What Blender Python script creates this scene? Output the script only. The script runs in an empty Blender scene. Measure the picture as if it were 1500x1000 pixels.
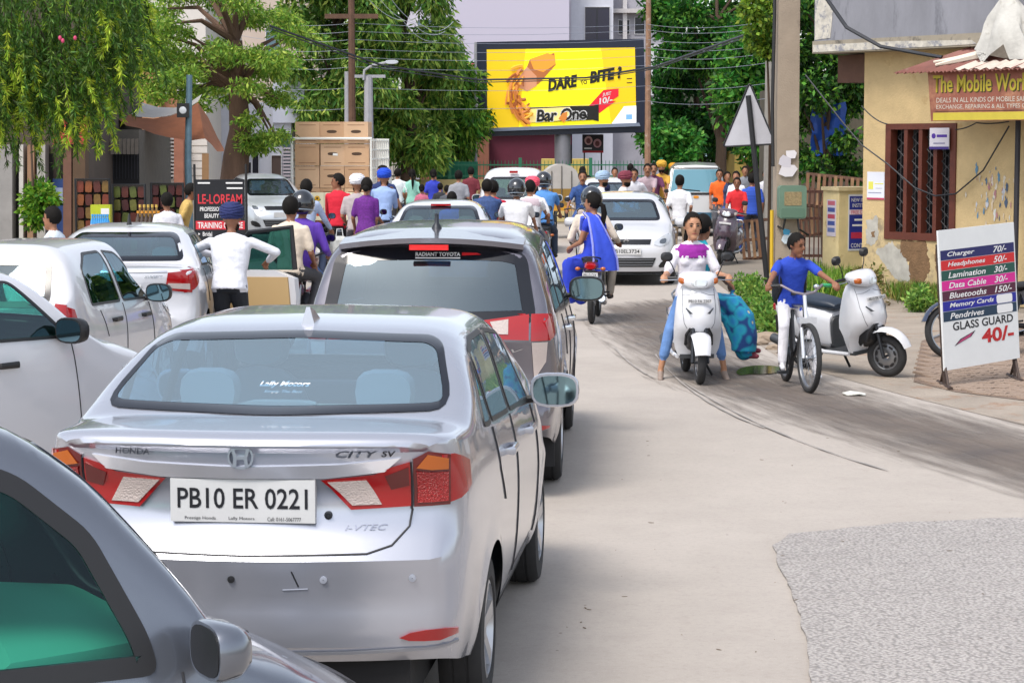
import bpy, bmesh, math, random
import numpy as np
from mathutils import Vector, Matrix, kdtree
from mathutils.bvhtree import BVHTree
from mathutils.geometry import delaunay_2d_cdt
R = math.radians
rnd = random.Random(7)
S = bpy.context.scene
COL = S.collection

# ------------------------------------------------------------------ camera, sky, sun, exposure
CAM_H, FPX, HZ = 2.35, 3200.0, 212.0
PITCH = math.atan((500 - HZ) / FPX)
cam_d = bpy.data.cameras.new('camera'); cam = bpy.data.objects.new('camera', cam_d); COL.objects.link(cam)
cam.location = (0, 0, CAM_H); cam.rotation_euler = (math.pi / 2 - PITCH, 0, 0)
cam_d.sensor_width = 36.0; cam_d.lens = 36.0 * FPX / 1500.0; cam_d.clip_end = 2000; cam_d.clip_start = 0.1
S.camera = cam
SUN_EL, SUN_AZ = R(58), R(215)     # azimuth measured clockwise from +Y
W = bpy.data.worlds.new('World'); S.world = W; W.use_nodes = True
nt = W.node_tree; bgn = nt.nodes['Background']
sky = nt.nodes.new('ShaderNodeTexSky'); sky.sky_type = 'NISHITA'; sky.sun_disc = False
sky.sun_elevation = SUN_EL; sky.sun_rotation = SUN_AZ
sky.air_density = 1.0; sky.dust_density = 2.0; sky.ozone_density = 1.0
hsv = nt.nodes.new('ShaderNodeHueSaturation'); hsv.inputs['Saturation'].default_value = .45     # thin cloud: a paler sky
nt.links.new(sky.outputs[0], hsv.inputs['Color']); nt.links.new(hsv.outputs[0], bgn.inputs[0]); bgn.inputs[1].default_value = 0.15
sd = bpy.data.lights.new('sun', 'SUN'); sd.energy = 1.5; sd.angle = R(22); sd.color = (1.0, .94, .86)
so = bpy.data.objects.new('sun', sd); COL.objects.link(so)
dvec = Vector((math.sin(SUN_AZ) * math.cos(SUN_EL), math.cos(SUN_AZ) * math.cos(SUN_EL), math.sin(SUN_EL)))
so.rotation_euler = dvec.to_track_quat('Z', 'Y').to_euler(); so.location = (0, 0, 30)
S.view_settings.view_transform = 'Standard'; S.view_settings.look = 'None'; S.view_settings.gamma = 1
S.view_settings.exposure = 0.92
S.render.resolution_x, S.render.resolution_y = 1024, 682
S.cycles.max_bounces = 6; S.cycles.transparent_max_bounces = 12

# ------------------------------------------------------------------ pixel -> place
_cp, _sp = math.cos(PITCH), math.sin(PITCH)
def ray(px, py):
    a, b = (px - 750) / FPX, -(py - 500) / FPX
    return Vector((a, _cp + b * _sp, -_sp + b * _cp))
def P(px, py, Y):
    d = ray(px, py); return Vector((0, 0, CAM_H)) + d * (Y / d.y)
def G(px, py, z=0.0):
    d = ray(px, py); return Vector((0, 0, CAM_H)) + d * ((z - CAM_H) / d.z)
def GX(px, Y):
    return (px - 750) / FPX * Y
def ZY(py, Y):
    return P(750, py, Y).z

# ------------------------------------------------------------------ materials
MATS = {}
def srgb(h):
    h = h.lstrip('#'); v = [int(h[i:i + 2], 16) / 255 for i in (0, 2, 4)]
    return tuple(c / 12.92 if c <= .04045 else ((c + .055) / 1.055) ** 2.4 for c in v)
def mat(col, rough=.55, metal=0.0, var=0.0, scale=6.0, bump=0.0, bscale=60.0, coat=0.0, spec=.5, island=0.0, emit=0.0, trans=0.0, dirt=None, stretch=None):
    if isinstance(col, str): col = srgb(col)
    key = (tuple(round(c, 4) for c in col), rough, metal, var, scale, bump, bscale, coat, spec, island, emit, trans, dirt, stretch)
    if key in MATS: return MATS[key]
    m = bpy.data.materials.new('m_%d' % len(MATS)); MATS[key] = m; m.use_nodes = True
    n, l = m.node_tree.nodes, m.node_tree.links
    b = n['Principled BSDF']; b.inputs['Base Color'].default_value = (*col, 1)
    b.inputs['Roughness'].default_value = rough; b.inputs['Metallic'].default_value = metal
    b.inputs['Coat Weight'].default_value = coat; b.inputs['Coat Roughness'].default_value = .05
    b.inputs['Specular IOR Level'].default_value = spec
    if emit:
        b.inputs['Emission Color'].default_value = (*col, 1); b.inputs['Emission Strength'].default_value = emit
    src = None
    if var or bump or dirt:
        tc = n.new('ShaderNodeTexCoord'); mp = n.new('ShaderNodeMapping'); l.new(tc.outputs['Object'], mp.inputs[0])
        if stretch: mp.inputs['Scale'].default_value = stretch
    if var:
        nz = n.new('ShaderNodeTexNoise'); nz.inputs['Scale'].default_value = scale; nz.inputs['Detail'].default_value = 6; nz.inputs['Roughness'].default_value = .65
        l.new(mp.outputs[0], nz.inputs[0])
        mr = n.new('ShaderNodeMapRange'); mr.inputs[1].default_value = .25; mr.inputs[2].default_value = .75
        mr.inputs[3].default_value = 1 - var; mr.inputs[4].default_value = 1 + var
        l.new(nz.outputs[0], mr.inputs[0])
        hs = n.new('ShaderNodeHueSaturation'); hs.inputs['Color'].default_value = (*col, 1); l.new(mr.outputs[0], hs.inputs['Value'])
        src = hs.outputs[0]
    if dirt:   # (colour hex, amount threshold, scale)
        nz = n.new('ShaderNodeTexNoise'); nz.inputs['Scale'].default_value = dirt[2]; nz.inputs['Detail'].default_value = 8; nz.inputs['Roughness'].default_value = .7
        l.new(mp.outputs[0], nz.inputs[0])
        mr = n.new('ShaderNodeMapRange'); mr.inputs[1].default_value = dirt[1]; mr.inputs[2].default_value = dirt[1] + .12; l.new(nz.outputs[0], mr.inputs[0])
        mx = n.new('ShaderNodeMix'); mx.data_type = 'RGBA'; l.new(mr.outputs[0], mx.inputs[0])
        if src: l.new(src, mx.inputs[6])
        else: mx.inputs[6].default_value = (*col, 1)
        mx.inputs[7].default_value = (*srgb(dirt[0]), 1); src = mx.outputs[2]
    if island:
        ge = n.new('ShaderNodeNewGeometry'); mr = n.new('ShaderNodeMapRange'); mr.inputs[3].default_value = 1 - island; mr.inputs[4].default_value = 1 + island
        l.new(ge.outputs['Random Per Island'], mr.inputs[0])
        hs = n.new('ShaderNodeHueSaturation'); l.new(mr.outputs[0], hs.inputs['Value'])
        m2 = n.new('ShaderNodeMapRange'); m2.inputs[3].default_value = .47; m2.inputs[4].default_value = .525
        mm = n.new('ShaderNodeMath'); mm.operation = 'FRACT'; m3 = n.new('ShaderNodeMath'); m3.operation = 'MULTIPLY'; m3.inputs[1].default_value = 7.31
        l.new(ge.outputs['Random Per Island'], m3.inputs[0]); l.new(m3.outputs[0], mm.inputs[0]); l.new(mm.outputs[0], m2.inputs[0]); l.new(m2.outputs[0], hs.inputs['Hue'])
        if src: l.new(src, hs.inputs['Color'])
        else: hs.inputs['Color'].default_value = (*col, 1)
        src = hs.outputs[0]
    if src: l.new(src, b.inputs['Base Color'])
    if bump:
        nz = n.new('ShaderNodeTexNoise'); nz.inputs['Scale'].default_value = bscale; nz.inputs['Detail'].default_value = 5
        l.new(mp.outputs[0], nz.inputs[0])
        bp = n.new('ShaderNodeBump'); bp.inputs['Strength'].default_value = bump; bp.inputs['Distance'].default_value = .02
        l.new(nz.outputs[0], bp.inputs['Height']); l.new(bp.outputs[0], b.inputs['Normal'])
    if trans:   # leaves let light through
        tr = n.new('ShaderNodeBsdfTranslucent'); mx = n.new('ShaderNodeMixShader'); mx.inputs[0].default_value = trans
        if src: l.new(src, tr.inputs[0])
        else: tr.inputs[0].default_value = (*col, 1)
        l.new(b.outputs[0], mx.inputs[1]); l.new(tr.outputs[0], mx.inputs[2]); l.new(mx.outputs[0], n['Material Output'].inputs[0])
    return m
def glass(col='#7fa6ad', ior=1.45, rough=.015, opac=0.0):
    key = ('glass', col, ior, opac)
    if key in MATS: return MATS[key]
    m = bpy.data.materials.new('glass_%d' % len(MATS)); MATS[key] = m; m.use_nodes = True
    n, l = m.node_tree.nodes, m.node_tree.links
    out = n['Material Output']; n.remove(n['Principled BSDF'])
    tr = n.new('ShaderNodeBsdfTransparent'); tr.inputs[0].default_value = (*srgb(col), 1)
    gl = n.new('ShaderNodeBsdfGlossy'); gl.inputs['Roughness'].default_value = rough; gl.inputs[0].default_value = (.74, .90, 1, 1)
    fr = n.new('ShaderNodeFresnel'); ge = n.new('ShaderNodeNewGeometry'); ma = n.new('ShaderNodeMath'); ma.operation = 'MULTIPLY_ADD'; ma.inputs[1].default_value = -2; ma.inputs[2].default_value = 1
    pw = n.new('ShaderNodeMath'); pw.operation = 'POWER'; pw.inputs[0].default_value = ior; l.new(ge.outputs['Backfacing'], ma.inputs[0]); l.new(ma.outputs[0], pw.inputs[1]); l.new(pw.outputs[0], fr.inputs[0])     # a thin pane: same reflectance from both sides
    mx = n.new('ShaderNodeMixShader'); l.new(fr.outputs[0], mx.inputs[0]); l.new(tr.outputs[0], mx.inputs[1]); l.new(gl.outputs[0], mx.inputs[2])
    last = mx
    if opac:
        df = n.new('ShaderNodeBsdfDiffuse'); df.inputs[0].default_value = (.62, .80, .92, 1)  # pale blue film: bright sky reflection put into the pane's colour
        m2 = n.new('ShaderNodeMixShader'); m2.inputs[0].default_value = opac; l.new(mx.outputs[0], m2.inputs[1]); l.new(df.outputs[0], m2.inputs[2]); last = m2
    l.new(last.outputs[0], out.inputs[0])
    return m
BLACK = mat('#1c1c1e', .45); RUBBER = mat('#2a2a2b', .85, var=.15, scale=30); CHROME = mat('#d8dade', .12, 1.0)
STEEL = mat('#9a9da2', .35, .9); DKMETAL = mat('#3a3c40', .4, .7); FRIT = mat('#0c0f18', .12)
WHITE = mat('#dcdcdc', .5); PLATE = mat('#c6c6c6', .45, var=.06, scale=8); INK = mat('#16161c', .5)
REDLENS = mat('#97060b', .12, coat=.6); DKRED = mat('#5c0508', .15, coat=.6); AMBER = mat('#a8540f', .2, coat=.5); CLEAR = mat('#b8aaa4', .15, coat=.8, bump=.5, bscale=140)

# ------------------------------------------------------------------ mesh builder
class MB:
    def __init__(s): s.v = []; s.f = []; s.m = []; s.mats = []; s.cur = 0
    def mat(s, m):
        if m not in s.mats: s.mats.append(m)
        s.cur = s.mats.index(m); return s
    def add(s, vs, fs):
        o = len(s.v); s.v += [tuple(v) for v in vs]; s.f += [tuple(i + o for i in f) for f in fs]; s.m += [s.cur] * len(fs); return s
    def box(s, a, b, M=None):
        x0, y0, z0 = a; x1, y1, z1 = b
        vs = [(x, y, z) for z in (z0, z1) for y in (y0, y1) for x in (x0, x1)]
        if M: vs = [M @ Vector(v) for v in vs]
        return s.add(vs, [(0, 2, 3, 1), (4, 5, 7, 6), (0, 1, 5, 4), (2, 6, 7, 3), (0, 4, 6, 2), (1, 3, 7, 5)])
    def cbox(s, c, sz, M=None):
        return s.box([c[i] - sz[i] / 2 for i in range(3)], [c[i] + sz[i] / 2 for i in range(3)], M)
    def quad(s, a, b, c, d): return s.add([a, b, c, d], [(0, 1, 2, 3)])
    def loft(s, rings, closed=True, cap=True):
        n = len(rings[0]); o = len(s.v); s.v += [tuple(v) for r in rings for v in r]
        fs = []
        for i in range(len(rings) - 1):
            for j in range(n if closed else n - 1):
                k = (j + 1) % n; fs.append((o + i * n + j, o + i * n + k, o + (i + 1) * n + k, o + (i + 1) * n + j))
        if cap and closed:
            fs.append(tuple(o + j for j in reversed(range(n)))); fs.append(tuple(o + (len(rings) - 1) * n + j for j in range(n)))
        s.f += fs; s.m += [s.cur] * len(fs); return s
    def tube(s, pts, r, n=8, cap=True):
        pts = [Vector(p) for p in pts]; rs = r if isinstance(r, (list, tuple)) else [r] * len(pts)
        rings = []; up = None
        for i, p in enumerate(pts):
            t = (pts[min(i + 1, len(pts) - 1)] - pts[max(i - 1, 0)]).normalized()
            if up is None: up = t.orthogonal().normalized()
            up = (up - t * up.dot(t)); up = up.normalized() if up.length > 1e-6 else t.orthogonal().normalized()
            w = t.cross(up); rings.append([p + (up * math.cos(a) + w * math.sin(a)) * rs[i] for a in [2 * math.pi * k / n for k in range(n)]])
        return s.loft(rings, True, cap)
    def lathe(s, prof, M=None, n=24, cap=False):   # prof [(r, h)] round local Z
        rings = [[(M @ Vector((r * math.cos(a), r * math.sin(a), h))) if M else Vector((r * math.cos(a), r * math.sin(a), h)) for a in [2 * math.pi * k / n for k in range(n)]] for r, h in prof]
        return s.loft(rings, True, cap)
    def ell(s, c, r, M=None, n=12, k=8):
        rings = []
        for i in range(k + 1):
            a = -math.pi / 2 + math.pi * i / k; ca = max(math.cos(a), .02)
            rings.append([Vector((c[0] + r[0] * ca * math.cos(t), c[1] + r[1] * ca * math.sin(t), c[2] + r[2] * math.sin(a))) for t in [2 * math.pi * j / n for j in range(n)]])
        if M: rings = [[M @ v for v in q] for q in rings]
        return s.loft(rings, True, True)
    def blob(s, secs, n=16, ax='y', e=2.5):
        """secs: (pos along axis, cx, cz, half width, half height[, exponent])"""
        rings = []
        for q in secs:
            p, cx, cz, a, b = q[:5]; ee = q[5] if len(q) > 5 else e; r = []
            for k in range(n):
                t = 2 * math.pi * k / n; c, d = math.cos(t), math.sin(t)
                x = cx + a * math.copysign(abs(c) ** (2 / ee), c); z = cz + b * math.copysign(abs(d) ** (2 / ee), d)
                r.append((x, p, z) if ax == 'y' else ((x, z, p) if ax == 'z' else (p, x, z)))
            rings.append(r)
        return s.loft(rings, True, True)
    def prism(s, poly, d0, d1, fn):
        """poly 2D, extruded between depths; fn(u, v, d) -> point"""
        n = len(poly); o = len(s.v)
        s.v += [tuple(fn(u, v, d0)) for u, v in poly] + [tuple(fn(u, v, d1)) for u, v in poly]
        fs = [tuple(o + i for i in range(n)), tuple(o + n + i for i in reversed(range(n)))]
        fs += [(o + i, o + n + i, o + n + (i + 1) % n, o + (i + 1) % n) for i in range(n)]
        s.f += fs; s.m += [s.cur] * len(fs); return s
    def mesh(s, name, m=None, smooth=True, ang=38):
        me = bpy.data.meshes.new(name); me.from_pydata(s.v, [], s.f)
        ms = s.mats if s.mats else [m]
        for q in ms: me.materials.append(q)
        if len(ms) > 1: me.polygons.foreach_set('material_index', s.m)
        bm = bmesh.new(); bm.from_mesh(me); bmesh.ops.recalc_face_normals(bm, faces=bm.faces); bm.to_mesh(me); bm.free()
        if smooth:
            me.polygons.foreach_set('use_smooth', [True] * len(me.polygons)); me.set_sharp_from_angle(angle=R(ang))
        me.update(); return me
    def build(s, name, m=None, parent=None, smooth=True, ang=38, loc=None, rotz=None, **kw):
        o = bpy.data.objects.new(name, s.mesh(name, m, smooth, ang)); COL.objects.link(o)
        if parent is not None: o.parent = parent
        if loc is not None: o.location = loc
        if rotz is not None: o.rotation_euler.z = rotz
        tag(o, **kw); return o
def tag(o, label=None, cat=None, group=None, kind=None):
    if label: o['label'] = label
    if cat: o['category'] = cat
    if group: o['group'] = group
    if kind: o['kind'] = kind
    return o
def thing(name, label, cat, loc=(0, 0, 0), rotz=0.0, group=None):
    o = bpy.data.objects.new(name, None); COL.objects.link(o); o.location = loc; o.rotation_euler = (0, 0, rotz); o.empty_display_size = .1
    return tag(o, label, cat, group)
def copy_tree(o, parent=None, **kw):
    c = o.copy(); COL.objects.link(c)
    if parent is not None: c.parent = parent; c.matrix_parent_inverse = o.matrix_parent_inverse.copy()
    for ch in list(o.children): copy_tree(ch, c)
    tag(c, **kw); return c
def obj_from_mesh(name, me, parent=None, loc=None, **kw):
    o = bpy.data.objects.new(name, me); COL.objects.link(o)
    if parent is not None: o.parent = parent
    if loc is not None: o.location = loc
    return tag(o, **kw)
TMP = bpy.data.scenes.new('workbench')      # empty side scene in which modifiers and lettering are evaluated
def eval_mesh(o):
    TMP.collection.objects.link(o); vl = TMP.view_layers[0]; vl.update(); dg = vl.depsgraph; me = bpy.data.meshes.new_from_object(o.evaluated_get(dg)); TMP.collection.objects.unlink(o); return me
def text(name, body, m, parent, box, plane, depth=.002, shear=0.0, bold=0.0, fit=True):
    """lettering as a mesh that fills box=(u0,v0,u1,v1); plane(u, v, d) -> local point"""
    cu = bpy.data.curves.new('t', 'FONT'); cu.body = body; cu.shear = shear; cu.offset = bold; cu.resolution_u = 3; cu.align_x = 'CENTER'
    o = bpy.data.objects.new('t', cu); me = eval_mesh(o)
    bpy.data.objects.remove(o); bpy.data.curves.remove(cu)
    n = len(me.vertices)
    if n == 0: return None
    co = np.empty(n * 3); me.vertices.foreach_get('co', co); co = co.reshape(-1, 3)
    mn, mx = co.min(0), co.max(0); u0, v0, u1, v1 = box
    sx, sy = (u1 - u0) / max(mx[0] - mn[0], 1e-6), (v1 - v0) / max(mx[1] - mn[1], 1e-6)
    cx, cy = (mn[0] + mx[0]) / 2, (mn[1] + mx[1]) / 2
    out = np.array([tuple(plane((u0 + u1) / 2 + (p[0] - cx) * sx, (v0 + v1) / 2 + (p[1] - cy) * sy, depth)) for p in co])
    me.vertices.foreach_set('co', out.ravel()); me.materials.clear(); me.materials.append(m); me.name = name; me.update()
    return obj_from_mesh(name, me, parent)
def inpoly(x, y, poly):
    c = False; j = len(poly) - 1
    for i in range(len(poly)):
        xi, yi = poly[i]; xj, yj = poly[j]
        if (yi > y) != (yj > y) and x < (xj - xi) * (y - yi) / (yj - yi + 1e-12) + xi: c = not c
        j = i
    return c
def pchip(xs, ys):
    xs, ys = np.array(xs, float), np.array(ys, float); h = np.diff(xs); d = np.diff(ys) / h; m = np.zeros_like(xs)
    for i in range(1, len(xs) - 1):
        if d[i - 1] * d[i] > 0:
            w1, w2 = 2 * h[i] + h[i - 1], h[i] + 2 * h[i - 1]; m[i] = (w1 + w2) / (w1 / d[i - 1] + w2 / d[i])
    m[0], m[-1] = d[0], d[-1]
    def f(x):
        x = min(max(x, xs[0]), xs[-1]); i = min(max(int(np.searchsorted(xs, x) - 1), 0), len(xs) - 2); t = (x - xs[i]) / h[i]
        return float((2 * t ** 3 - 3 * t * t + 1) * ys[i] + (t ** 3 - 2 * t * t + t) * h[i] * m[i] + (-2 * t ** 3 + 3 * t * t) * ys[i + 1] + (t ** 3 - t * t) * h[i] * m[i + 1])
    return f
def smoothclosed(poly, it=2):
    for _ in range(it):
        q = []
        for i in range(len(poly)):
            a, b = poly[i], poly[(i + 1) % len(poly)]
            q += [(a[0] * .75 + b[0] * .25, a[1] * .75 + b[1] * .25), (a[0] * .25 + b[0] * .75, a[1] * .25 + b[1] * .75)]
        poly = q
    return poly
def rounded(poly, r, k=4):
    out = []; n = len(poly)
    for i in range(n):
        a, c, b = Vector(poly[i - 1]), Vector(poly[i]), Vector(poly[(i + 1) % n]); da, db = (a - c), (b - c); la, lb = da.length, db.length
        if la < 1e-6 or lb < 1e-6: continue
        q = min(r, la * .45, lb * .45); p0, p1 = c + da / la * q, c + db / lb * q
        for j in range(k + 1):
            t = j / k; out.append(tuple(p0 * (1 - t) ** 2 + c * 2 * t * (1 - t) + p1 * t * t))
    return out
def inset(poly, d):
    """move every edge of a closed polygon inwards by d"""
    n = len(poly); A = sum(poly[i][0] * poly[(i + 1) % n][1] - poly[(i + 1) % n][0] * poly[i][1] for i in range(n)); sg = 1 if A > 0 else -1; out = []
    for i in range(n):
        p, c, q = Vector(poly[i - 1]), Vector(poly[i]), Vector(poly[(i + 1) % n])
        e1, e2 = (c - p), (q - c)
        if e1.length < 1e-7 or e2.length < 1e-7: out.append(tuple(c)); continue
        e1.normalize(); e2.normalize(); n1, n2 = Vector((-e1.y, e1.x)) * sg, Vector((-e2.y, e2.x)) * sg
        b = n1 + n2
        if b.length < 1e-6: b = n1
        b.normalize(); k = d / max(b.dot(n1), .5); out.append(tuple(c + b * k))
    return out
def resample(poly, step):
    out = []
    for i in range(len(poly)):
        a, b = Vector(poly[i]), Vector(poly[(i + 1) % len(poly)]); k = max(1, int((b - a).length / step))
        out += [tuple(a.lerp(b, j / k)) for j in range(k)]
    return out
def tri_poly(poly, step, hole=None):
    b = resample(poly, step); vs = [Vector(p) for p in b]; es = [(i, (i + 1) % len(b)) for i in range(len(b))]
    if hole:
        hh = resample(hole, step); o = len(vs); vs += [Vector(p) for p in hh]; es += [(o + i, o + (i + 1) % len(hh)) for i in range(len(hh))]
    x0, x1 = min(p[0] for p in b), max(p[0] for p in b); y0, y1 = min(p[1] for p in b), max(p[1] for p in b)
    sh = inset(poly, step * .4)
    if not hole:
        for i in range(1, int((x1 - x0) / step) + 1):
            for j in range(1, int((y1 - y0) / step) + 1):
                x, y = x0 + i * step, y0 + j * step
                if inpoly(x, y, sh): vs.append(Vector((x, y)))
    r = delaunay_2d_cdt(vs, es, [], 1, 1e-6)
    V = [tuple(v) for v in r[0]]; F = []
    for f in r[2]:
        cx, cy = sum(V[i][0] for i in f) / len(f), sum(V[i][1] for i in f) / len(f)
        if inpoly(cx, cy, poly) and not (hole and inpoly(cx, cy, hole)): F.append(tuple(f))
    return V, F
AX = {'rear': (lambda u, v: Vector((u, -20, v)), Vector((0, 1, 0))), 'front': (lambda u, v: Vector((u, 20, v)), Vector((0, -1, 0))),
      'right': (lambda u, v: Vector((20, u, v)), Vector((-1, 0, 0))), 'left': (lambda u, v: Vector((-20, u, v)), Vector((1, 0, 0))), 'top': (lambda u, v: Vector((u, v, 20)), Vector((0, 0, -1)))}
def decal(bvh, poly, axis, m, name, parent, off=.004, step=.05, hole=None, skirt=True, **kw):
    V, F = tri_poly(poly, step, hole)
    org, d = AX[axis]; out = []
    for (u, v) in V:
        h = bvh.ray_cast(org(u, v), d)
        if h[0] is None:
            q = bvh.find_nearest(org(u, v) + d * 19); out.append(q[0] - d * off)
        else:
            nn = h[1] if h[1].dot(d) < 0 else -h[1]; out.append(h[0] + (nn * .5 - d * .5).normalized() * off)
    if skirt:
        from collections import Counter
        ec = Counter()
        for f in F:
            for i in range(len(f)): ec[tuple(sorted((f[i], f[(i + 1) % len(f)])))] += 1
        o = len(out); out += [p + d * (off + .012) for p in out]
        F = F + [(a, b, b + o, a + o) for (a, b), c in ec.items() if c == 1]
    mb = MB(); mb.add(out, F)
    return mb.build(name, m, parent, **kw)
def ribbon(bvh, line, axis, m, name, parent, w=.008, off=.002, step=.04):
    pts = []
    for i in range(len(line) - 1):
        a, b = Vector(line[i]), Vector(line[i + 1]); k = max(1, int((b - a).length / step)); pts += [a.lerp(b, j / k) for j in range(k)]
    pts.append(Vector(line[-1])); org, d = AX[axis]; L = []
    for p in pts:
        h = bvh.ray_cast(org(*p), d)
        if h[0] is not None: L.append(h[0] - d * off)
    if len(L) < 2: return None
    return MB().tube(L, w / 2, 5).build(name, m, parent)
# ------------------------------------------------------------------ cars
def car_shape(sp):
    L, W = sp['L'], sp['W'] / 2
    top, belt, plan = pchip(*zip(*sp['top'])), pchip(*zip(*sp['belt'])), pchip(*zip(*sp['plan']))
    rp, fp = pchip(*zip(*sp['rear'])), pchip(*zip(*sp['front']))
    Rw, Ra = sp['R'], sp['R'] + sp.get('gap', .055); tum = sp.get('tumble', .32)
    ys = set(np.round(np.arange(0, L + .001, .05), 4)) | {0.0, .01, .025, .05, .08, L, L - .01, L - .025, L - .08}
    for a in (sp['ar'], sp['af']):
        for k in range(-9, 10): ys.add(round(a + (Ra - .001) * math.sin(k / 9 * math.pi / 2), 4))
        ys |= {round(a - Ra - .002, 4), round(a + Ra + .002, 4)}
    ys = sorted(y for y in ys if 0 <= y <= L); q = [ys[0]]
    for y in ys[1:]:
        if y - q[-1] > .0015: q.append(y)
    ys = q
    side = pchip(*zip(*sp.get('side', [(0, .925), (.12, .965), (.35, .992), (.6, 1.0), (.8, .992), (1, .955)])))
    NL, NU = 12, 15; rings = []
    for y in ys:
        d0, d1 = y, L - y; e = sp.get('fil', .12); k = 0
        for d in (d0, d1):
            if d < e: k = max(k, 1 - math.sqrt(max(0, 1 - (1 - d / e) ** 2)))
        w = W * plan(y) - .07 * k; zb0 = sp['sill'] + sp.get('lift_r', .08) * max(0, 1 - d0 / .7) + .02 * max(0, 1 - d1 / .6); zb = zb0
        zt, zbelt = top(y) - .045 * k, belt(y) - .03 * k
        fl = 0
        for a in (sp['ar'], sp['af']):
            if abs(y - a) < Ra: zb = max(zb, Rw + math.sqrt(Ra * Ra - (y - a) ** 2))
        zbelt = min(zbelt, zt - .012); h = zt - zbelt; pts = []
        for i in range(NL):
            z = zb + (zbelt - zb) * i / NL; x = w * side((z - sp['sill']) / max(.2, belt(y) - sp['sill']))
            for a in (sp['ar'], sp['af']):
                dd = math.hypot(y - a, z - Rw); x += .014 * math.exp(-((dd - Ra) / .05) ** 2)
            pts.append((x, z))
        wb = w * side(1.0); t = min(1, max(0, (h - .06) / .35)); t = t * t * (3 - 2 * t); n = sp.get('nlow', 2.4) + (sp.get('nroof', 5.5) - sp.get('nlow', 2.4)) * t
        for j in range(NU + 1):
            a = j / NU * math.pi / 2; c, s_ = max(math.cos(a), 0) ** (2 / n), math.sin(a) ** (2 / n)
            if j == NU: c = 0
            z = zbelt + h * s_; x = (wb - tum * h * s_ * (.35 + .65 * t)) * c
            z -= .06 * h * t * (x / wb) ** 2 * s_; pts.append((x, z))
        rings.append(pts)
    n = NL + NU + 1
    def disp(x, y, z):
        d0, d1 = y, L - y
        if d0 < .55: y += (rp(z) + sp.get('pr', .10) * (x / W) ** 2) * (1 - d0 / .55) ** 2
        if d1 < .65: y -= (fp(z) + sp.get('pf', .16) * (x / W) ** 2) * (1 - d1 / .65) ** 2
        return (x, y - L / 2, z)
    V, F = [], []
    idx = {}
    for i, (y, pts) in enumerate(zip(ys, rings)):
        for sgn in (1, -1):
            for j, (x, z) in enumerate(pts):
                if j == n - 1 and sgn == -1: idx[i, j, -1] = idx[i, j, 1]; continue
                idx[i, j, sgn] = len(V); V.append(disp(x * sgn, y, z))
    for i in range(len(ys) - 1):
        for j in range(n - 1):
            F.append((idx[i, j, 1], idx[i + 1, j, 1], idx[i + 1, j + 1, 1], idx[i, j + 1, 1]))
            F.append((idx[i, j, -1], idx[i, j + 1, -1], idx[i + 1, j + 1, -1], idx[i + 1, j, -1]))
    for i, sg in ((0, 1), (len(ys) - 1, -1)):      # end faces, subdivided so that they can curve
        N = 18; pts = rings[i]; y = ys[i]
        # rows refined in the lower part
        row = {}
        for j in range(n - 1):
            x, z = pts[j]
            for c in range(N + 1):
                if c == 0: row[j, c] = idx[i, j, 1]
                elif c == N: row[j, c] = idx[i, j, -1]
                else:
                    row[j, c] = len(V); V.append(disp(x * (1 - 2 * c / N), y, z))
        for j in range(n - 2):
            for c in range(N): F.append((row[j, c], row[j, c + 1], row[j + 1, c + 1], row[j + 1, c])[::sg])
        for c in range(N): F.append((row[n - 2, c], row[n - 2, c + 1], idx[i, n - 1, 1])[::sg])
    return V, F
WHEELS = {}
def wheel(parent, x, y, Rw, w=.19, style='alloy', side=1, steer=0.0):
    key = (round(Rw, 3), w, style)
    if key not in WHEELS:
        M = Matrix.Rotation(math.pi / 2, 4, 'Y')
        t = MB().lathe([(Rw * .62, -w / 2 + .02), (Rw * .70, -w / 2), (Rw * .93, -w / 2 + .005), (Rw * .99, -w / 2 + .03), (Rw, -w * .2), (Rw * .985, -w * .19), (Rw * .985, -w * .13), (Rw, -w * .12), (Rw, w * .12), (Rw * .985, w * .13), (Rw * .985, w * .19), (Rw, w * .2), (Rw * .99, w / 2 - .03), (Rw * .93, w / 2 - .005), (Rw * .70, w / 2), (Rw * .62, w / 2 - .02)], M, 32).mesh('tyre', RUBBER)
        r = MB().lathe([(Rw * .64, -w / 2 + .03), (Rw * .65, w / 2 - .01), (Rw * .60, w / 2 - .005), (Rw * .58, w / 2 - .04), (Rw * .3, w / 2 - .09), (.05, w / 2 - .06), (.045, w / 2 - .02), (.005, w / 2 - .018)], M, 28)
        ns = 5 if style == 'alloy' else 10
        for k in range(ns):
            Q = Matrix.Rotation(2 * math.pi * k / ns, 4, 'X')
            sw = .035 if style == 'alloy' else .018
            r.add([Q @ Vector(v) for v in [(w / 2 - .025, -sw * .8, .04), (w / 2 - .025, sw * .8, .04), (w / 2 - .006, sw, Rw * .61), (w / 2 - .006, -sw, Rw * .61), (w / 2 - .06, -sw * .8, .04), (w / 2 - .06, sw * .8, .04), (w / 2 - .05, sw, Rw * .61), (w / 2 - .05, -sw, Rw * .61)]],
                  [(0, 1, 2, 3), (4, 7, 6, 5), (0, 4, 5, 1), (1, 5, 6, 2), (2, 6, 7, 3), (3, 7, 4, 0)])
        WHEELS[key] = (t, r.mesh('rim', mat('#b4b6ba', .3, .8)))
    e = bpy.data.objects.new('wheel', WHEELS[key][0]); COL.objects.link(e); e.parent = parent; e.location = (x, y, Rw)
    e.rotation_euler.z = (0 if side > 0 else math.pi) + steer
    obj_from_mesh('rim', WHEELS[key][1], e); return e
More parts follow.
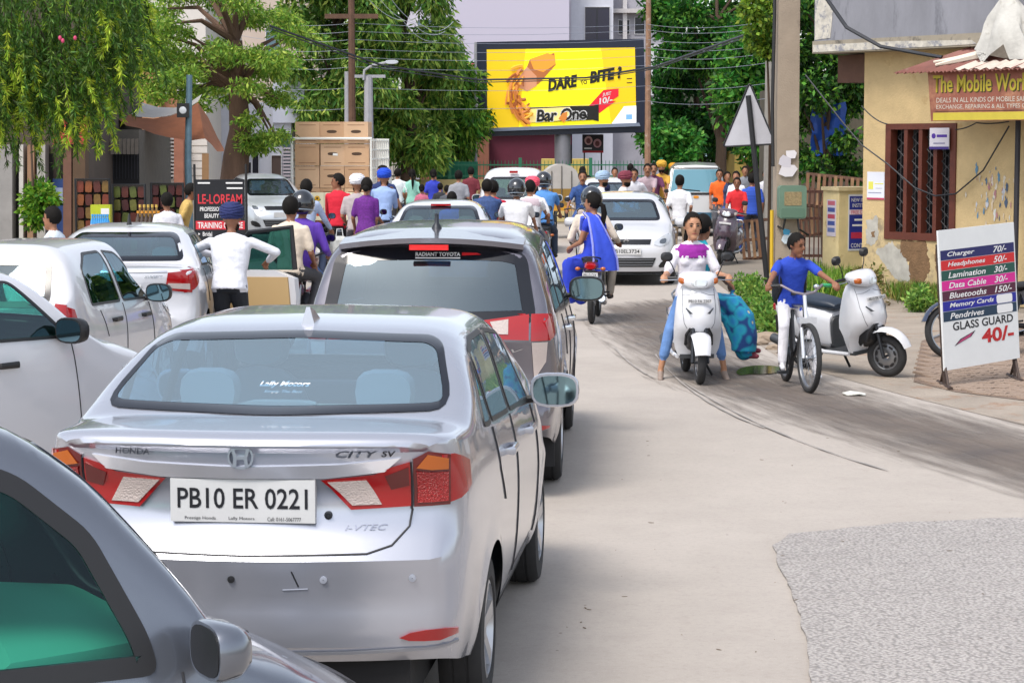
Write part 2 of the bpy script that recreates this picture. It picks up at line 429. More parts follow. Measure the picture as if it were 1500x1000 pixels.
def mirror_part(parent, side, x, y, z, paint, s=1.0, glasscol=None):
    mb = MB().mat(paint).blob([(.075 * s, x + side * .01, z, .03, .03), (.06 * s, x, z, .08 * s, .055 * s), (.02 * s, x, z, .115 * s, .078 * s), (-.035 * s, x, z, .12 * s, .085 * s), (-.05 * s, x, z, .115 * s, .08 * s)], 18, e=3)
    for i, v in enumerate(mb.v): mb.v[i] = (v[0], v[1] + y, v[2])
    mb.mat(BLACK).tube([(x - side * .16, y + .03, z - .06), (x - side * .06, y + .02, z - .045)], .022, 6)
    o = mb.build('wing_mirror', None, parent)
    g = MB().blob([(y - .0525 * s, x, z, .105 * s, .07 * s), (y - .051 * s, x, z, .105 * s, .07 * s)], 18, e=3)
    g.build('mirror_glass', mat('#7d9aa3', .04, 1.0), o); return o
def smin(poly): return poly
def car(name, label, sp, loc, yaw, paint, holes=True, group=None, detail=True, interior='#4b4a4c', belt2='#26262a', cat='car', glasscol='#86a9ac', opac=0.0, ior=1.75):
    root = thing(name, label, cat, loc, -yaw, group); V, F = car_shape(sp); L, W = sp['L'], sp['W'] / 2; h = L / 2
    bvh = BVHTree.FromPolygons(V, F)
    sides = [[(y - h, z) for y, z in p] for p in sp['sidewin']]
    wins = [('rear', rounded(sp['rearwin'], .09), 'rear_window', sp.get('fr', .05)), ('front', rounded(sp['wind'], .09), 'windshield', .05)]
    for p in sides:
        for ax in ('right', 'left'): wins.append((ax, rounded(p, .05), 'side_window', sp.get('sfr', .022)))
    mb = MB(); mb.add(V, F); bo = mb.build('body', paint, root, ang=sp.get('ang', 32))
    if holes:
        bm = bmesh.new(); bm.from_mesh(bo.data)
        for ax, poly, nm, fr in wins:
            inn = inset(poly, fr * .55); us, vs = [p[0] for p in inn], [p[1] for p in inn]; u0, u1, v0, v1 = min(us) - .02, max(us) + .02, min(vs) - .02, max(vs) + .02; ui = 0 if ax in ('rear', 'front') else 1
            ok = {'rear': lambda c: c.y < -.12 * L + .2, 'front': lambda c: c.y > 0, 'right': lambda c: c.x > .25, 'left': lambda c: c.x < -.25}[ax]
            def near(f):
                c = [v.co for v in f.verts]; return ok(c[0]) and max(q[ui] for q in c) > u0 and min(q[ui] for q in c) < u1 and max(q[2] for q in c) > v0 and min(q[2] for q in c) < v1
            fs = [f for f in bm.faces if near(f)]
            for i in range(len(inn)):
                a, b = inn[i], inn[(i + 1) % len(inn)]; e = (b[0] - a[0], b[1] - a[1])
                if math.hypot(*e) < 1e-5: continue
                no = Vector((-e[1], 0, e[0])) if ui == 0 else Vector((0, -e[1], e[0])); pc = Vector((a[0], 0, a[1])) if ui == 0 else Vector((0, a[0], a[1]))
                g = list({q for f in fs for q in (f, *f.edges, *f.verts)}); r_ = bmesh.ops.bisect_plane(bm, geom=g, plane_co=pc, plane_no=no.normalized(), dist=1e-5); fs = [q for q in r_['geom'] if isinstance(q, bmesh.types.BMFace) and q.is_valid]
            dl = [f for f in fs if inpoly(f.calc_center_median()[ui], f.calc_center_median().z, inn) and ok(f.calc_center_median())]; bmesh.ops.delete(bm, geom=dl, context='FACES')
        bm.to_mesh(bo.data); bm.free(); bo.data.set_sharp_from_angle(angle=R(sp.get('ang', 32)))
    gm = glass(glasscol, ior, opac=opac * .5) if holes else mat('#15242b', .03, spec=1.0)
    for ax, poly, nm, fr in wins:
        inn = inset(poly, fr)
        w = decal(bvh, inn, ax, gm, nm, root, off=.003, step=.07, skirt=False)
        decal(bvh, poly, ax, FRIT if nm != 'side_window' else BLACK, 'window_frame', w, off=.005, step=.06, hole=inset(poly, fr - .002))
    # underside, wheel wells
    mb = MB().box((-W + .24, -h + .12, .2), (W - .24, h - .15, .62)); mb.box((-W + .1, -h + sp['ar'] + sp['R'] + .07, .19), (W - .1, -h + sp['af'] - sp['R'] - .07, .5)); mb.build('underbody', mat('#1b1b1d', .9), root)
    for a in (sp['ar'], sp['af']):
        for s_ in (1, -1): wheel(root, s_ * (W - .115), a - h, sp['R'], style=sp.get('rim', 'alloy'), side=s_)
    my, mz = sp['mirror']
    for s_ in (1, -1): mirror_part(root, s_, s_ * (W + .10), my - h, mz, sp.get('mirpaint', paint), sp.get('mirs', 1.0))
    if holes:
        mi = mat(interior, .8); fx = .36
        if sp.get('rows'):
            for ry, zs, rear in sp['rows']:
                ry -= h
                if rear:
                    b = MB().blob([(ry - .02, 0, zs + .22, W - .22, .30), (ry + .1, 0, zs + .18, W - .2, .30), (ry + .16, 0, zs + .05, W - .22, .2)], 20, e=4)
                    b.blob([(ry + .05, 0, zs - .1, W - .2, .1), (ry + .55, 0, zs - .08, W - .2, .1)], 12, e=4); o = b.build('rear_seat', mi, root)
                    for x in (-.38, .38): MB().blob([(ry - .05, x, zs + .58, .12, .085), (ry + .03, x, zs + .58, .13, .095), (ry + .07, x, zs + .57, .1, .07)], 14, e=3).build('headrest', mi, o)
                else:
                    for x in (-fx, fx):
                        b = MB().blob([(ry - .09, x, zs + .33, .2, .30), (ry, x, zs + .28, .23, .33), (ry + .09, x, zs + .18, .2, .22)], 16, e=3)
                        b.blob([(ry, x, zs - .08, .24, .09), (ry + .5, x, zs - .05, .24, .09)], 12, e=4); o = b.build('front_seat', mi, root)
                        MB().blob([(ry - .12, x, zs + .72, .11, .08), (ry - .05, x, zs + .72, .135, .10), (ry, x, zs + .71, .1, .07)], 14, e=3).build('headrest', mi, o)
            dy, dz = sp['dash']; dy -= h
            MB().blob([(dy - .02, 0, dz - .16, W - .2, .1), (dy + .06, 0, dz - .1, W - .17, .13), (dy + .3, 0, dz - .08, W - .2, .1), (dy + .55, 0, dz - .06, W - .3, .05)], 20, e=4).build('dashboard', mat(belt2, .6), root)
            sw = MB(); Mx = Matrix.Translation((fx, dy - .1, dz - sp.get('steer', .06))) @ Matrix.Rotation(R(65), 4, 'X')
            sw.lathe([(.185 + .016 * math.cos(a), .016 * math.sin(a)) for a in [2 * math.pi * k / 8 for k in range(9)]], Mx, 24); sw.box((-.17, -.03, -.02), (.17, .03, .02), Mx); sw.build('steering_wheel', BLACK, root)
        if sp.get('shelf'):
            y0, y1, z = sp['shelf']; MB().box((-W + .2, y0 - h, z - .03), (W - .2, y1 - h, z)).build('parcel_shelf', mat(sp.get('shelfc', interior), .9), root)
    root_b = (root, bvh, h, W)
    if detail:
        for s_, ax in ((1, 'right'), (-1, 'left')):
            for ln in sp.get('seams', []): ribbon(bvh, [(y - h, z) for y, z in ln], ax, INK, 'door_seam', root)
            for hy, hz in sp.get('handles', []):
                hh = bvh.ray_cast(Vector((s_ * 20, hy - h, hz)), Vector((-s_, 0, 0)))
                if hh[0] is not None:
                    x = hh[0].x; MB().blob([(hy - h - .10, x, hz, .008, .014), (hy - h - .08, x + s_ * .03, hz, .012, .02), (hy - h + .07, x + s_ * .032, hz, .012, .022), (hy - h + .10, x, hz, .008, .015)], 10, e=2.5).build('door_handle', sp.get('hmat', paint), root)
    return root_b
def flatbox(mb, fn, u0, v0, u1, v1, d0, d1):
    mb.prism([(u0, v0), (u1, v0), (u1, v1), (u0, v1)], d0, d1, fn)
def plate_on(cb, axis, x0, z0, w, hgt, txt, sub=None, two=None):
    root, bvh, h, W = cb; sg = -1 if axis == 'rear' else 1
    hh = bvh.ray_cast(Vector((x0, sg * 20, z0)), Vector((0, -sg, 0))); y = hh[0].y + sg * .02
    fn = lambda u, v, d: Vector((x0 + u * (1 if axis == 'rear' else -1), y + sg * d, z0 + v))
    mb = MB(); flatbox(mb, fn, -w / 2, -hgt / 2, w / 2, hgt / 2, -.03, 0); p = mb.build('number_plate', PLATE, root, smooth=False)
    if txt:
        lo = -hgt * .18 if sub else -hgt * .28
        if two:
            text('plate_lettering', txt, INK, p, (-w * .40, .01, w * .40, hgt * .42), fn); text('plate_lettering', two, INK, p, (-w * .42, -hgt * .42, w * .42, -.01), fn)
        else: text('plate_lettering', txt, INK, p, (-w * .45, lo, w * .45, hgt * .28 if not sub else hgt * .30), fn, bold=.012)
    if sub:
        u = -w * .40
        for t_, wd in sub: text('plate_lettering', t_, INK, p, (u, -hgt * .46, u + wd, -hgt * .37), fn); u += wd + .05
    return p
def text_on(cb, axis, box, body, m, off=.004, name='lettering', shear=0, bold=0.0, th=.01):
    root, bvh, h, W = cb; org, d = AX[axis]; sx = {'rear': 1, 'front': -1, 'right': 1, 'left': -1}[axis]
    def fn(u, v, dd):
        q = bvh.ray_cast(org(u * sx if axis in ('front', 'left') else u, v), d); p = q[0] if q[0] is not None else org(u, v) + d * 18
        return p - d * off
    return text(name, body, m, root, box, fn, shear=shear, bold=bold)
def hatch_spec(**k):
    L = k.get('L', 3.7); H = k.get('H', 1.52); W = k.get('W', 1.66); b = k.get('b', .95)
    sp = dict(L=L, W=W, sill=.22, R=.285, ar=.58, af=L - .78, tumble=.34, fil=.14, pr=.14, pf=.22,
        top=[(0, .93), (.02, 1.0), (.12, 1.12), (.30, 1.33), (.42, H - .07), (.62, H - .01), (1.3, H), (1.9, H - .015), (L - 1.5, H - .10), (L - .95, 1.06), (L - .6, .97), (L - .2, .86), (L, .70)],
        belt=[(0, b + .10), (.35, b + .11), (.8, b + .02), (1.5, b - .01), (L - 1.2, b - .03), (L - .7, .86), (L - .2, .74), (L, .62)],
        plan=[(0, .90), (.25, .965), (.8, 1), (L - 1.2, 1), (L - .5, .95), (L, .80)],
        rear=[(.2, .03), (.35, -.01), (.55, -.02), (.62, .02), (.9, .03), (1.1, .05), (1.5, .1)], front=[(.2, .06), (.35, .0), (.55, 0), (.7, .05), (.9, .12)],
        rearwin=[(-.56, b + .07), (.56, b + .07), (.50, H - .13), (-.50, H - .13)], wind=[(-.60, 1.06), (.60, 1.06), (.48, H - .12), (-.48, H - .12)],
        sidewin=[[(.62, b + .05), (1.42, b + .03), (1.42, H - .10), (.98, H - .10), (.70, H - .22)], [(1.49, b + .03), (L - 1.22, b + .01), (L - 1.60, H - .13), (1.49, H - .10)]],
        seams=[[(1.455, .32), (1.455, b + .02)], [(L - 1.22, b - .02), (L - 1.16, .6), (L - 1.2, .3)], [(.95, .72), (.82, b)], [(1.0, .27), (L - 1.15, .27)]],
        handles=[(1.18, b - .10), (2.0, b - .12)], mirror=(L - 1.32, b + .07), rows=[(.75, .62, True), (1.75, .58, False)], dash=(L - 1.45, .98), shelf=(.25, .75, b + .02))
    sp.update(k.get('up', {})); return sp
def sedan_spec(**k):
    L = k.get('L', 4.4); H = k.get('H', 1.50); W = k.get('W', 1.69); dk = k.get('dk', 1.08)
    sp = dict(L=L, W=W, sill=.22, R=.305, ar=.92, af=L - .86, tumble=.36, fil=.12, pr=.14, pf=.22,
        top=[(0, dk - .10), (.03, dk - .03), (.12, dk - .005), (.55, dk + .02), (.75, dk + .14), (1.18, H - .09), (1.42, H - .025), (1.95, H), (2.5, H - .02), (L - 1.62, H - .10), (L - 1.0, 1.08), (L - .6, .98), (L - .2, .86), (L, .72)],
        belt=[(0, dk - .045), (.3, dk - .03), (.6, dk - .05), (1.2, dk - .09), (2.4, dk - .13), (L - 1.2, .94), (L - .7, .86), (L - .2, .74), (L, .62)],
        plan=[(0, .90), (.25, .96), (.8, .99), (1.4, 1), (L - 1.2, 1), (L - .5, .95), (L, .80)],
        rear=[(.2, .08), (.3, .02), (.42, -.02), (.62, -.03), (.70, .02), (.9, .04), (dk - .06, .01), (dk, -.01)], front=[(.2, .06), (.35, .0), (.55, 0), (.7, .05), (.9, .12)],
        rearwin=[(-.64, dk + .04), (.64, dk + .04), (.52, H - .08), (-.52, H - .08)], wind=[(-.64, 1.08), (.64, 1.08), (.50, H - .10), (-.50, H - .10)],
        sidewin=[[(.98, dk - .02), (1.12, dk - .03), (1.9, dk - .06), (1.9, H - .11), (1.45, H - .11), (1.2, H - .2)], [(1.97, dk - .06), (L - 1.26, .98), (L - 1.72, H - .13), (1.97, H - .11)]],
        seams=[[(1.935, .32), (1.935, dk - .07)], [(L - 1.3, .92), (L - 1.24, .6), (L - 1.26, .3)], [(1.30, .72), (1.05, dk - .06)], [(1.3, .27), (L - 1.25, .27)]],
        handles=[(1.62, dk - .17), (2.55, dk - .19)], mirror=(L - 1.42, 1.03), rows=[(1.15, .62, True), (2.15, .58, False)], dash=(L - 1.5, 1.0), shelf=(.62, 1.15, dk - .03))
    sp.update(k.get('up', {})); return sp
def lamp(cb, poly, axis, m, name, off=.012, sm=1, parent=None, **kw):
    root, bvh, h, W = cb
    return decal(bvh, smoothclosed(poly, sm) if sm else poly, axis, m, name, parent or root, off=off, step=.05, **kw)
def rear_kit(cb, zl0, zl1, x0, x1, side_len=.16, brake=None):
    """generic pair of tail lamps that wrap the corner, rear bumper reflectors"""
    root, bvh, h, W = cb; y0 = bvh.ray_cast(Vector((0, -20, (zl0 + zl1) / 2)), Vector((0, 1, 0)))[0].y
    for s_, ax in ((1, 'right'), (-1, 'left')):
        l = lamp(cb, [(s_ * x0, zl0 + .03), (s_ * x1, zl0), (s_ * x1, zl1), (s_ * (x0 + .03), zl1 - .02)], 'rear', REDLENS, 'tail_lamp', sm=0)
        lamp(cb, [(s_ * (x0 + .03), zl0 + .05), (s_ * (x1 - .02), zl0 + .03), (s_ * (x1 - .02), zl0 + .09), (s_ * (x0 + .03), zl0 + .10)], 'rear', CLEAR, 'reversing_lens', off=.016, sm=0, parent=l)
        lamp(cb, [(y0 + .10, zl0), (y0 + side_len + .1, zl0 + .12), (y0 + side_len + .16, zl1 + .02), (y0 + .10, zl1)], ax, REDLENS, 'lamp_side', sm=0, parent=l)
def front_kit(cb, z0, grille=True, plate=None, big=True):
    root, bvh, h, W = cb
    for s_ in (1, -1):
        hl = lamp(cb, [(s_ * .42, z0 - .02), (s_ * .60, z0 - .08), (s_ * .74, z0 + .02), (s_ * .735, z0 + .15), (s_ * .64, z0 + .12)], 'front', mat('#c8ccd2', .06, .3, coat=1), 'headlamp')
        lamp(cb, [(s_ * .55, z0 - .02), (s_ * .66, z0 - .02), (s_ * .68, z0 + .07), (s_ * .57, z0 + .05)], 'front', mat('#5f666e', .08, .5, coat=1), 'lamp_reflector', off=.016, parent=hl)
        f = lamp(cb, [(s_ * .52, z0 - .42), (s_ * .70, z0 - .40), (s_ * .73, z0 - .26), (s_ * .60, z0 - .30)], 'front', BLACK, 'fog_lamp_recess')
    if grille:
        lamp(cb, [(-.40, z0 - .03), (.40, z0 - .03), (.42, z0 + .05), (-.42, z0 + .05)], 'front', mat('#2a2b2f', .3, .5), 'grille', sm=0)
        lamp(cb, [(-.44, z0 - .40), (.44, z0 - .40), (.50, z0 - .25), (-.50, z0 - .25)], 'front', mat('#1d1e20', .6), 'lower_grille', sm=0)
        for k in range(3): ribbon(bvh, [(-.46, z0 - .37 + k * .045), (.46, z0 - .37 + k * .045)], 'front', mat('#6b6d72', .4), 'grille_bar', root, w=.012, off=.016)
    if plate: plate_on(cb, 'front', 0, z0 - .14, .50, .11, plate)

SILVER = mat('#aeb1bb', .24, .6, coat=.9, var=.015, scale=2); GREYSILVER = mat('#75727a', .24, .7, coat=.8, var=.02, scale=2)
WHITEP = mat('#c4c5ca', .3, 0, coat=.9, var=.015, scale=1.5); WHITEP2 = mat('#c6c7c8', .32, 0, coat=.8, var=.02, scale=1.5)

LETT = mat('#565a64', .3, .6)
# --- silver saloon in front of the camera
def build_silver_saloon():
    dk, H, L = 1.235, 1.59, 4.44
    sp = sedan_spec(L=L, H=H, dk=dk, W=1.74, up=dict(sill=.28, lift_r=.10, R=.32, ar=.95, af=3.56, pr=.16,
        nroof=9, nlow=3.6, tumble=.30, top=[(0, 1.262), (.05, 1.262), (.12, 1.260), (.2, 1.262), (.50, 1.268), (.72, 1.335), (1.20, 1.525), (1.42, 1.568), (1.75, 1.588), (2.3, 1.585), (2.78, 1.50), (3.4, 1.19), (3.9, 1.06), (4.25, .93), (4.44, .76)],
        belt=[(0, 1.215), (.25, 1.20), (.6, 1.18), (1.2, 1.14), (2.4, 1.06), (3.2, 1.0), (3.8, .93), (4.25, .78), (4.44, .66)],
        rear=[(.28, .08), (.36, .05), (.43, -.015), (.475, -.04), (.50, -.042), (.54, -.028), (.62, -.028), (.72, -.042), (.79, -.05), (.805, -.02), (.86, .005), (.93, .05), (1.05, .055), (1.09, .035), (1.13, .02), (1.18, .025), (1.21, .0)],
        rearwin=[(-.73, 1.282), (0, 1.268), (.73, 1.282), (.625, 1.50), (.56, 1.53), (0, 1.545), (-.56, 1.53), (-.625, 1.50)], fr=.026,
        wind=[(-.64, 1.2), (.64, 1.2), (.52, 1.5), (-.52, 1.5)], shelf=(.62, 1.2, 1.235), shelfc='#b8b09a',
        sidewin=[[(.98, 1.17), (1.14, 1.155), (1.24, 1.16), (1.24, 1.44), (1.12, 1.36)], [(1.28, 1.155), (2.0, 1.11), (2.0, 1.50), (1.55, 1.505), (1.28, 1.46)], [(2.07, 1.105), (3.08, 1.04), (2.62, 1.44), (2.07, 1.50)]],
        seams=[[(2.035, .36), (2.035, 1.10)], [(3.08, 1.02), (3.14, .7), (3.10, .36)], [(1.42, .80), (1.28, .95), (1.24, 1.14)], [(1.4, .33), (3.05, .33)]],
        handles=[(1.68, .985), (2.66, .95)], mirror=(2.98, 1.11), mirs=1.05, rows=[(1.12, .72, True), (2.15, .68, False)], dash=(2.95, 1.10)))
    Yr = 8.2; yaw = R(5.5); fwd = Vector((math.sin(yaw), math.cos(yaw), 0)); c = Vector((-1.03, Yr, 0)) + fwd * (L / 2)
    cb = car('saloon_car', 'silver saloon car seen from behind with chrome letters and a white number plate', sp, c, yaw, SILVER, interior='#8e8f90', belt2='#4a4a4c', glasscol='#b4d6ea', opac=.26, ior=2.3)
    root, bvh, h, W_ = cb
    for s_, ax in ((1, 'right'), (-1, 'left')):
        inner = [(s_ * .30, 1.085), (s_ * .50, 1.105), (s_ * .57, 1.132), (s_ * .635, 1.150), (s_ * .635, .975), (s_ * .41, .965)]
        l = lamp(cb, inner, 'rear', REDLENS, 'tail_lamp', sm=0, off=.014)
        lamp(cb, [(s_ * .325, 1.078), (s_ * .47, 1.085), (s_ * .525, .985), (s_ * .415, .982)], 'rear', CLEAR, 'reversing_lens', off=.019, sm=0, parent=l)
        lamp(cb, [(s_ * .54, 1.10), (s_ * .628, 1.13), (s_ * .628, 1.06), (s_ * .56, 1.04)], 'rear', DKRED, 'lamp_lens', off=.018, sm=0, parent=l)
        lamp(cb, [(s_ * .645, 1.16), (s_ * .70, 1.188), (s_ * .775, 1.17), (s_ * .775, .975), (s_ * .645, .972)], 'rear', DKRED, 'lamp_housing', sm=0, off=.014, parent=l)
        lamp(cb, [(s_ * .658, 1.125), (s_ * .70, 1.176), (s_ * .768, 1.155), (s_ * .768, 1.115)], 'rear', AMBER, 'indicator_lens', off=.019, sm=0, parent=l)
        lamp(cb, [(s_ * .658, 1.115), (s_ * .768, 1.105), (s_ * .768, .99), (s_ * .658, .988)], 'rear', mat('#a40a0a', .15, coat=.6, bump=1.0, bscale=110), 'lamp_lens', off=.019, sm=0, parent=l)
        y0 = bvh.ray_cast(Vector((s_ * .765, -20, 1.08)), Vector((0, 1, 0)))[0].y
        lamp(cb, [(y0 - .01, .975), (y0 + .17, 1.03), (y0 + .20, 1.12), (y0 + .02, 1.17), (y0 - .03, 1.17)], ax, REDLENS, 'lamp_side', sm=0, off=.012, parent=l)
        lamp(cb, [(s_ * .58, .475), (s_ * .80, .462), (s_ * .80, .51), (s_ * .66, .513)], 'rear', REDLENS, 'bumper_reflector', off=.014)
    lamp(cb, [(-.60, 1.165), (-.38, 1.142), (0, 1.132), (.38, 1.142), (.60, 1.165), (.54, 1.115), (.32, 1.09), (0, 1.088), (-.32, 1.09), (-.54, 1.115)], 'rear', mat('#e8e8ee', .22, .7, coat=1), 'trunk_garnish', sm=0)
    ribbon(bvh, [(-.64, .965), (-.63, .90), (-.57, .835), (-.48, .808), (0, .802), (.48, .808), (.57, .835), (.63, .90), (.64, .965)], 'rear', INK, 'trunk_seam', root, w=.009)
    ribbon(bvh, [(.64, .965), (.64, 1.08), (.64, 1.15)], 'rear', INK, 'trunk_seam', root, w=.009, off=.016)
    ribbon(bvh, [(-.64, .965), (-.64, 1.08), (-.64, 1.15)], 'rear', INK, 'trunk_seam', root, w=.009, off=.016)
    plate_on(cb, 'rear', 0, 1.0, .56, .165, 'PB10 ER 0221', sub=[('Prestige Honda', .12), ('Lally Motors', .10), ('Call: 0161-5067777', .13)])
    text_on(cb, 'rear', (-.50, 1.172, -.36, 1.198), 'HONDA', LETT, .014, 'chrome_lettering', .2, .02)
    text_on(cb, 'rear', (.36, 1.168, .52, 1.196), 'CITY', LETT, .014, 'chrome_lettering', .3, .02); text_on(cb, 'rear', (.53, 1.170, .585, 1.194), 'SV', INK, .014, 'chrome_lettering', .2, .02)
    text_on(cb, 'rear', (.39, .89, .55, .91), 'i-VTEC', mat('#8b90a0', .25, .7), .006, 'chrome_lettering', .3, .0)
    def em(u, v, d):
        q = bvh.ray_cast(Vector((0 if v > 1.1 else u, -20, 1.16 if v > 1.1 else v)), Vector((0, 1, 0))); return Vector((u, q[0].y - d, v - (.012 if v > 1.1 else 0)))
    mb = MB(); sq = smoothclosed([(-.052, 1.243), (.052, 1.243), (.046, 1.158), (-.046, 1.158)], 2); si = inset(sq, .007)
    sq = [(u, min(v, 1.205 + (v - 1.2) * .9)) for u, v in sq]; si = [(u, 1.2 + (v - 1.2) * .92) for u, v in si]
    n = len(sq)
    for a, b in ((0, .018),):
        pts = [em(u, v - .02, .018) for u, v in sq] + [em(u, v - .02, .018) for u, v in si] + [em(u, v - .02, 0) for u, v in sq]
        mb.add(pts, [(i, (i + 1) % n, n + (i + 1) % n, n + i) for i in range(n)] + [(i, 2 * n + i, 2 * n + (i + 1) % n, (i + 1) % n) for i in range(n)])
    for s_ in (1, -1): mb.prism([(s_ * .036, 1.217), (s_ * .024, 1.217), (s_ * .013, 1.18), (s_ * .017, 1.145), (s_ * .031, 1.145), (s_ * .026, 1.18)], 0, .02, em)
    mb.prism([(-.016, 1.187), (.016, 1.187), (.014, 1.174), (-.014, 1.174)], 0, .019, em); mb.build('emblem', mat('#c4c8d0', .22, .7), root)
    for x in (-.03, .32, .65): MB().lathe([(.014, 0), (.014, .012), (.002, .013)], Matrix.Translation(em(x, .712, -.006)) @ Matrix.Rotation(R(90), 4, 'X'), 12).build('parking_sensor', mat('#a9adb8', .3, .4) if x > 0 else BLACK, root)
    MB().lathe([(.016, 0), (.016, .012), (.009, .014), (.009, .01), (.001, .01)], Matrix.Translation(em(.325, .945, -.004)) @ Matrix.Rotation(R(90), 4, 'X'), 12).build('trunk_lock', DKMETAL, root)
    ribbon(bvh, [(.20, .745), (.225, .685)], 'rear', INK, 'scratch', root, w=.006, off=.001); ribbon(bvh, [(.165, .672), (.26, .676)], 'rear', mat('#7d8290', .5), 'scratch', root, w=.006, off=.001)
    # shark fin, brake lamp on shelf, sticker, diffuser
    mb = MB(); y = -h + 1.36; mb.loft([[(x * .034, y + .02, 1.545), (x * .03, y + .20, 1.565), (x * .012, y + .12, 1.62), (x * .008, y + .03, 1.64)] for x in (-1, 1)]); mb.build('roof_antenna', SILVER, root)
    MB().blob([(-h + .68, 0, 1.275, .17, .03), (-h + .80, 0, 1.275, .15, .025)], 14, e=4).build('brake_lamp_housing', mat('#a9a49a', .6), root)
    MB().box((-.12, -h + .668, 1.268), (.12, -h + .679, 1.285)).build('high_brake_lamp', mat('#8a2026', .25), root)
    text_on(cb, 'rear', (-.09, 1.352, .12, 1.375), 'Lally Motors', WHITE, .007, 'window_sticker', .25, .02); text_on(cb, 'rear', (-.06, 1.335, .10, 1.345), 'Simply The Best', WHITE, .007, 'window_sticker', .25, .0)
    MB().box((-.62, -h + .14, .30), (.62, -h + .30, .42)).build('bumper_diffuser', mat('#202022', .8), root)
    ribbon(bvh, [(-.80, .44), (-.4, .425), (0, .42), (.4, .425), (.80, .44)], 'rear', mat('#8d8f96', .3, .4), 'bumper_lip', root, w=.02, off=.004)
    return cb
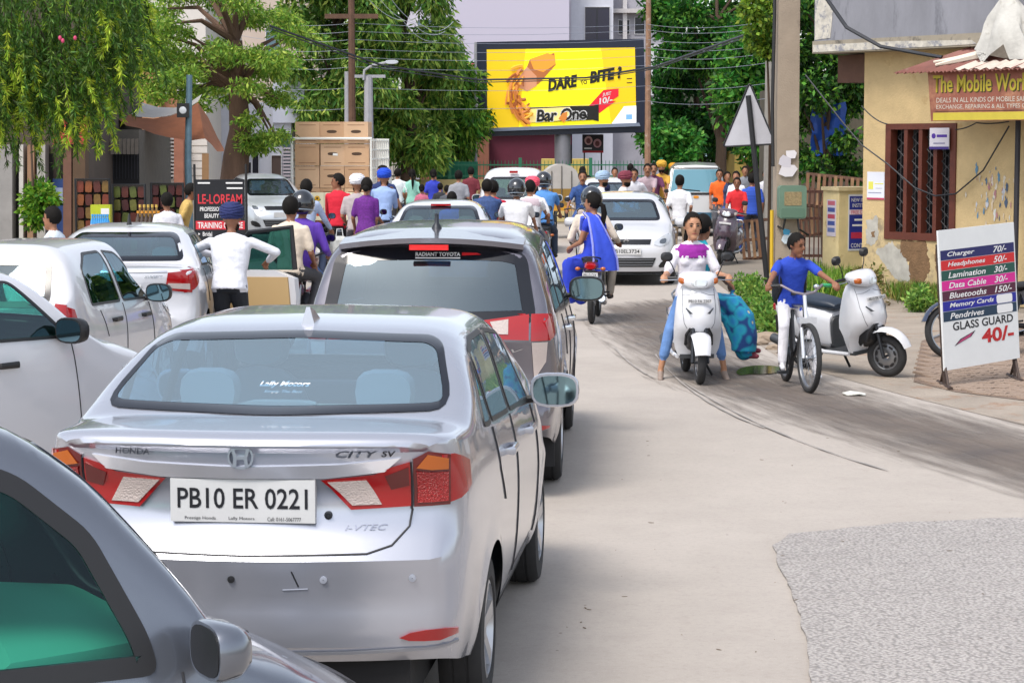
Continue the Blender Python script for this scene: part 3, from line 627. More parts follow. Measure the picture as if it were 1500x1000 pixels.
# --- grey-silver people carrier ahead of it
def build_carrier():
    L, H = 4.73, 1.80
    sp = dict(L=L, W=1.76, sill=.30, lift_r=.12, R=.36, ar=1.02, af=3.77, tumble=.26, fil=.12, pr=.12, pf=.25, nroof=6.5,
        top=[(0, 1.10), (.03, 1.16), (.08, 1.24), (.22, 1.52), (.32, 1.68), (.42, 1.74), (.9, 1.785), (1.6, 1.80), (2.5, 1.78), (3.0, 1.70), (3.75, 1.22), (4.2, 1.12), (4.55, 1.02), (4.73, .85)],
        belt=[(0, 1.20), (.4, 1.20), (1.2, 1.16), (2.6, 1.10), (3.6, 1.03), (4.3, .92), (4.73, .74)],
        plan=[(0, .90), (.2, .955), (.7, .99), (1.3, 1), (3.6, 1), (4.3, .94), (4.73, .80)],
        rear=[(.3, .12), (.42, .08), (.47, -.05), (.62, -.06), (.66, .02), (.85, .05), (1.0, .03), (1.07, .02), (1.15, .02), (1.8, .05)], front=[(.3, .06), (.5, 0), (.7, .02), (1.0, .1)],
        rearwin=[(-.72, 1.175), (0, 1.16), (.72, 1.175), (.64, 1.62), (.5, 1.66), (0, 1.67), (-.5, 1.66), (-.64, 1.62)], fr=.085, wind=[(-.66, 1.22), (.66, 1.22), (.54, 1.68), (-.54, 1.68)],
        sidewin=[[(.55, 1.21), (1.25, 1.19), (1.25, 1.62), (.75, 1.60)], [(1.32, 1.19), (2.2, 1.15), (2.2, 1.66), (1.32, 1.64)], [(2.28, 1.14), (3.35, 1.09), (2.9, 1.60), (2.28, 1.66)]],
        seams=[[(2.24, .4), (2.24, 1.12)], [(3.35, 1.06), (3.36, .45)], [(1.45, .85), (1.29, 1.15)]], handles=[(1.75, 1.02), (2.85, 1.0)], mirror=(3.3, 1.20), mirs=1.2,
        rows=[(.8, .58, True), (1.7, .64, True), (2.6, .66, False)], dash=(3.2, 1.18), hmat=CHROME, mirpaint=BLACK)
    yaw = R(3.2); fwd = Vector((math.sin(yaw), math.cos(yaw), 0)); c = Vector((-.56, 14.3, 0)) + fwd * (L / 2)
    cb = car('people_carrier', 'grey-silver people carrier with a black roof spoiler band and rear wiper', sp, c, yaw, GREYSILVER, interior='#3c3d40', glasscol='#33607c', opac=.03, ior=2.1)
    root, bvh, h, W_ = cb
    for s_, ax in ((1, 'right'), (-1, 'left')):
        l = lamp(cb, [(s_ * .36, 1.195), (s_ * .60, 1.225), (s_ * .665, 1.232), (s_ * .665, 1.065), (s_ * .42, 1.075)], 'rear', REDLENS, 'tail_lamp', sm=0)
        lamp(cb, [(s_ * .41, 1.185), (s_ * .53, 1.20), (s_ * .53, 1.105), (s_ * .45, 1.108)], 'rear', CLEAR, 'reversing_lens', off=.017, sm=0, parent=l)
        lamp(cb, [(s_ * .68, 1.234), (s_ * .785, 1.235), (s_ * .785, 1.06), (s_ * .68, 1.06)], 'rear', REDLENS, 'lamp_housing', sm=0, parent=l)
        lamp(cb, [(s_ * .685, 1.05), (s_ * .785, 1.05), (s_ * .775, .92), (s_ * .70, .80)], 'rear', CLEAR, 'indicator_lens', sm=0, parent=l)
        y0 = bvh.ray_cast(Vector((s_ * .78, -20, 1.15)), Vector((0, 1, 0)))[0].y
        lamp(cb, [(y0, 1.06), (y0 + .12, 1.10), (y0 + .14, 1.23), (y0 - .02, 1.235)], ax, REDLENS, 'lamp_side', sm=0, parent=l)
        lamp(cb, [(s_ * .60, .475), (s_ * .80, .475), (s_ * .80, .505), (s_ * .62, .505)], 'rear', REDLENS, 'bumper_reflector')
        ribbon(bvh, [(s_ * .70, .80), (s_ * .62, .70), (s_ * .60, .66)], 'rear', INK, 'tailgate_seam', root, w=.01)
    ribbon(bvh, [(-.6, .66), (0, .65), (.6, .66)], 'rear', INK, 'tailgate_seam', root, w=.01)
    lamp(cb, [(-.36, 1.12), (.36, 1.12), (.36, 1.15), (-.36, 1.15)], 'rear', CHROME, 'tailgate_garnish', sm=0)
    plate_on(cb, 'rear', 0, .92, .5, .12, None)
    text_on(cb, 'rear', (.46, .985, .53, 1.0), '2.4', CHROME, .006, 'chrome_lettering'); text_on(cb, 'rear', (.55, .985, .63, 1.008), 'V', CHROME, .006, 'chrome_lettering', .3)
    # spoiler with brake lamp
    mb = MB(); S0, S1 = [], []
    for k in range(13):
        x = -.62 + 1.24 * k / 12; e = (x / .62) ** 2; S0.append([(x, -h + .17 + .16 * e, 1.735 - .05 * e), (x, -h + .17 + .16 * e, 1.70 - .05 * e), (x, -h + .55, 1.70 - .04 * e), (x, -h + .62, 1.77 - .05 * e)])
    mb.loft(S0); mb.build('roof_spoiler', GREYSILVER, root)
    MB().box((-.13, -h + .155, 1.655), (.13, -h + .175, 1.69)).build('high_brake_lamp', mat('#d01515', .3), root)
    text_on(cb, 'rear', (-.10, 1.61, .20, 1.635), 'RADIANT TOYOTA', WHITE, .008, 'window_sticker', 0, .03); lamp(cb, [(-.10, 1.592), (.20, 1.592), (.20, 1.600), (-.10, 1.600)], 'rear', WHITE, 'window_sticker', off=.008, sm=0)
    lamp(cb, [(.21, 1.612), (.34, 1.618), (.31, 1.630), (.21, 1.632)], 'rear', mat('#c01018', .4), 'window_sticker', off=.008, sm=0)
    p = [bvh.ray_cast(Vector((x, -20, z)), Vector((0, 1, 0)))[0] + Vector((0, -.03, 0)) for x, z in ((.13, 1.21), (-.02, 1.215), (-.16, 1.205), (-.34, 1.19))]
    MB().tube(p, [.024, .02, .014, .008], 8).build('rear_wiper', BLACK, root)
    MB().lathe([(.04, 0), (.03, .03), (.016, .05), (.014, .11), (.004, .115)], Matrix.Translation((0, -h + .75, 1.765)), 12).build('roof_antenna', DKMETAL, root)
    MB().box((-.66, -h + .16, .34), (.66, -h + .3, .5)).build('bumper_valance', mat('#1d1d1f', .8), root)
    for s_ in (1, -1): MB().box((s_ * .72 - .10, -h + .55, .16), (s_ * .72 + .10, -h + .58, .42)).build('mud_flap', mat('#262628', .8), root)
    return cb
# ------------------------------------------------------------------ placing the cars
def rear_at(px, Y, yaw, L):
    """centre of a car whose rear bumper middle is at picture column px and depth Y"""
    return Vector((GX(px, Y) + math.sin(yaw) * L / 2, Y + math.cos(yaw) * L / 2, 0))
def build_cars():
    build_silver_saloon(); build_carrier()
    # dark silver hatchback beside the camera, heading across to the right
    sp = hatch_spec(L=3.45, H=1.47, W=1.50, b=.80); B = 2.62
    sp['top'] = [(0, .9), (.02, 1.0), (.12, 1.12), (.30, 1.30), (.45, 1.46), (.8, 1.60), (1.4, 1.63), (B - .75, 1.61), (B - .50, 1.55), (B - .30, 1.42), (B - .13, 1.23), (B, 1.06), (B + .12, .90), (B + .35, .80), (B + .60, .68), (3.45, .52)]
    sp['belt'] = [(0, .84), (.5, .84), (1.5, .82), (B, .80), (B + .4, .66), (3.45, .46)]
    sp['wind'] = [(-.50, 1.06), (.50, 1.06), (.40, 1.48), (-.40, 1.48)]
    sp['sidewin'] = [[(.62, .88), (1.12, .86), (1.12, 1.51), (.78, 1.44)], [(1.19, .86), (B - .15, .84), (B - .17, .95), (B - .31, 1.25), (B - .50, 1.42), (B - .75, 1.52), (1.19, 1.545)]]; sp['nroof'] = 8; sp['tumble'] = .26
    sp.update(sfr=.06, mirs=1.0, mirror=(B - .02, .93), rows=[(.75, .5, True), (1.55, .45, False)], dash=(B - .60, .92), steer=.34, shelf=(.25, .75, .9))
    sp['seams'] = [[(1.155, .32), (1.155, .84)], [(B - .08, .84), (B - .05, .5)]]; sp['handles'] = [(1.0, .74), (1.35, .74)]
    yaw = R(60); f = Vector((math.sin(yaw), math.cos(yaw), 0)); r = Vector((f.y, -f.x, 0))
    base = Vector((-.88, 6.22, 0)); c = base - r * .70 + f * (3.45 / 2 - B)      # foot of the windscreen pillar
    cb = car('hatchback_car', 'dark silver hatchback with teal tinted driver window and silver wing mirror', sp, c, yaw, mat('#6f747e', .24, .7, coat=.9), interior='#b4ac98', belt2='#6f9a94', glasscol='#a4ecda', ior=1.4)
    root, bvh, h, W_ = cb; front_kit(cb, .56)
    for q in [c for c in root.children_recursive if c.name.startswith('mirror_glass')]: q.data.materials[0] = BLACK
    for z in (.70, .78):
        for k in range(3): MB().box((.22, -h + 1.985, z + k * .02), (.44, -h + 2.01, z + k * .02 + .01)).build('air_vent', BLACK, root)
    rear_kit(cb, .82, 1.08, .52, .72)
    # white car at the left edge
    sp = hatch_spec(L=3.8, H=1.62, W=1.56, b=1.10, up=dict(mirpaint=BLACK, hmat=BLACK, mirs=1.0, rows=[(.75, .7, True), (1.75, .66, False)])); sp['top'] = [(y, z * (1.08 if z < 1.2 else 1.02)) for y, z in sp['top']]; sp['belt'] = [(y, z * 1.06) for y, z in sp['belt']]; sp['wind'] = [(-.58, 1.18), (.58, 1.18), (.48, 1.5), (-.48, 1.5)]
    yaw = R(33); f = Vector((math.sin(yaw), math.cos(yaw), 0)); nose = Vector((-2.82, 15.5, 0))
    cb = car('hatchback_car', 'white hatchback with black door mirror squeezing in behind the dark silver hatchback', sp, nose - f * 1.9, yaw, WHITEP, interior='#6a5a48', glasscol='#6fb5aa'); front_kit(cb, .76); rear_kit(cb, .85, 1.15, .55, .75)
    # white hatchback with upright tail lamp
    sp = hatch_spec(L=3.4, H=1.53, W=1.58, up=dict(hmat=BLACK, mirpaint=BLACK)); yaw = R(8)
    f = Vector((math.sin(yaw), math.cos(yaw), 0)); r = Vector((f.y, -f.x, 0)); corner = Vector((GX(100, 17.8), 17.8, 0)); c = corner - r * .74 + f * 1.6
    cb = car('hatchback_car', 'white hatchback with upright red tail lamp between the other two white cars', sp, c, yaw, WHITEP, interior='#4a4a4c', glasscol='#74b0bc', ior=1.9); front_kit(cb, .74)
    for s_, ax in ((1, 'right'), (-1, 'left')):
        l = lamp(cb, [(s_ * .56, .84), (s_ * .70, .82), (s_ * .685, 1.04), (s_ * .60, 1.05)], 'rear', REDLENS, 'tail_lamp', sm=0); lamp(cb, [(-1.60, .82), (-1.42, .80), (-1.46, 1.0), (-1.58, 1.045)], ax, REDLENS, 'lamp_side', sm=0, parent=l)
    plate_on(cb, 'rear', 0, .62, .5, .12, None)
    # white saloon with open door
    sp = sedan_spec(L=4.1, H=1.52, dk=1.13, W=1.68, up=dict(hmat=WHITEP)); yaw = R(-4)
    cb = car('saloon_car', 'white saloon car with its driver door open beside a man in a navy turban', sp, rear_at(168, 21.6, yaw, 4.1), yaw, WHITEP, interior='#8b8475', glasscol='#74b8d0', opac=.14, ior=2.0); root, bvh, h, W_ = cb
    rear_kit(cb, .88, 1.10, .48, .74, .2); front_kit(cb, .74); plate_on(cb, 'rear', 0, .90, .5, .12, None); text_on(cb, 'rear', (.28, 1.03, .46, 1.055), 'SWIFT', CHROME, .006, 'chrome_lettering', .2, .02)
    lamp(cb, [(-.5, 1.10), (.5, 1.10), (.5, 1.085), (-.5, 1.085)], 'rear', CHROME, 'trunk_garnish', sm=0)
    MB().lathe([(.03, 0), (.02, .04), (.008, .12)], Matrix.Translation((0, -h + 1.4, 1.51)), 10).build('roof_antenna', BLACK, root)
    # the open driver door: panel, window frame, pocket
    hx, hy = W_, h - 1.28; op = R(58); D = Matrix.Translation((hx, hy, 0)) @ Matrix.Rotation(op, 4, 'Z')
    fn = lambda u, v, d: D @ Vector((d, -u, v))
    mb = MB().mat(WHITEP); mb.prism(smoothclosed([(0, .30), (1.0, .30), (1.06, .6), (1.02, .98), (0, .95)], 1), -.03, .05, fn)
    dr = mb.build('open_door', None, root)
    mb = MB(); mb.prism([(.02, .38), (.95, .38), (.98, .60), (.95, .90), (.02, .88)], -.05, -.031, fn); mb.build('door_lining', mat('#b09468', .8), dr)
    fp = [(0, .95), (.42, 1.38), (.98, 1.45), (1.02, .98)]; MB().tube([fn(u, v, 0) for u, v in fp], .03, 6).build('window_frame', BLACK, dr)
    mb = MB(); mb.prism([(.05, .96), (.44, 1.37), (.96, 1.43), (1.0, .98)], -.004, .004, fn); mb.build('door_window', glass('#79a8a4', 1.5), dr)
    # saloon ahead of the carrier, only its roof and rear glass show
    sp = sedan_spec(L=4.2, H=1.52, W=1.70); yaw = R(1)
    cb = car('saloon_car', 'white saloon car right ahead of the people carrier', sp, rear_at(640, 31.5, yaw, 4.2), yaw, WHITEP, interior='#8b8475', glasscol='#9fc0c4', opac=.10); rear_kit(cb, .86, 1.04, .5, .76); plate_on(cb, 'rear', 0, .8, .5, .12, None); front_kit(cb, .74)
    MB().box((-.15, -cb[2] + 1.17, 1.44), (.15, -cb[2] + 1.20, 1.47)).build('high_brake_lamp', REDLENS, cb[0])
    # tall white van with pink-turbaned rider behind it
    sp = hatch_spec(L=3.9, H=1.86, W=1.62, b=1.08, up=dict(nroof=7, tumble=.22, rearwin=[(-.56, 1.18), (.56, 1.18), (.50, 1.66), (-.50, 1.66)])); sp['top'] = [(0, 1.05), (.03, 1.2), (.10, 1.5), (.18, 1.72), (.35, 1.82), (.7, 1.86), (2.2, 1.85), (2.6, 1.74), (3.1, 1.14), (3.5, 1.02), (3.9, .8)]
    sp['wind'] = [(-.62, 1.16), (.62, 1.16), (.5, 1.72), (-.5, 1.72)]; sp['sidewin'] = [[(.4, 1.14), (1.3, 1.14), (1.3, 1.7), (.55, 1.68)], [(1.37, 1.14), (2.75, 1.12), (2.45, 1.62), (1.37, 1.7)]]
    yaw = R(2); cb = car('tall_hatchback_car', 'tall white hatchback with upright rear window ahead of the helmeted riders', sp, rear_at(752, 47, yaw, 3.9), yaw, WHITEP, interior='#7a756c', glasscol='#9fc6d0', opac=.06); rear_kit(cb, .95, 1.22, .62, .76); plate_on(cb, 'rear', 0, .72, .5, .12, None)
    MB().box((-.09, -cb[2] + .16, 1.74), (.09, -cb[2] + .20, 1.79)).build('high_brake_lamp', REDLENS, cb[0]); front_kit(cb, .8)
    # white hatchback coming towards us
    sp = hatch_spec(L=3.85, H=1.53, W=1.70, up=dict()); yaw = R(180 + 3)
    f = Vector((math.sin(yaw), math.cos(yaw), 0)); nose = Vector((GX(917, 36.4), 36.4, 0)); c = nose - f * 1.92
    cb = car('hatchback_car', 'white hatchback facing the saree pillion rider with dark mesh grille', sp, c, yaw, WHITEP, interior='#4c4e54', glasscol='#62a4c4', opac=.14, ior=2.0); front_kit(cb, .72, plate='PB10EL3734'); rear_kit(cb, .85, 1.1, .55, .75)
    root, bvh, h, W_ = cb; y = bvh.ray_cast(Vector((0, 20, .74)), Vector((0, -1, 0)))[0].y
    q = lambda u, v, d: Vector((u, y + .016 + d, .73 + v)); mb = MB()
    for s_ in (1, -1): mb.prism([(s_ * .055, s_ * .012), (s_ * .0, s_ * .058), (s_ * -.055, s_ * .02), (s_ * -.03, s_ * .008), (s_ * .0, s_ * .03), (s_ * .03, s_ * .005), (s_ * .0, s_ * -.012)], 0, .012, q)
    mb.build('emblem', CHROME, root)
    # car behind it
    sp = hatch_spec(L=3.7, H=1.55, W=1.66); yaw = R(180 - 2); f = Vector((math.sin(yaw), math.cos(yaw), 0))
    cb = car('hatchback_car', 'white hatchback behind the oncoming one beside the cycle rickshaw', sp, Vector((GX(893, 52), 54, 0)), yaw, WHITEP, interior='#4c4e54', glasscol='#62a4c4', opac=.14, ior=2.0); front_kit(cb, .74, plate=' ')
    # small car parked on the left
    sp = hatch_spec(L=3.7, H=1.56, W=1.66); yaw = R(180 - 22); f = Vector((math.sin(yaw), math.cos(yaw), 0))
    cb = car('hatchback_car', 'silver hatchback parked facing the road between the black signboard and the box truck', sp, Vector((GX(375, 50), 51.5, .12)), yaw, mat('#c2c8ce', .3, .3, coat=.9), interior='#4c4e54', glasscol='#7fa9bb', opac=.06); front_kit(cb, .78, plate=' ')
    minivan(); box_truck(); rickshaw()
def minivan():
    """small forward-control taxi van facing us"""
    root = thing('taxi_van', 'white flat-fronted taxi van with orange badge facing the road', 'van', (GX(1018, 57.5), 57.5, 0), R(180 - 4))
    wp = WHITEP2; secs = []
    prof = [(0, .42, .72), (.06, .35, .76), (.5, .32, .78), (2.8, .32, .78), (2.95, .36, .76)]
    V = []; mb = MB()
    for y, zb, w in [(-1.5, .38, .74), (-1.42, .34, .77), (1.0, .34, .77), (1.35, .36, .76), (1.42, .4, .74)]:
        secs.append((y, w, zb))
    rings = []
    for y, w, zb in secs:
        zt = 1.86 if y < 1.0 else (1.80 if y < 1.2 else 1.12); wt = w - (.12 if zt > 1.5 else .03)
        zs = 1.15 if y < 1.36 else 1.08
        rings.append([(-w + .05, y, zb), (-w, y, zb + .1), (-w, y, zs), (-wt, y, zt - .10 if zt > 1.5 else zt - .05), (-wt + .12, y, zt), (0, y, zt + .03), (wt - .12, y, zt), (wt, y, zt - .10 if zt > 1.5 else zt - .05), (w, y, zs), (w, y, zb + .1), (w - .05, y, zb)])
    mb.loft(rings); mb.build('body', wp, root, ang=25)
    s = math.atan2(.38, .68)
    fn = lambda u, v, d: Vector((u, 1.395 - (v - 1.14) * .42 + d, v))
    mb = MB(); mb.prism([(-.66, 1.13), (.66, 1.13), (.57, 1.72), (-.57, 1.72)], .0, .02, fn); w_ = mb.build('windshield', mat('#4f7f8d', .04, spec=1.0, metal=.3), root)
    fr = [(-.68, 1.11), (.68, 1.11), (.585, 1.745), (-.585, 1.745), (-.68, 1.11)]; MB().tube([fn(u, v, .02) for u, v in fr], .02, 6).build('window_frame', BLACK, w_)
    MB().tube([fn(-.1, 1.17, .03), fn(.4, 1.22, .035)], .012, 5).build('wiper', BLACK, root)
    ff = lambda u, v, d: Vector((u, 1.42 + d, v))
    for s_ in (1, -1):
        mb = MB().mat(BLACK); mb.prism(smoothclosed([(s_ * .46, .70), (s_ * .70, .70), (s_ * .70, .92), (s_ * .46, .92)], 1), 0, .04, ff); hl = mb.build('headlamp', None, root)
        MB().lathe([(.08, 0), (.07, .02), (.002, .03)], Matrix.Translation((s_ * .58, 1.46, .81)) @ Matrix.Rotation(R(-90), 4, 'X'), 16).build('lamp_lens', CLEAR, hl)
        mirror_part(root, s_, s_ * .92, 1.2, 1.3, BLACK, .9)
        for y in (-.95, .95): wheel(root, s_ * .68, y, .27, .14, 'steel', s_)
    mb = MB(); mb.prism([(-.40, .36), (.40, .36), (.40, .62), (-.40, .62)], -.01, .015, ff); mb.build('bumper_panel', mat('#2c5a72', .5), root)
    mb = MB(); mb.prism(smoothclosed([(-.07, .98), (.07, .98), (.07, 1.05), (-.07, 1.05)], 2), 0, .012, ff); mb.build('badge', mat('#d88a1c', .5), root)
    MB().box((-.74, 1.40, 1.07), (.74, 1.43, 1.09)).build('trim_strip', DKMETAL, root)
    MB().box((-.6, -1.3, .2), (.6, 1.3, .45)).build('underbody', BLACK, root)
def box_truck():
    Y = 52.0; x0, x1 = GX(430, Y), GX(543, Y); xc = (x0 + x1) / 2; w = (x1 - x0) / 2; root = thing('cargo_truck', 'small cargo truck with white cage sides carrying stacked cardboard boxes', 'truck', (xc, Y, 0), R(-4)); WT = mat('#e2e2dc', .5, var=.06)
    fn = lambda u, v, d: Vector((u, -d, v))
    MB().box((-w, .02, .72), (w, 3.2, .80)).build('load_bed', mat('#5a4a3a', .7), root)
    tg = MB().box((-w, -.03, .52), (w, .02, 1.22)).build('tailgate', mat('#e6dfc2', .5, var=.08), root, smooth=False)
    for i in range(6):
        u = -w + .06 + i * (2 * w - .12) / 5; MB().box((u - .018, -.05, .52), (u + .018, -.03, 1.22)).build('tailgate_rib', mat('#cfc9ae', .5), tg)
    for i in range(5):
        u = -w + .06 + (i + .5) * (2 * w - .12) / 5
        mb = MB().mat(mat('#2f7a3c', .5)); mb.prism(smoothclosed([(u - .11, 1.05), (u, 1.0), (u + .11, 1.05), (u, 1.10)], 1), .03, .034, fn)
        mb.mat(mat('#d8a81c', .5)); mb.prism(smoothclosed([(u - .06, 1.02), (u + .06, 1.02), (u + .06, 1.14), (u - .06, 1.14)], 2), .034, .038, fn); mb.mat(mat('#4a2a12', .5)); mb.prism(smoothclosed([(u - .025, 1.055), (u + .025, 1.055), (u + .025, 1.105), (u - .025, 1.105)], 2), .038, .041, fn); mb.build('painted_flower', None, tg)
    OR = mat('#c9481a', .5)
    text('lettering', 'BLOW', OR, tg, (-.55, .66, .40, .92), fn, .036, bold=.02)
    MB().box((-w, -.05, .48), (w, .0, .56)).build('bumper_beam', mat('#6b3b22', .6), tg)
    zt = ZY(203, Y)
    cg = MB(); 
    for s_ in (-1, 1):
        cg = MB(); x = s_ * (w + .03)
        for k in range(9): cg.tube([(x, k * .4, .8), (x, k * .4, zt)], .028, 5)
        for k in range(8):
            z = .9 + k * (zt - .95) / 7; cg.tube([(x, -.02, z), (x, 3.2, z)], .022, 5)
        cg.build('cage_side', WT, root)
    MB().tube([(-w - .03, 0, .9), (-w - .03, 0, zt), (w + .03, 0, zt), (w + .03, 0, .9)], .04, 6).build('cage_frame', WT, root)
    cab = MB().blob([(3.35, 0, 1.0, w - .05, .45), (3.45, 0, 1.22, w, .68), (4.1, 0, 1.22, w, .68), (4.5, 0, 1.0, w - .02, .45), (4.75, 0, .85, w - .05, .28)], 20, e=6); cab.build('cab', WT, root)
    MB().box((-.55, 3.33, 1.35), (.55, 3.36, 1.75)).build('cab_window', FRIT, root)
    MB().box((-.4, .1, .45), (.4, 4.4, .7)).build('chassis', BLACK, root)
    for y in (.75, 3.9):
        for s_ in (1, -1): wheel(root, s_ * (w - .1), y, .30, .17, 'steel', s_)
    for s_ in (1, -1):
        l = MB().box((s_ * (w - .28) - .1, -.09, .49), (s_ * (w - .28) + .1, -.05, .57)).build('tail_lamp', REDLENS, root)
    # boxes are things of their own
    CB = [mat('#c4a07e', .8, var=.07, scale=3), mat('#bb9674', .8, var=.08, scale=3), mat('#cba988', .8, var=.06, scale=3)]; bw = (2 * w - .06) / 3; bh = (zt - .84) / 3.15; rows = ['bottom', 'second', 'third', 'top']; cols = ['cage side', 'middle', 'kerbside']
    M = Matrix.Translation(root.location) @ Matrix.Rotation(root.rotation_euler.z, 4, 'Z')
    for r in range(4):
        for c in range(3):
            jx, jy = rnd.uniform(-.012, .012), rnd.uniform(-.03, .03); b = thing('cardboard_box', '%s brown cardboard box in the %s row, %s column of the truck load' % ('sealed' if (r + c) % 2 else 'taped', rows[r], ['left-hand', 'centre', 'right-hand'][c]), 'box', M @ Vector((-w + .03 + bw * (c + .5) + jx, .36 + jy, .80 + r * bh)), root.rotation_euler.z + rnd.uniform(-.02, .02), 'cardboard boxes on the truck')
            hw, hh = bw / 2 - .006, bh - .012; d = .3
            mb = MB().box((-hw, -d, 0), (hw, d, hh)); bd = mb.build('carton', CB[(r * 2 + c) % 3], b, smooth=False)
            g = lambda u, v, dd: Vector((u, -d - dd, v))
            TB = mat('#a2764e', .5); mb = MB()
            for zz in (.12, .84): mb.prism([(-hw * .7, hh * zz), (hw * .7, hh * zz), (hw * .7, hh * zz + .012), (-hw * .7, hh * zz + .012)], 0, .003, g)
            mb.build('printed_line', mat('#7a5538', .8), b)
            if c > 0:
                mb = MB().mat(mat('#4a3626', .7)); mb.prism(smoothclosed([(-.12, hh * .48), (.12, hh * .48), (.12, hh * .62), (-.12, hh * .62)], 2), 0, .004, g)
                mb.build('handle_hole', None, b)
                if (r + c) % 3 == 0:
                    mb = MB(); mb.prism([(0, hh * .47), (.12, hh * .46), (.12, hh * .57), (.01, hh * .58)], .004, .007, g); mb.build('label', mat('#e8e8e4', .6), b)
def rickshaw():
    Y = 55.0; root = thing('cycle_rickshaw', 'cycle rickshaw with grey canvas hood standing by the railings', 'rickshaw', (GX(822, Y), Y, 0), R(4))
    hood = MB(); rings = []
    for k in range(10):
        a = math.pi * k / 9; rings.append([(.48 * math.cos(a) * (1 if abs(math.cos(a)) < .99 else 1), y, 1.25 + .62 * math.sin(a) ** .7) for y in (-.1, .1, .5, .8)])
    hood.loft(rings, False, False); hood.add([r[0] for r in rings], [tuple(range(10))]); hood.build('hood', mat('#a9a49e', .8, var=.1), root)
    for x in (-.25, 0, .25): MB().tube([(x, -.115, .95), (x, -.115, 1.82 - abs(x) * .5)], .012, 5).build('hood_rib', mat('#5a564f', .6), root)
    MB().box((-.46, -.1, .82), (.46, .55, 1.25)).build('seat', mat('#8b6b2a', .7), root)
    MB().box((-.46, -.16, .70), (.46, .75, .82)).build('frame_deck', mat('#c08a1e', .6), root)
    for s_ in (1, -1):
        M = Matrix.Translation((s_ * .52, .1, .35)) @ Matrix.Rotation(R(90), 4, 'Y')
        w_ = MB().lathe([(.33 + .02 * math.cos(a), .02 * math.sin(a)) for a in [2 * math.pi * k / 8 for k in range(9)]], M, 28).build('wheel', RUBBER, root)
        mb = MB()
        for k in range(14):
            a = 2 * math.pi * k / 14; mb.tube([M @ Vector((0, 0, 0)), M @ Vector((.32 * math.cos(a), .32 * math.sin(a), 0))], .004, 4)
        mb.build('spokes', STEEL, w_)
    M = Matrix.Translation((0, 1.7, .35)) @ Matrix.Rotation(R(90), 4, 'Y'); MB().lathe([(.33 + .02 * math.cos(a), .02 * math.sin(a)) for a in [2 * math.pi * k / 8 for k in range(9)]], M, 28).build('wheel', RUBBER, root)
    MB().tube([(0, .7, .75), (0, 1.3, .6), (0, 1.62, .9)], .02, 6).tube([(0, 1.7, .35), (0, 1.6, 1.0)], .018, 6).tube([(-.28, 1.5, 1.05), (0, 1.62, 1.0), (.28, 1.5, 1.05)], .012, 6).build('bicycle_frame', DKMETAL, root)
# ------------------------------------------------------------------ ground
def ground_poly(px_list, z=0.0): return [tuple(G(x, y)[:2]) for x, y in px_list]
def attr_sheet(name, poly, z, step, m, kind='structure', uv=None, thick=0.0, label=None, cat=None, parent=None):
    V, F = tri_poly(poly, step); n = len(poly); d = []
    for x, y in V:
        best = 9
        for i in range(n):
            ax, ay = poly[i]; bx, by = poly[(i + 1) % n]; ex, ey = bx - ax, by - ay; t = max(0, min(1, ((x - ax) * ex + (y - ay) * ey) / (ex * ex + ey * ey + 1e-9)))
            best = min(best, math.hypot(x - ax - t * ex, y - ay - t * ey))
        d.append(best)
    me = bpy.data.meshes.new(name); me.from_pydata([(x, y, z) for x, y in V], [], F); me.materials.append(m)
    a = me.attributes.new('edge', 'FLOAT', 'POINT'); a.data.foreach_set('value', d)
    if uv:
        a = me.attributes.new('along', 'FLOAT_VECTOR', 'POINT'); a.data.foreach_set('vector', [c for x, y in V for c in uv(x, y)])
    bm = bmesh.new(); bm.from_mesh(me)
    if thick:
        be = [e for e in bm.edges if e.is_boundary]; r = bmesh.ops.extrude_edge_only(bm, edges=be)
        for v in [g for g in r['geom'] if isinstance(g, bmesh.types.BMVert)]: v.co.z -= thick
    bmesh.ops.recalc_face_normals(bm, faces=bm.faces); bm.to_mesh(me); bm.free()
    for p in me.polygons:
        pass
    return obj_from_mesh(name, me, parent, kind=kind, label=label, cat=cat)
def nd(m): return m.node_tree.nodes, m.node_tree.links
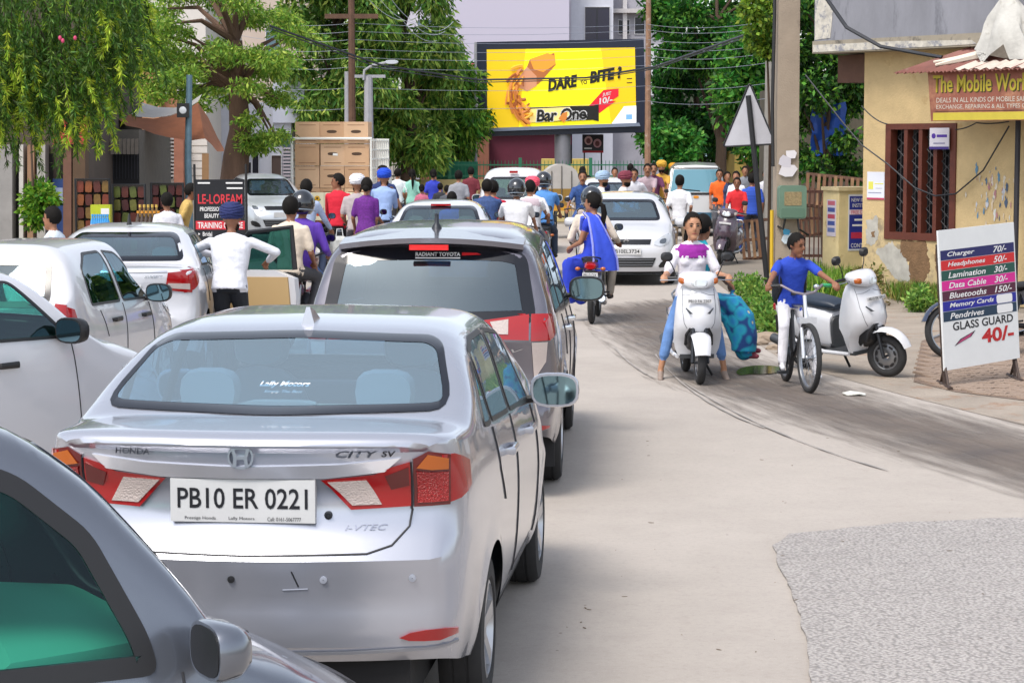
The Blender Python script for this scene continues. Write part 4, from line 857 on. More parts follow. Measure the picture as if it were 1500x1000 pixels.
def road_material(base, dark, seed, agg=0.0, aggscale=90):
    m = bpy.data.materials.new('road'); m.use_nodes = True; n, l = nd(m); b = n['Principled BSDF']; b.inputs['Roughness'].default_value = .85
    tc = n.new('ShaderNodeTexCoord'); mp = n.new('ShaderNodeMapping'); mp.inputs['Location'].default_value = (seed, seed * 2, 0); l.new(tc.outputs['Object'], mp.inputs[0])
    def noise(sc, det=8, ro=.65):
        q = n.new('ShaderNodeTexNoise'); q.inputs['Scale'].default_value = sc; q.inputs['Detail'].default_value = det; q.inputs['Roughness'].default_value = ro; l.new(mp.outputs[0], q.inputs[0]); return q
    def rng(src, a, b_, c, d):
        q = n.new('ShaderNodeMapRange'); l.new(src, q.inputs[0])
        for i, v in enumerate((a, b_, c, d)): q.inputs[i + 1].default_value = v
        return q.outputs[0]
    def mix(f, c1, c2):
        q = n.new('ShaderNodeMix'); q.data_type = 'RGBA'
        l.new(f, q.inputs[0]) if not isinstance(f, float) else None
        for i, c in ((6, c1), (7, c2)):
            if isinstance(c, tuple): q.inputs[i].default_value = (*c, 1)
            else: l.new(c, q.inputs[i])
        return q.outputs[2]
    c = mix(rng(noise(.35, 10, .7).outputs[0], .35, .68, 0, 1), base, dark); c = mix(rng(noise(1.1, 9, .75).outputs[0], .56, .72, 0, .45), c, tuple(x * .78 for x in dark))
    c = mix(rng(noise(2.2, 6).outputs[0], .45, .75, 0, .35), c, tuple(x * 1.18 for x in base))
    fine = noise(130, 4, .8); c = mix(rng(fine.outputs[0], .5, .7, 0, .22 + agg), c, tuple(x * .45 for x in dark))
    c = mix(rng(noise(26, 6, .8).outputs[0], .5, .72, 0, .38), c, tuple(x * .62 for x in dark)); c = mix(rng(noise(60, 3, .7).outputs[0], .62, .70, 0, .5), c, tuple(min(.7, x * 1.35) for x in base)); c = mix(rng(noise(5, 8, .75).outputs[0], .55, .7, 0, .25), c, (.27, .225, .19))
    vo = n.new('ShaderNodeTexVoronoi'); vo.inputs['Scale'].default_value = aggscale; l.new(mp.outputs[0], vo.inputs[0])
    if agg:
        c = mix(rng(vo.outputs['Distance'], .25, .75, 0, .75), c, tuple(x * .42 for x in dark))
        c = mix(rng(noise(45, 5, .8).outputs[0], .55, .70, 0, .6), c, tuple(min(.8, x * 1.25) for x in base))
    v2 = n.new('ShaderNodeTexVoronoi'); v2.inputs['Scale'].default_value = 1.7; l.new(mp.outputs[0], v2.inputs[0])
    c = mix(rng(v2.outputs['Distance'], .018, .012, 0, .8), c, (.09, .08, .07))
    l.new(c, b.inputs['Base Color'])
    bp = n.new('ShaderNodeBump'); bp.inputs['Strength'].default_value = .5 + agg; bp.inputs['Distance'].default_value = .006 + .01 * agg
    l.new(vo.outputs['Distance'] if agg else fine.outputs[0], bp.inputs['Height']); l.new(bp.outputs[0], b.inputs['Normal'])
    return m
def wet_material(col, wob, rough=.5, scale=(1.1, 7, 1), a0=0.0, a1=.35):
    m = bpy.data.materials.new('wet'); m.use_nodes = True; n, l = nd(m); b = n['Principled BSDF']
    at = n.new('ShaderNodeAttribute'); at.attribute_name = 'edge'; al = n.new('ShaderNodeAttribute'); al.attribute_name = 'along'
    mp = n.new('ShaderNodeMapping'); mp.inputs['Scale'].default_value = scale; l.new(al.outputs['Vector'], mp.inputs[0])
    nz = n.new('ShaderNodeTexNoise'); nz.inputs['Scale'].default_value = 1.3; nz.inputs['Detail'].default_value = 7; nz.inputs['Roughness'].default_value = .68; l.new(mp.outputs[0], nz.inputs[0])
    s = n.new('ShaderNodeMath'); s.operation = 'MULTIPLY_ADD'; s.inputs[1].default_value = wob; s.inputs[2].default_value = -wob * .60; l.new(nz.outputs[0], s.inputs[0])
    ad = n.new('ShaderNodeMath'); l.new(at.outputs['Fac'], ad.inputs[0]); l.new(s.outputs[0], ad.inputs[1])
    mr = n.new('ShaderNodeMapRange'); mr.inputs[1].default_value = a0; mr.inputs[2].default_value = a1; l.new(ad.outputs[0], mr.inputs[0]); mr.inputs[4].default_value = .92
    l.new(mr.outputs[0], b.inputs['Alpha'])
    tc = n.new('ShaderNodeTexCoord'); n2 = n.new('ShaderNodeTexNoise'); n2.inputs['Scale'].default_value = 1.6; n2.inputs['Detail'].default_value = 8; l.new(tc.outputs['Object'], n2.inputs[0])
    r2 = n.new('ShaderNodeMapRange'); r2.inputs[1].default_value = .35; r2.inputs[2].default_value = .65; r2.inputs[3].default_value = rough - .17; r2.inputs[4].default_value = rough + .3; l.new(n2.outputs[0], r2.inputs[0]); l.new(r2.outputs[0], b.inputs['Roughness'])
    hs = n.new('ShaderNodeHueSaturation'); hs.inputs['Color'].default_value = (*col, 1); r3 = n.new('ShaderNodeMapRange'); r3.inputs[1].default_value = .3; r3.inputs[2].default_value = .7; r3.inputs[3].default_value = .75; r3.inputs[4].default_value = 1.3; l.new(n2.outputs[0], r3.inputs[0]); l.new(r3.outputs[0], hs.inputs['Value']); l.new(hs.outputs[0], b.inputs['Base Color'])
    return m
def build_ground():
    MB().add([(-900, -300, -.012), (900, -300, -.012), (900, 1500, -.012), (-900, 1500, -.012)], [(0, 1, 2, 3)]).build('ground', mat((.20, .17, .135), .95, var=.2, scale=.4, bump=.4, bscale=12), kind='structure', smooth=False)
    RB = (.415, .372, .332); RD = (.335, .298, .264)
    MB().add([(-9, -20, 0), (8.5, -20, 0), (8.2, 12, 0), (5.4, 22, 0), (4.4, 26, 0), (3.4, 30, 0), (3.6, 45, 0), (7, 65, 0), (-9, 65, 0)], [tuple(range(9))]).build('road', road_material(RB, RD, 3), kind='structure', smooth=False)
    # rough aggregate patch
    pp = ground_poly([(1132, 800), (1158, 784), (1250, 775), (1340, 766), (1420, 763), (2050, 742), (2250, 1120), (1215, 1120), (1190, 1000), (1180, 930), (1165, 880), (1140, 830)])
    pj = []
    for p in resample(pp, .12): pj.append((p[0] + rnd.uniform(-.012, .012), p[1] + rnd.uniform(-.03, .03)))
    attr_sheet('road_patch', pj, .014, .5, road_material((.47, .437, .415), (.385, .357, .337), 9, .45, 48), thick=.02)
    # damp band where water runs along the kerb side
    wp = ground_poly([(840, 452), (930, 440), (1010, 436), (1085, 450), (1105, 490), (1120, 520), (1190, 548), (1260, 566), (1345, 588), (1430, 606), (1520, 625), (1700, 672), (1700, 790), (1520, 738), (1400, 706), (1300, 676), (1190, 640), (1090, 608), (1010, 582), (945, 556), (900, 520), (868, 492)])
    C = [G(900, 470), G(1010, 520), G(1130, 570), G(1300, 630), G(1500, 690)]; C = [(c.x, c.y) for c in C]
    def uv(x, y):
        best = (9e9, 0, 0); acc = 0
        for i in range(len(C) - 1):
            ax, ay = C[i]; bx, by = C[i + 1]; ex, ey = bx - ax, by - ay; Ln = math.hypot(ex, ey); t = ((x - ax) * ex + (y - ay) * ey) / (Ln * Ln)
            if i: t = max(t, 0)
            if i < len(C) - 2: t = min(t, 1)
            dx, dy = x - ax - t * ex, y - ay - t * ey; dd = math.hypot(dx, dy)
            if dd < best[0]: best = (dd, acc + t * Ln, (ex * dy - ey * dx) / Ln)
            acc += Ln
        return (best[1], best[2], 0)
    attr_sheet('damp_road', wp, .008, .22, wet_material((.12, .096, .08), 1.9, .66, (.5, 6, 1), -.2, .85), uv=uv)
    # pale dusty verge and earth at the right
    vp = ground_poly([(1078, 432), (1100, 470), (1112, 505), (1150, 530), (1230, 553), (1320, 578), (1420, 603), (1520, 628), (1720, 690), (1720, 560), (1560, 470), (1300, 425), (1180, 408), (1100, 405)])
    attr_sheet('verge', vp, .004, .3, mat((.30, .255, .21), .95, var=.22, scale=1.3, bump=.8, bscale=30, dirt=('#8a6a52', .55, 2.2)))
    # puddle
    pu = smoothclosed(ground_poly([(1076, 546), (1090, 538), (1120, 536), (1146, 539), (1152, 545), (1120, 550), (1096, 549), (1084, 552)]), 2)
    attr_sheet('puddle', pu, .013, .2, mat((.05, .048, .03), .08, spec=.4, var=.5, scale=4))
    # oil and tyre marks curving on the road
    for i, (a, b, c_) in enumerate([((960, 520), (1010, 590), (1120, 628)), ((1000, 560), (1120, 640), (1300, 690)), ((900, 510), (925, 540), (960, 556))]):
        P0, P1, P2 = G(*a), G(*b), G(*c_); V = []; 
        for k in range(25):
            t = k / 24; p = P0 * (1 - t) ** 2 + P1 * 2 * t * (1 - t) + P2 * t * t; tg = ((P1 - P0) * (1 - t) + (P2 - P1) * t).normalized(); nn = Vector((-tg.y, tg.x, 0)); w = .012 * (.3 + rnd.random())
            V += [(p + nn * w).to_tuple(), (p - nn * w).to_tuple()]
        me = bpy.data.meshes.new('tyre_mark'); me.from_pydata([(x, y, .0115 + i * .0006) for x, y, z in V], [], [(2 * k, 2 * k + 1, 2 * k + 3, 2 * k + 2) for k in range(24)])
        m = wet_material((.13, .115, .11), .0, .6); me.materials.append(mat((.31, .283, .262), .85, var=.3, scale=3)); obj_from_mesh('tyre_mark', me, kind='structure')
    # brick paving in front of the shop: single pavers as parts of the pavement
    base = MB(); fr = ground_poly([(1338, 560), (1400, 575), (1520, 590), (1720, 640), (1720, 520), (1560, 478), (1440, 470), (1350, 500)])
    pv = attr_sheet('pavement', fr, .009, .5, mat((.17, .12, .09), .95, var=.3, scale=3, bump=.5, bscale=40))
    bm_ = MB().box((-.098, -.048, 0), (.098, .048, .035)).mesh('paver', mat((.29, .215, .165), .9, var=.25, scale=2.0, bump=.5, bscale=50), False)
    cnt = 0; x0, x1 = min(p[0] for p in fr), 7.0; y0 = min(p[1] for p in fr); y = y0; row = 0
    bricks = []
    ang = R(-38); ca, sa = math.cos(ang), math.sin(ang)
    for i in range(-60, 60):
        for j in range(-60, 60):
            u, v = i * .205 + (.1 if j % 2 else 0), j * .105; X, Yy = 5.0 + u * ca - v * sa, 22.2 + u * sa + v * ca
            if inpoly(X, Yy, inset(fr, .08)) and (X - 0) / Yy * FPX + 750 < 1530: bricks.append((X, Yy))
    bricks.sort(key=lambda p: p[1])
    for X, Yy in bricks[:300]:
        o = obj_from_mesh('paver', bm_, pv, (X, Yy, rnd.uniform(-.018, -.008))); o.rotation_euler = (rnd.uniform(-.02, .02), rnd.uniform(-.02, .02), ang + rnd.uniform(-.02, .02))
    # loose stones and rubbish
    for i, (px, py, s_) in enumerate([(1108, 505, .10), (1122, 500, .14), (1095, 512, .06), (1136, 512, .08), (1150, 518, .07)]):
        p = G(px, py); mb = MB(); bmq = bmesh.new(); bmesh.ops.create_icosphere(bmq, subdivisions=2, radius=s_)
        for v in bmq.verts: v.co = Vector((v.co.x * 1.5, v.co.y, v.co.z * .55)) * rnd.uniform(.82, 1.12)
        me = bpy.data.meshes.new('stone'); bmq.to_mesh(me); bmq.free(); me.materials.append(mat('#8f7f6e', .9, var=.2)); obj_from_mesh('stone', me, None, (p.x, p.y, s_ * .3), label=['pale rubble stone beside the puddle and weeds', 'largest rubble stone beside the weeds', 'smallest rubble stone at the puddle edge', 'flat stone between the weeds and the cyclist', 'small stone by the cyclist rear wheel'][i], cat='stone', group='stones by the puddle')
    mb = MB(); p = G(1248, 578); rs = []
    poly = smoothclosed([(-.12, -.06), (.1, -.08), (.14, .03), (-.04, .08)], 1); mb.prism(poly, .012, .022, lambda u, v, d: Vector((p.x + u, p.y + v * 2, d + .01 * math.sin(u * 40)))); mb.build('litter', mat('#d5d5cc', .7), label='flat white plastic litter on the damp road', cat='litter')
    bits = []; LM = MB().prism([(-.04, 0), (0, .012), (.05, .004), (.0, -.01)], 0, .006, lambda u, v, d: Vector((u, v, d))).mesh('dry_leaf', mat('#6a5a48', .9), False)
    for i in range(46):
        px, py = rnd.uniform(820, 1480), rnd.uniform(640, 985)
        if px < 960 and py > 960: continue
        p = G(px, py); o = obj_from_mesh('dry_leaf', LM, None, (p.x, p.y, .0155 if px > 1130 and py > 760 else .002), label='tiny dry leaf lying on the open road', cat='leaf', group='dry leaves scattered on the road'); o.rotation_euler.z = rnd.uniform(0, 6); s_ = rnd.uniform(.12, .42); o.scale = (s_, s_, s_)
# ------------------------------------------------------------------ people
SKIN = [mat('#94664c', .55, var=.06, scale=20), mat('#84573f', .55, var=.06, scale=20), mat('#ab7c5e', .55, var=.06, scale=20)]
def cloth(c, **k): return mat(c, .85, var=k.get('var', .10), scale=k.get('scale', 9), bump=k.get('bump', 1.0), bscale=k.get('bscale', 10))
HAIR = mat('#120f0d', .8, var=.3, scale=40, spec=.2)
def ik(a, t, l1, l2, pole):
    a, t = Vector(a), Vector(t); d = t - a; D = min(max(d.length, abs(l1 - l2) + .01), (l1 + l2) * .999); dn = d.normalized(); t = a + dn * D
    x = (l1 * l1 - l2 * l2 + D * D) / (2 * D); hgt = math.sqrt(max(0, l1 * l1 - x * x)); pole = Vector(pole); pole = pole - dn * pole.dot(dn)
    pole = pole.normalized() if pole.length > 1e-5 else dn.orthogonal().normalized()
    return a + dn * x + pole * hgt, t
class Fig:
    def __init__(s): s.mb = MB(); s.tags = []; s.prim = []; s.own = []
    def _t(s, n0, m, pr=None): k = len(s.mb.v) - n0; s.tags += [m] * k; s.own += [len(s.prim)] * k; s.prim.append(pr)
    def cap(s, a, b, ra, rb, m, n=10):
        n0 = len(s.mb.v); a, b = Vector(a), Vector(b); d = (b - a)
        L = d.length; d = d.normalized() if L > 1e-6 else Vector((0, 0, 1)); pts, rs = [], []
        for k in range(4): q = math.cos(math.pi / 2 * k / 4 ) if False else math.sin(math.pi / 2 * (k + .3) / 4); pts.append(a - d * ra * math.sqrt(max(0, 1 - q * q))); rs.append(ra * q)
        for k in range(1, 6): t = k / 6; pts.append(a.lerp(b, t)); rs.append(ra + (rb - ra) * t)
        for k in range(4): q = math.sin(math.pi / 2 * (3.3 - k) / 4) if k < 4 else 0; pts.append(b + d * rb * math.sqrt(max(0, 1 - q * q))); rs.append(max(rb * q, .001))
        s.mb.tube(pts, rs, n); s._t(n0, m, ('c', a, b, ra, rb))
    def chain(s, pts, rs, m):
        for i in range(len(pts) - 1): s.cap(pts[i], pts[i + 1], rs[i], rs[i + 1], m)
    def ell(s, c, r, m, M=None, n=14, k=10):
        n0 = len(s.mb.v)
        if M is None: s.mb.ell(c, r, None, n, k)
        else: s.mb.ell((0, 0, 0), r, M, n, k)
        s._t(n0, m)
    def rings(s, rr, m):
        """rr: (centre, right vec, fwd vec, a, b)"""
        n0 = len(s.mb.v); out = []; fine = []
        for q0, q1 in zip(rr[:-1], rr[1:]): fine += [tuple(x * (1 - t) + y * t for x, y in zip(q0, q1)) for t in (0, .33, .67)]
        for c, rv, fv, a, b in fine + [rr[-1]]: out.append([c + rv * (a * math.copysign(abs(math.cos(t)) ** .85, math.cos(t))) + fv * (b * math.copysign(abs(math.sin(t)) ** .85, math.sin(t))) for t in [2 * math.pi * k / 18 for k in range(18)]])
        s.mb.loft(out); s._t(n0, m, ('r', rr))
NPEOPLE = [0]
def person(label, loc, yaw, top, bottom, hair='short', z_hip=.90, lean=0.0, side=0.0, hands=None, feet=None, head_yaw=0.0, head_pitch=0.0, skin=0, h=1.0, sleeve='short', shoes='#2a2422', voxel=.018, legs='trousers', accent=None, hat=None, face=None, elbow=None, knee=None, group=None, female=False, extra=None, twist=0.0, name='person', wide=1.0, footpt=0.0, shirt_hem=True):
    """a figure in its own frame: +Y is where it faces, origin on the ground under the hips"""
    root_loc = Vector(loc); F = Fig(); k = h; X, Yv = Vector((1, 0, 0)), Vector((0, 1, 0))
    sk = SKIN[skin % 3]; mats_ = [sk, cloth(top) if isinstance(top, str) else top, cloth(bottom) if isinstance(bottom, str) else bottom, mat(shoes, .6), cloth(accent) if isinstance(accent, str) else (accent or sk)]
    hip = Vector((0, 0, z_hip)); up = Vector((math.sin(side), math.sin(lean), math.cos(lean))).normalized()
    fw = (Yv - up * Yv.dot(up)).normalized(); rt = fw.cross(up).normalized()
    Rt = Matrix.Rotation(twist, 3, up); rt2, fw2 = Rt @ rt, Rt @ fw
    sw = (.165 if female else .19) * k * wide
    T = lambda t: hip + up * (.53 * k * t)
    hw = (.155 if female else .145) * k * wide
    F.rings([(T(-.20), rt, fw, hw * .8, .09 * k * wide), (T(-.08), rt, fw, hw * 1.0, .112 * k * wide), (T(.08), rt, fw, hw * .9, .10 * k * wide)], 2)
    rr = [(T(.02), rt, fw, hw * 1.08, .122 * k * wide), (T(.2), rt, fw, hw * (.88 if female else 1.0), .108 * k * wide), (T(.42), rt, fw, sw * .86, .108 * k * wide), (T(.66), rt2, fw2, sw * .93, .118 * k * wide), (T(.84), rt2, fw2, sw * .96, .105 * k * wide), (T(.94), rt2, fw2, sw * .72, .08 * k), (T(1.0), rt2, fw2, .07 * k, .06 * k)]
    if shirt_hem: rr = [(T(-.14), rt, fw, hw * 1.13, .128 * k * wide)] + rr
    F.rings(rr, 1)
    if female:
        for s_ in (1, -1): F.ell(T(.62) + rt2 * (.072 * s_ * k) + fw2 * (.075 * k), (.062 * k, .055 * k, .06 * k), 1)
    if accent is not None: F.rings([(T(.70), rt2, fw2, sw * 1.0, .136 * k), (T(.86), rt2, fw2, sw * 1.0, .122 * k), (T(.95), rt2, fw2, sw * .78, .094 * k)], 4)
    neck = T(1.0); nk = neck + up * (.045 * k) + fw * (.018 * k); F.cap(T(.93), nk, .052 * k, .048 * k, 0)
    # head frame
    hu = (up * .45 + Vector((0, 0, 1)) * .55).normalized(); hf = Matrix.Rotation(head_yaw, 3, Vector((0, 0, 1))) @ fw; hf = Vector((hf.x, hf.y, hf.z * .3 + math.sin(head_pitch))).normalized(); hr = hf.cross(hu).normalized(); hu = hr.cross(hf).normalized()
    hc = nk + hu * (.105 * k) + hf * (.012 * k); HM = Matrix((( hr.x, hf.x, hu.x, hc.x), (hr.y, hf.y, hu.y, hc.y), (hr.z, hf.z, hu.z, hc.z), (0, 0, 0, 1)))
    HS = HM @ Matrix.Scale(k * 1.1, 4)
    F.ell(None, (.076, .096, .098), 0, HS @ Matrix.Translation((0, -.006, .028))); F.ell(None, (.062, .075, .085), 0, HS @ Matrix.Translation((0, .018, -.035))); F.ell(None, (.036, .035, .035), 0, HS @ Matrix.Translation((0, .058, -.095)))
    F.ell(None, (.013, .02, .028), 0, HS @ Matrix.Translation((0, .098, -.01)), 8, 6)
    for s_ in (1, -1): F.ell(None, (.01, .02, .032), 0, HS @ Matrix.Translation((s_ * .078, -.008, .002)), 8, 6)
    # arms
    hands = hands or [Vector((.23, .05, z_hip - .08)), Vector((-.22, .10, z_hip - .04))]
    la, lf = .285 * k, .265 * k; jj = {}
    for i, s_ in enumerate((1, -1)):
        sh = T(.83) + rt2 * (s_ * (sw - .012)); pole = (elbow[i] if elbow else Vector((s_ * .3, -.75, -.5)))
        el, wr = ik(sh, hands[i], la, lf, pole); jj['el%d' % i] = el
        F.cap(sh, el, .048 * k, .038 * k, 1 if sleeve == 'long' else 0); F.cap(el, wr, .038 * k, .027 * k, 1 if sleeve == 'long' else 0)
        if sleeve == 'short': F.cap(sh, sh.lerp(el, .72), .054 * k, .058 * k, 1)
        elif sleeve == 'long': F.cap(sh, el, .055 * k, .05 * k, 1); F.cap(el, el.lerp(wr, .9), .048 * k, .038 * k, 1)
        else: F.cap(sh, sh.lerp(el, .25), .058 * k, .055 * k, 1)
        d = (wr - el).normalized(); n_ = d.cross(Vector((0, 0, 1))); n_ = n_.normalized() if n_.length > .05 else Vector((1, 0, 0)); pl = n_.cross(d).normalized()
        pm = wr + d * (.055 * k); F.cap(wr, pm + d * .03 * k, .026 * k, .03 * k, 0)
        for q, ln in ((-1.5, .055), (-.5, .072), (.5, .078), (1.5, .066)):
            b0 = wr + d * (.085 * k) + n_ * (q * .018 * k); b1 = b0 + (d * .75 - pl * .5).normalized() * ln * .55 * k; b2 = b1 + (d * .1 - pl).normalized() * ln * .5 * k; F.chain([b0, b1, b2], [.0105 * k, .010 * k, .0085 * k], 0)
        F.chain([wr + d * (.03 * k) + n_ * (-s_ * .025 * k), wr + d * (.075 * k) + n_ * (-s_ * .05 * k) - pl * .02 * k, wr + d * (.10 * k) + n_ * (-s_ * .035 * k) - pl * .045 * k], [.013 * k, .011 * k, .009 * k], 0)
    # legs
    feet = feet or [Vector((.10, .02, 0)), Vector((-.10, -.02, 0))]
    lt, ls = .43 * k, .42 * k
    for i, s_ in enumerate((1, -1)):
        hp = T(-.08) + rt * (s_ * .085 * k); an = Vector(feet[i]) + Vector((0, 0, .075)); pole = (knee[i] if knee else Vector((s_ * .12, 1, .15)))
        kn, an = ik(hp, an, lt, ls, pole)
        if legs in ('trousers', 'jeans'):
            F.cap(hp, kn, .088 * k * wide, .068 * k, 2); F.cap(kn, kn.lerp(an, .93), .066 * k, .056 * k if legs == 'trousers' else .05 * k, 2); F.cap(kn.lerp(an, .8), an, .036 * k, .034 * k, 0)
        elif legs == 'cropped':
            F.cap(hp, kn, .085 * k, .062 * k, 2); F.cap(kn, kn.lerp(an, .62), .062 * k, .055 * k, 2); F.cap(kn, an, .042 * k, .032 * k, 0)
        elif legs == 'skirt':
            F.cap(hp, kn, .10 * k, .09 * k, 2); F.cap(kn, an, .09 * k, .10 * k, 2)
        else: F.cap(hp, kn, .075 * k, .052 * k, 0); F.cap(kn, an, .05 * k, .034 * k, 0)
        fd = Vector((s_ * .12, 1, -footpt)).normalized(); F.cap(an + Vector((0, 0, -.035)) - fd * .045, an + Vector((0, 0, -.045)) + fd * (.145 * k), .036 * k, .030 * k, 3)
    if legs == 'skirt': pass
    if extra: extra(F, T, rt, fw, up)
    # one continuous skin over all of it
    src = F.mb; me0 = bpy.data.meshes.new('tmp'); me0.from_pydata(src.v, [], src.f); ob = bpy.data.objects.new('tmp', me0)
    md = ob.modifiers.new('r', 'REMESH'); md.mode = 'VOXEL'; md.voxel_size = voxel * max(h, .8)
    ms = ob.modifiers.new('s', 'SMOOTH'); ms.factor = .5; ms.iterations = 2
    me = eval_mesh(ob); bpy.data.objects.remove(ob); bpy.data.meshes.remove(me0)
    VV = np.array(src.v); own = np.array(F.own); hid = np.zeros(len(VV), bool)      # points buried inside another part do not colour the skin
    for pi, pr in enumerate(F.prim):
        if pr is None: continue
        if pr[0] == 'c':
            a_, b_ = np.array(pr[1]), np.array(pr[2]); e_ = b_ - a_; t_ = np.clip(((VV - a_) @ e_) / max(e_ @ e_, 1e-9), 0, 1); dd = np.linalg.norm(VV - a_ - t_[:, None] * e_, axis=1); ins = dd < (pr[3] + (pr[4] - pr[3]) * t_) - .003
        else:
            ins = np.zeros(len(VV), bool)
            for q0, q1 in zip(pr[1][:-1], pr[1][1:]):
                a_, b_ = np.array(q0[0]), np.array(q1[0]); e_ = b_ - a_; t_ = ((VV - a_) @ e_) / max(e_ @ e_, 1e-9); c_ = VV - a_ - t_[:, None] * e_; A_, B_ = q0[3] + (q1[3] - q0[3]) * t_, q0[4] + (q1[4] - q0[4]) * t_
                ins |= (t_ >= 0) & (t_ <= 1) & (((c_ @ np.array(q0[1])) / A_) ** 2 + ((c_ @ np.array(q0[2])) / B_) ** 2 < .93)
        hid |= ins & (own != pi)
    keepi = np.nonzero(~hid)[0]; kd = kdtree.KDTree(len(keepi))
    for i in keepi: kd.insert(src.v[i], int(i))
    kd.balance(); me.materials.clear()
    for m in mats_: me.materials.append(m)
    ids = [F.tags[kd.find(p.center)[1]] for p in me.polygons]; me.polygons.foreach_set('material_index', ids); me.polygons.foreach_set('use_smooth', [True] * len(ids)); me.name = 'person'
    o = obj_from_mesh(name, me, None, root_loc, label=label, cat='person', group=group); o.rotation_euler.z = -yaw
    # head dress and hair
    Hp = lambda x, y, z: HS @ Vector((x, y, z))
    def shell(rx, ry, rz, c, keep, n=20, kk=14, jit=.0):
        mb = MB(); V = []; Fc = []
        for i in range(kk + 1):
            a = -math.pi / 2 + math.pi * i / kk
            for j in range(n):
                t = 2 * math.pi * j / n; q = 1 + rnd.uniform(-jit, jit); V.append((c[0] + rx * q * math.cos(a) * math.cos(t), c[1] + ry * q * math.cos(a) * math.sin(t), c[2] + rz * q * math.sin(a)))
        for i in range(kk):
            for j in range(n):
                f = (i * n + j, i * n + (j + 1) % n, (i + 1) * n + (j + 1) % n, (i + 1) * n + j); cc = [sum(V[q][e] for q in f) / 4 for e in range(3)]
                if keep(*cc): Fc.append(f)
        mb.add([Hp(*v) for v in V], Fc); return mb
    if hair in ('short', 'long', 'tied'):
        keep = (lambda x, y, z: z > -.055 + max(0, y + .035) * 1.45) if hair != 'grey' else None
        hb = shell(.088, .108, .112, (0, -.008, .028), keep, jit=.03)
        ho = hb.build('hair', mat('#8d8a86', .7) if hat == 'grey' else HAIR, o, ang=80)
        if hair == 'tied': MB().tube([Hp(0, -.09, .0), Hp(.01, -.14, -.03), Hp(.02, -.15, -.12), Hp(.02, -.13, -.24), Hp(.02, -.12, -.36)], [.03, .036, .04, .032, .012], 8).build('ponytail', HAIR, ho)
        if hair == 'long': MB().ell((0, 0, 0), (.05, .045, .05), HS @ Matrix.Translation((0, -.12, -.03))).build('hair_bun', HAIR, ho)
    elif hair == 'turban':
        tm = cloth(hat, bump=.6, bscale=30); mb = MB().mat(tm)
        mb.ell((0, 0, 0), (.108, .128, .098), HS @ Matrix.Translation((0, -.012, .075)))
        for q in range(5):
            for s_ in (1, -1):
                M = HS @ Matrix.Translation((0, -.012, .05 + q * .024)) @ Matrix.Rotation(s_ * R(13 - q * 2), 4, 'Y') @ Matrix.Rotation(R(8), 4, 'X'); rr_ = (.098, .108, .104, .088, .06)[q]
                mb.tube([M @ Vector((rr_ * math.cos(a), (rr_ + .02) * math.sin(a), 0)) for a in [2 * math.pi * j / 20 for j in range(21)]], .017 * k, 6)
        mb.build('turban', None, o, ang=80)
        shell(.068, .08, .07, (0, .02, -.06), lambda x, y, z: z < -.045 and y > -.03, jit=.02).build('beard', HAIR, o, ang=80)
    elif hair == 'helmet':
        hm = mat(hat or '#16181c', .15, coat=1.0); hb = shell(.135, .155, .15, (0, -.005, .03), lambda x, y, z: z > -.085 and not (y > .07 and z < .065), 24, 18); ho = hb.build('helmet', hm, o, ang=60)
        shell(.132, .152, .147, (0, 0, .03), lambda x, y, z: y > .055 and -.03 < z < .075, 24, 18).build('visor', mat('#1a2228', .08, coat=1), ho, ang=60)
        MB().tube([Hp(.137 * math.cos(a), -.005 + .157 * math.sin(a), -.05 - .02 * math.sin(a)) for a in [math.pi * (.95 + 1.1 * j / 12) for j in range(13)]], .007, 5).build('helmet_trim', mat('#7f8a96', .4), ho)
    elif hair == 'cap':
        shell(.092, .112, .115, (0, -.005, .03), lambda x, y, z: z > .03, jit=0).build('cap', cloth(hat), o)
    if hair not in ('helmet',) and face:
        EY, LP = mat('#1a100c', .3), mat('#80483c' if not female else '#94403e', .5)
        for s_ in (1, -1):
            mb = MB(); mb.ell((0, 0, 0), (.015, .006, .0075), HS @ Matrix.Translation((s_ * .031, .081, .012)), 10, 6); mb.build('eye', EY, o)
            MB().tube([Hp(s_ * .014, .088, .030), Hp(s_ * .033, .085, .036), Hp(s_ * .05, .073, .030)], [.0035, .0045, .002], 5).build('eyebrow', HAIR, o)
        MB().tube([Hp(-.024, .083, -.061), Hp(0, .095, -.058), Hp(.024, .083, -.061)], [.002, .0045, .002], 6).build('mouth', LP, o)
        if face == 'moustache': MB().tube([Hp(-.032, .080, -.050), Hp(-.012, .094, -.040), Hp(.012, .094, -.040), Hp(.032, .080, -.050)], [.004, .008, .008, .004], 6).build('moustache', HAIR, o)
    NPEOPLE[0] += 1
    return o
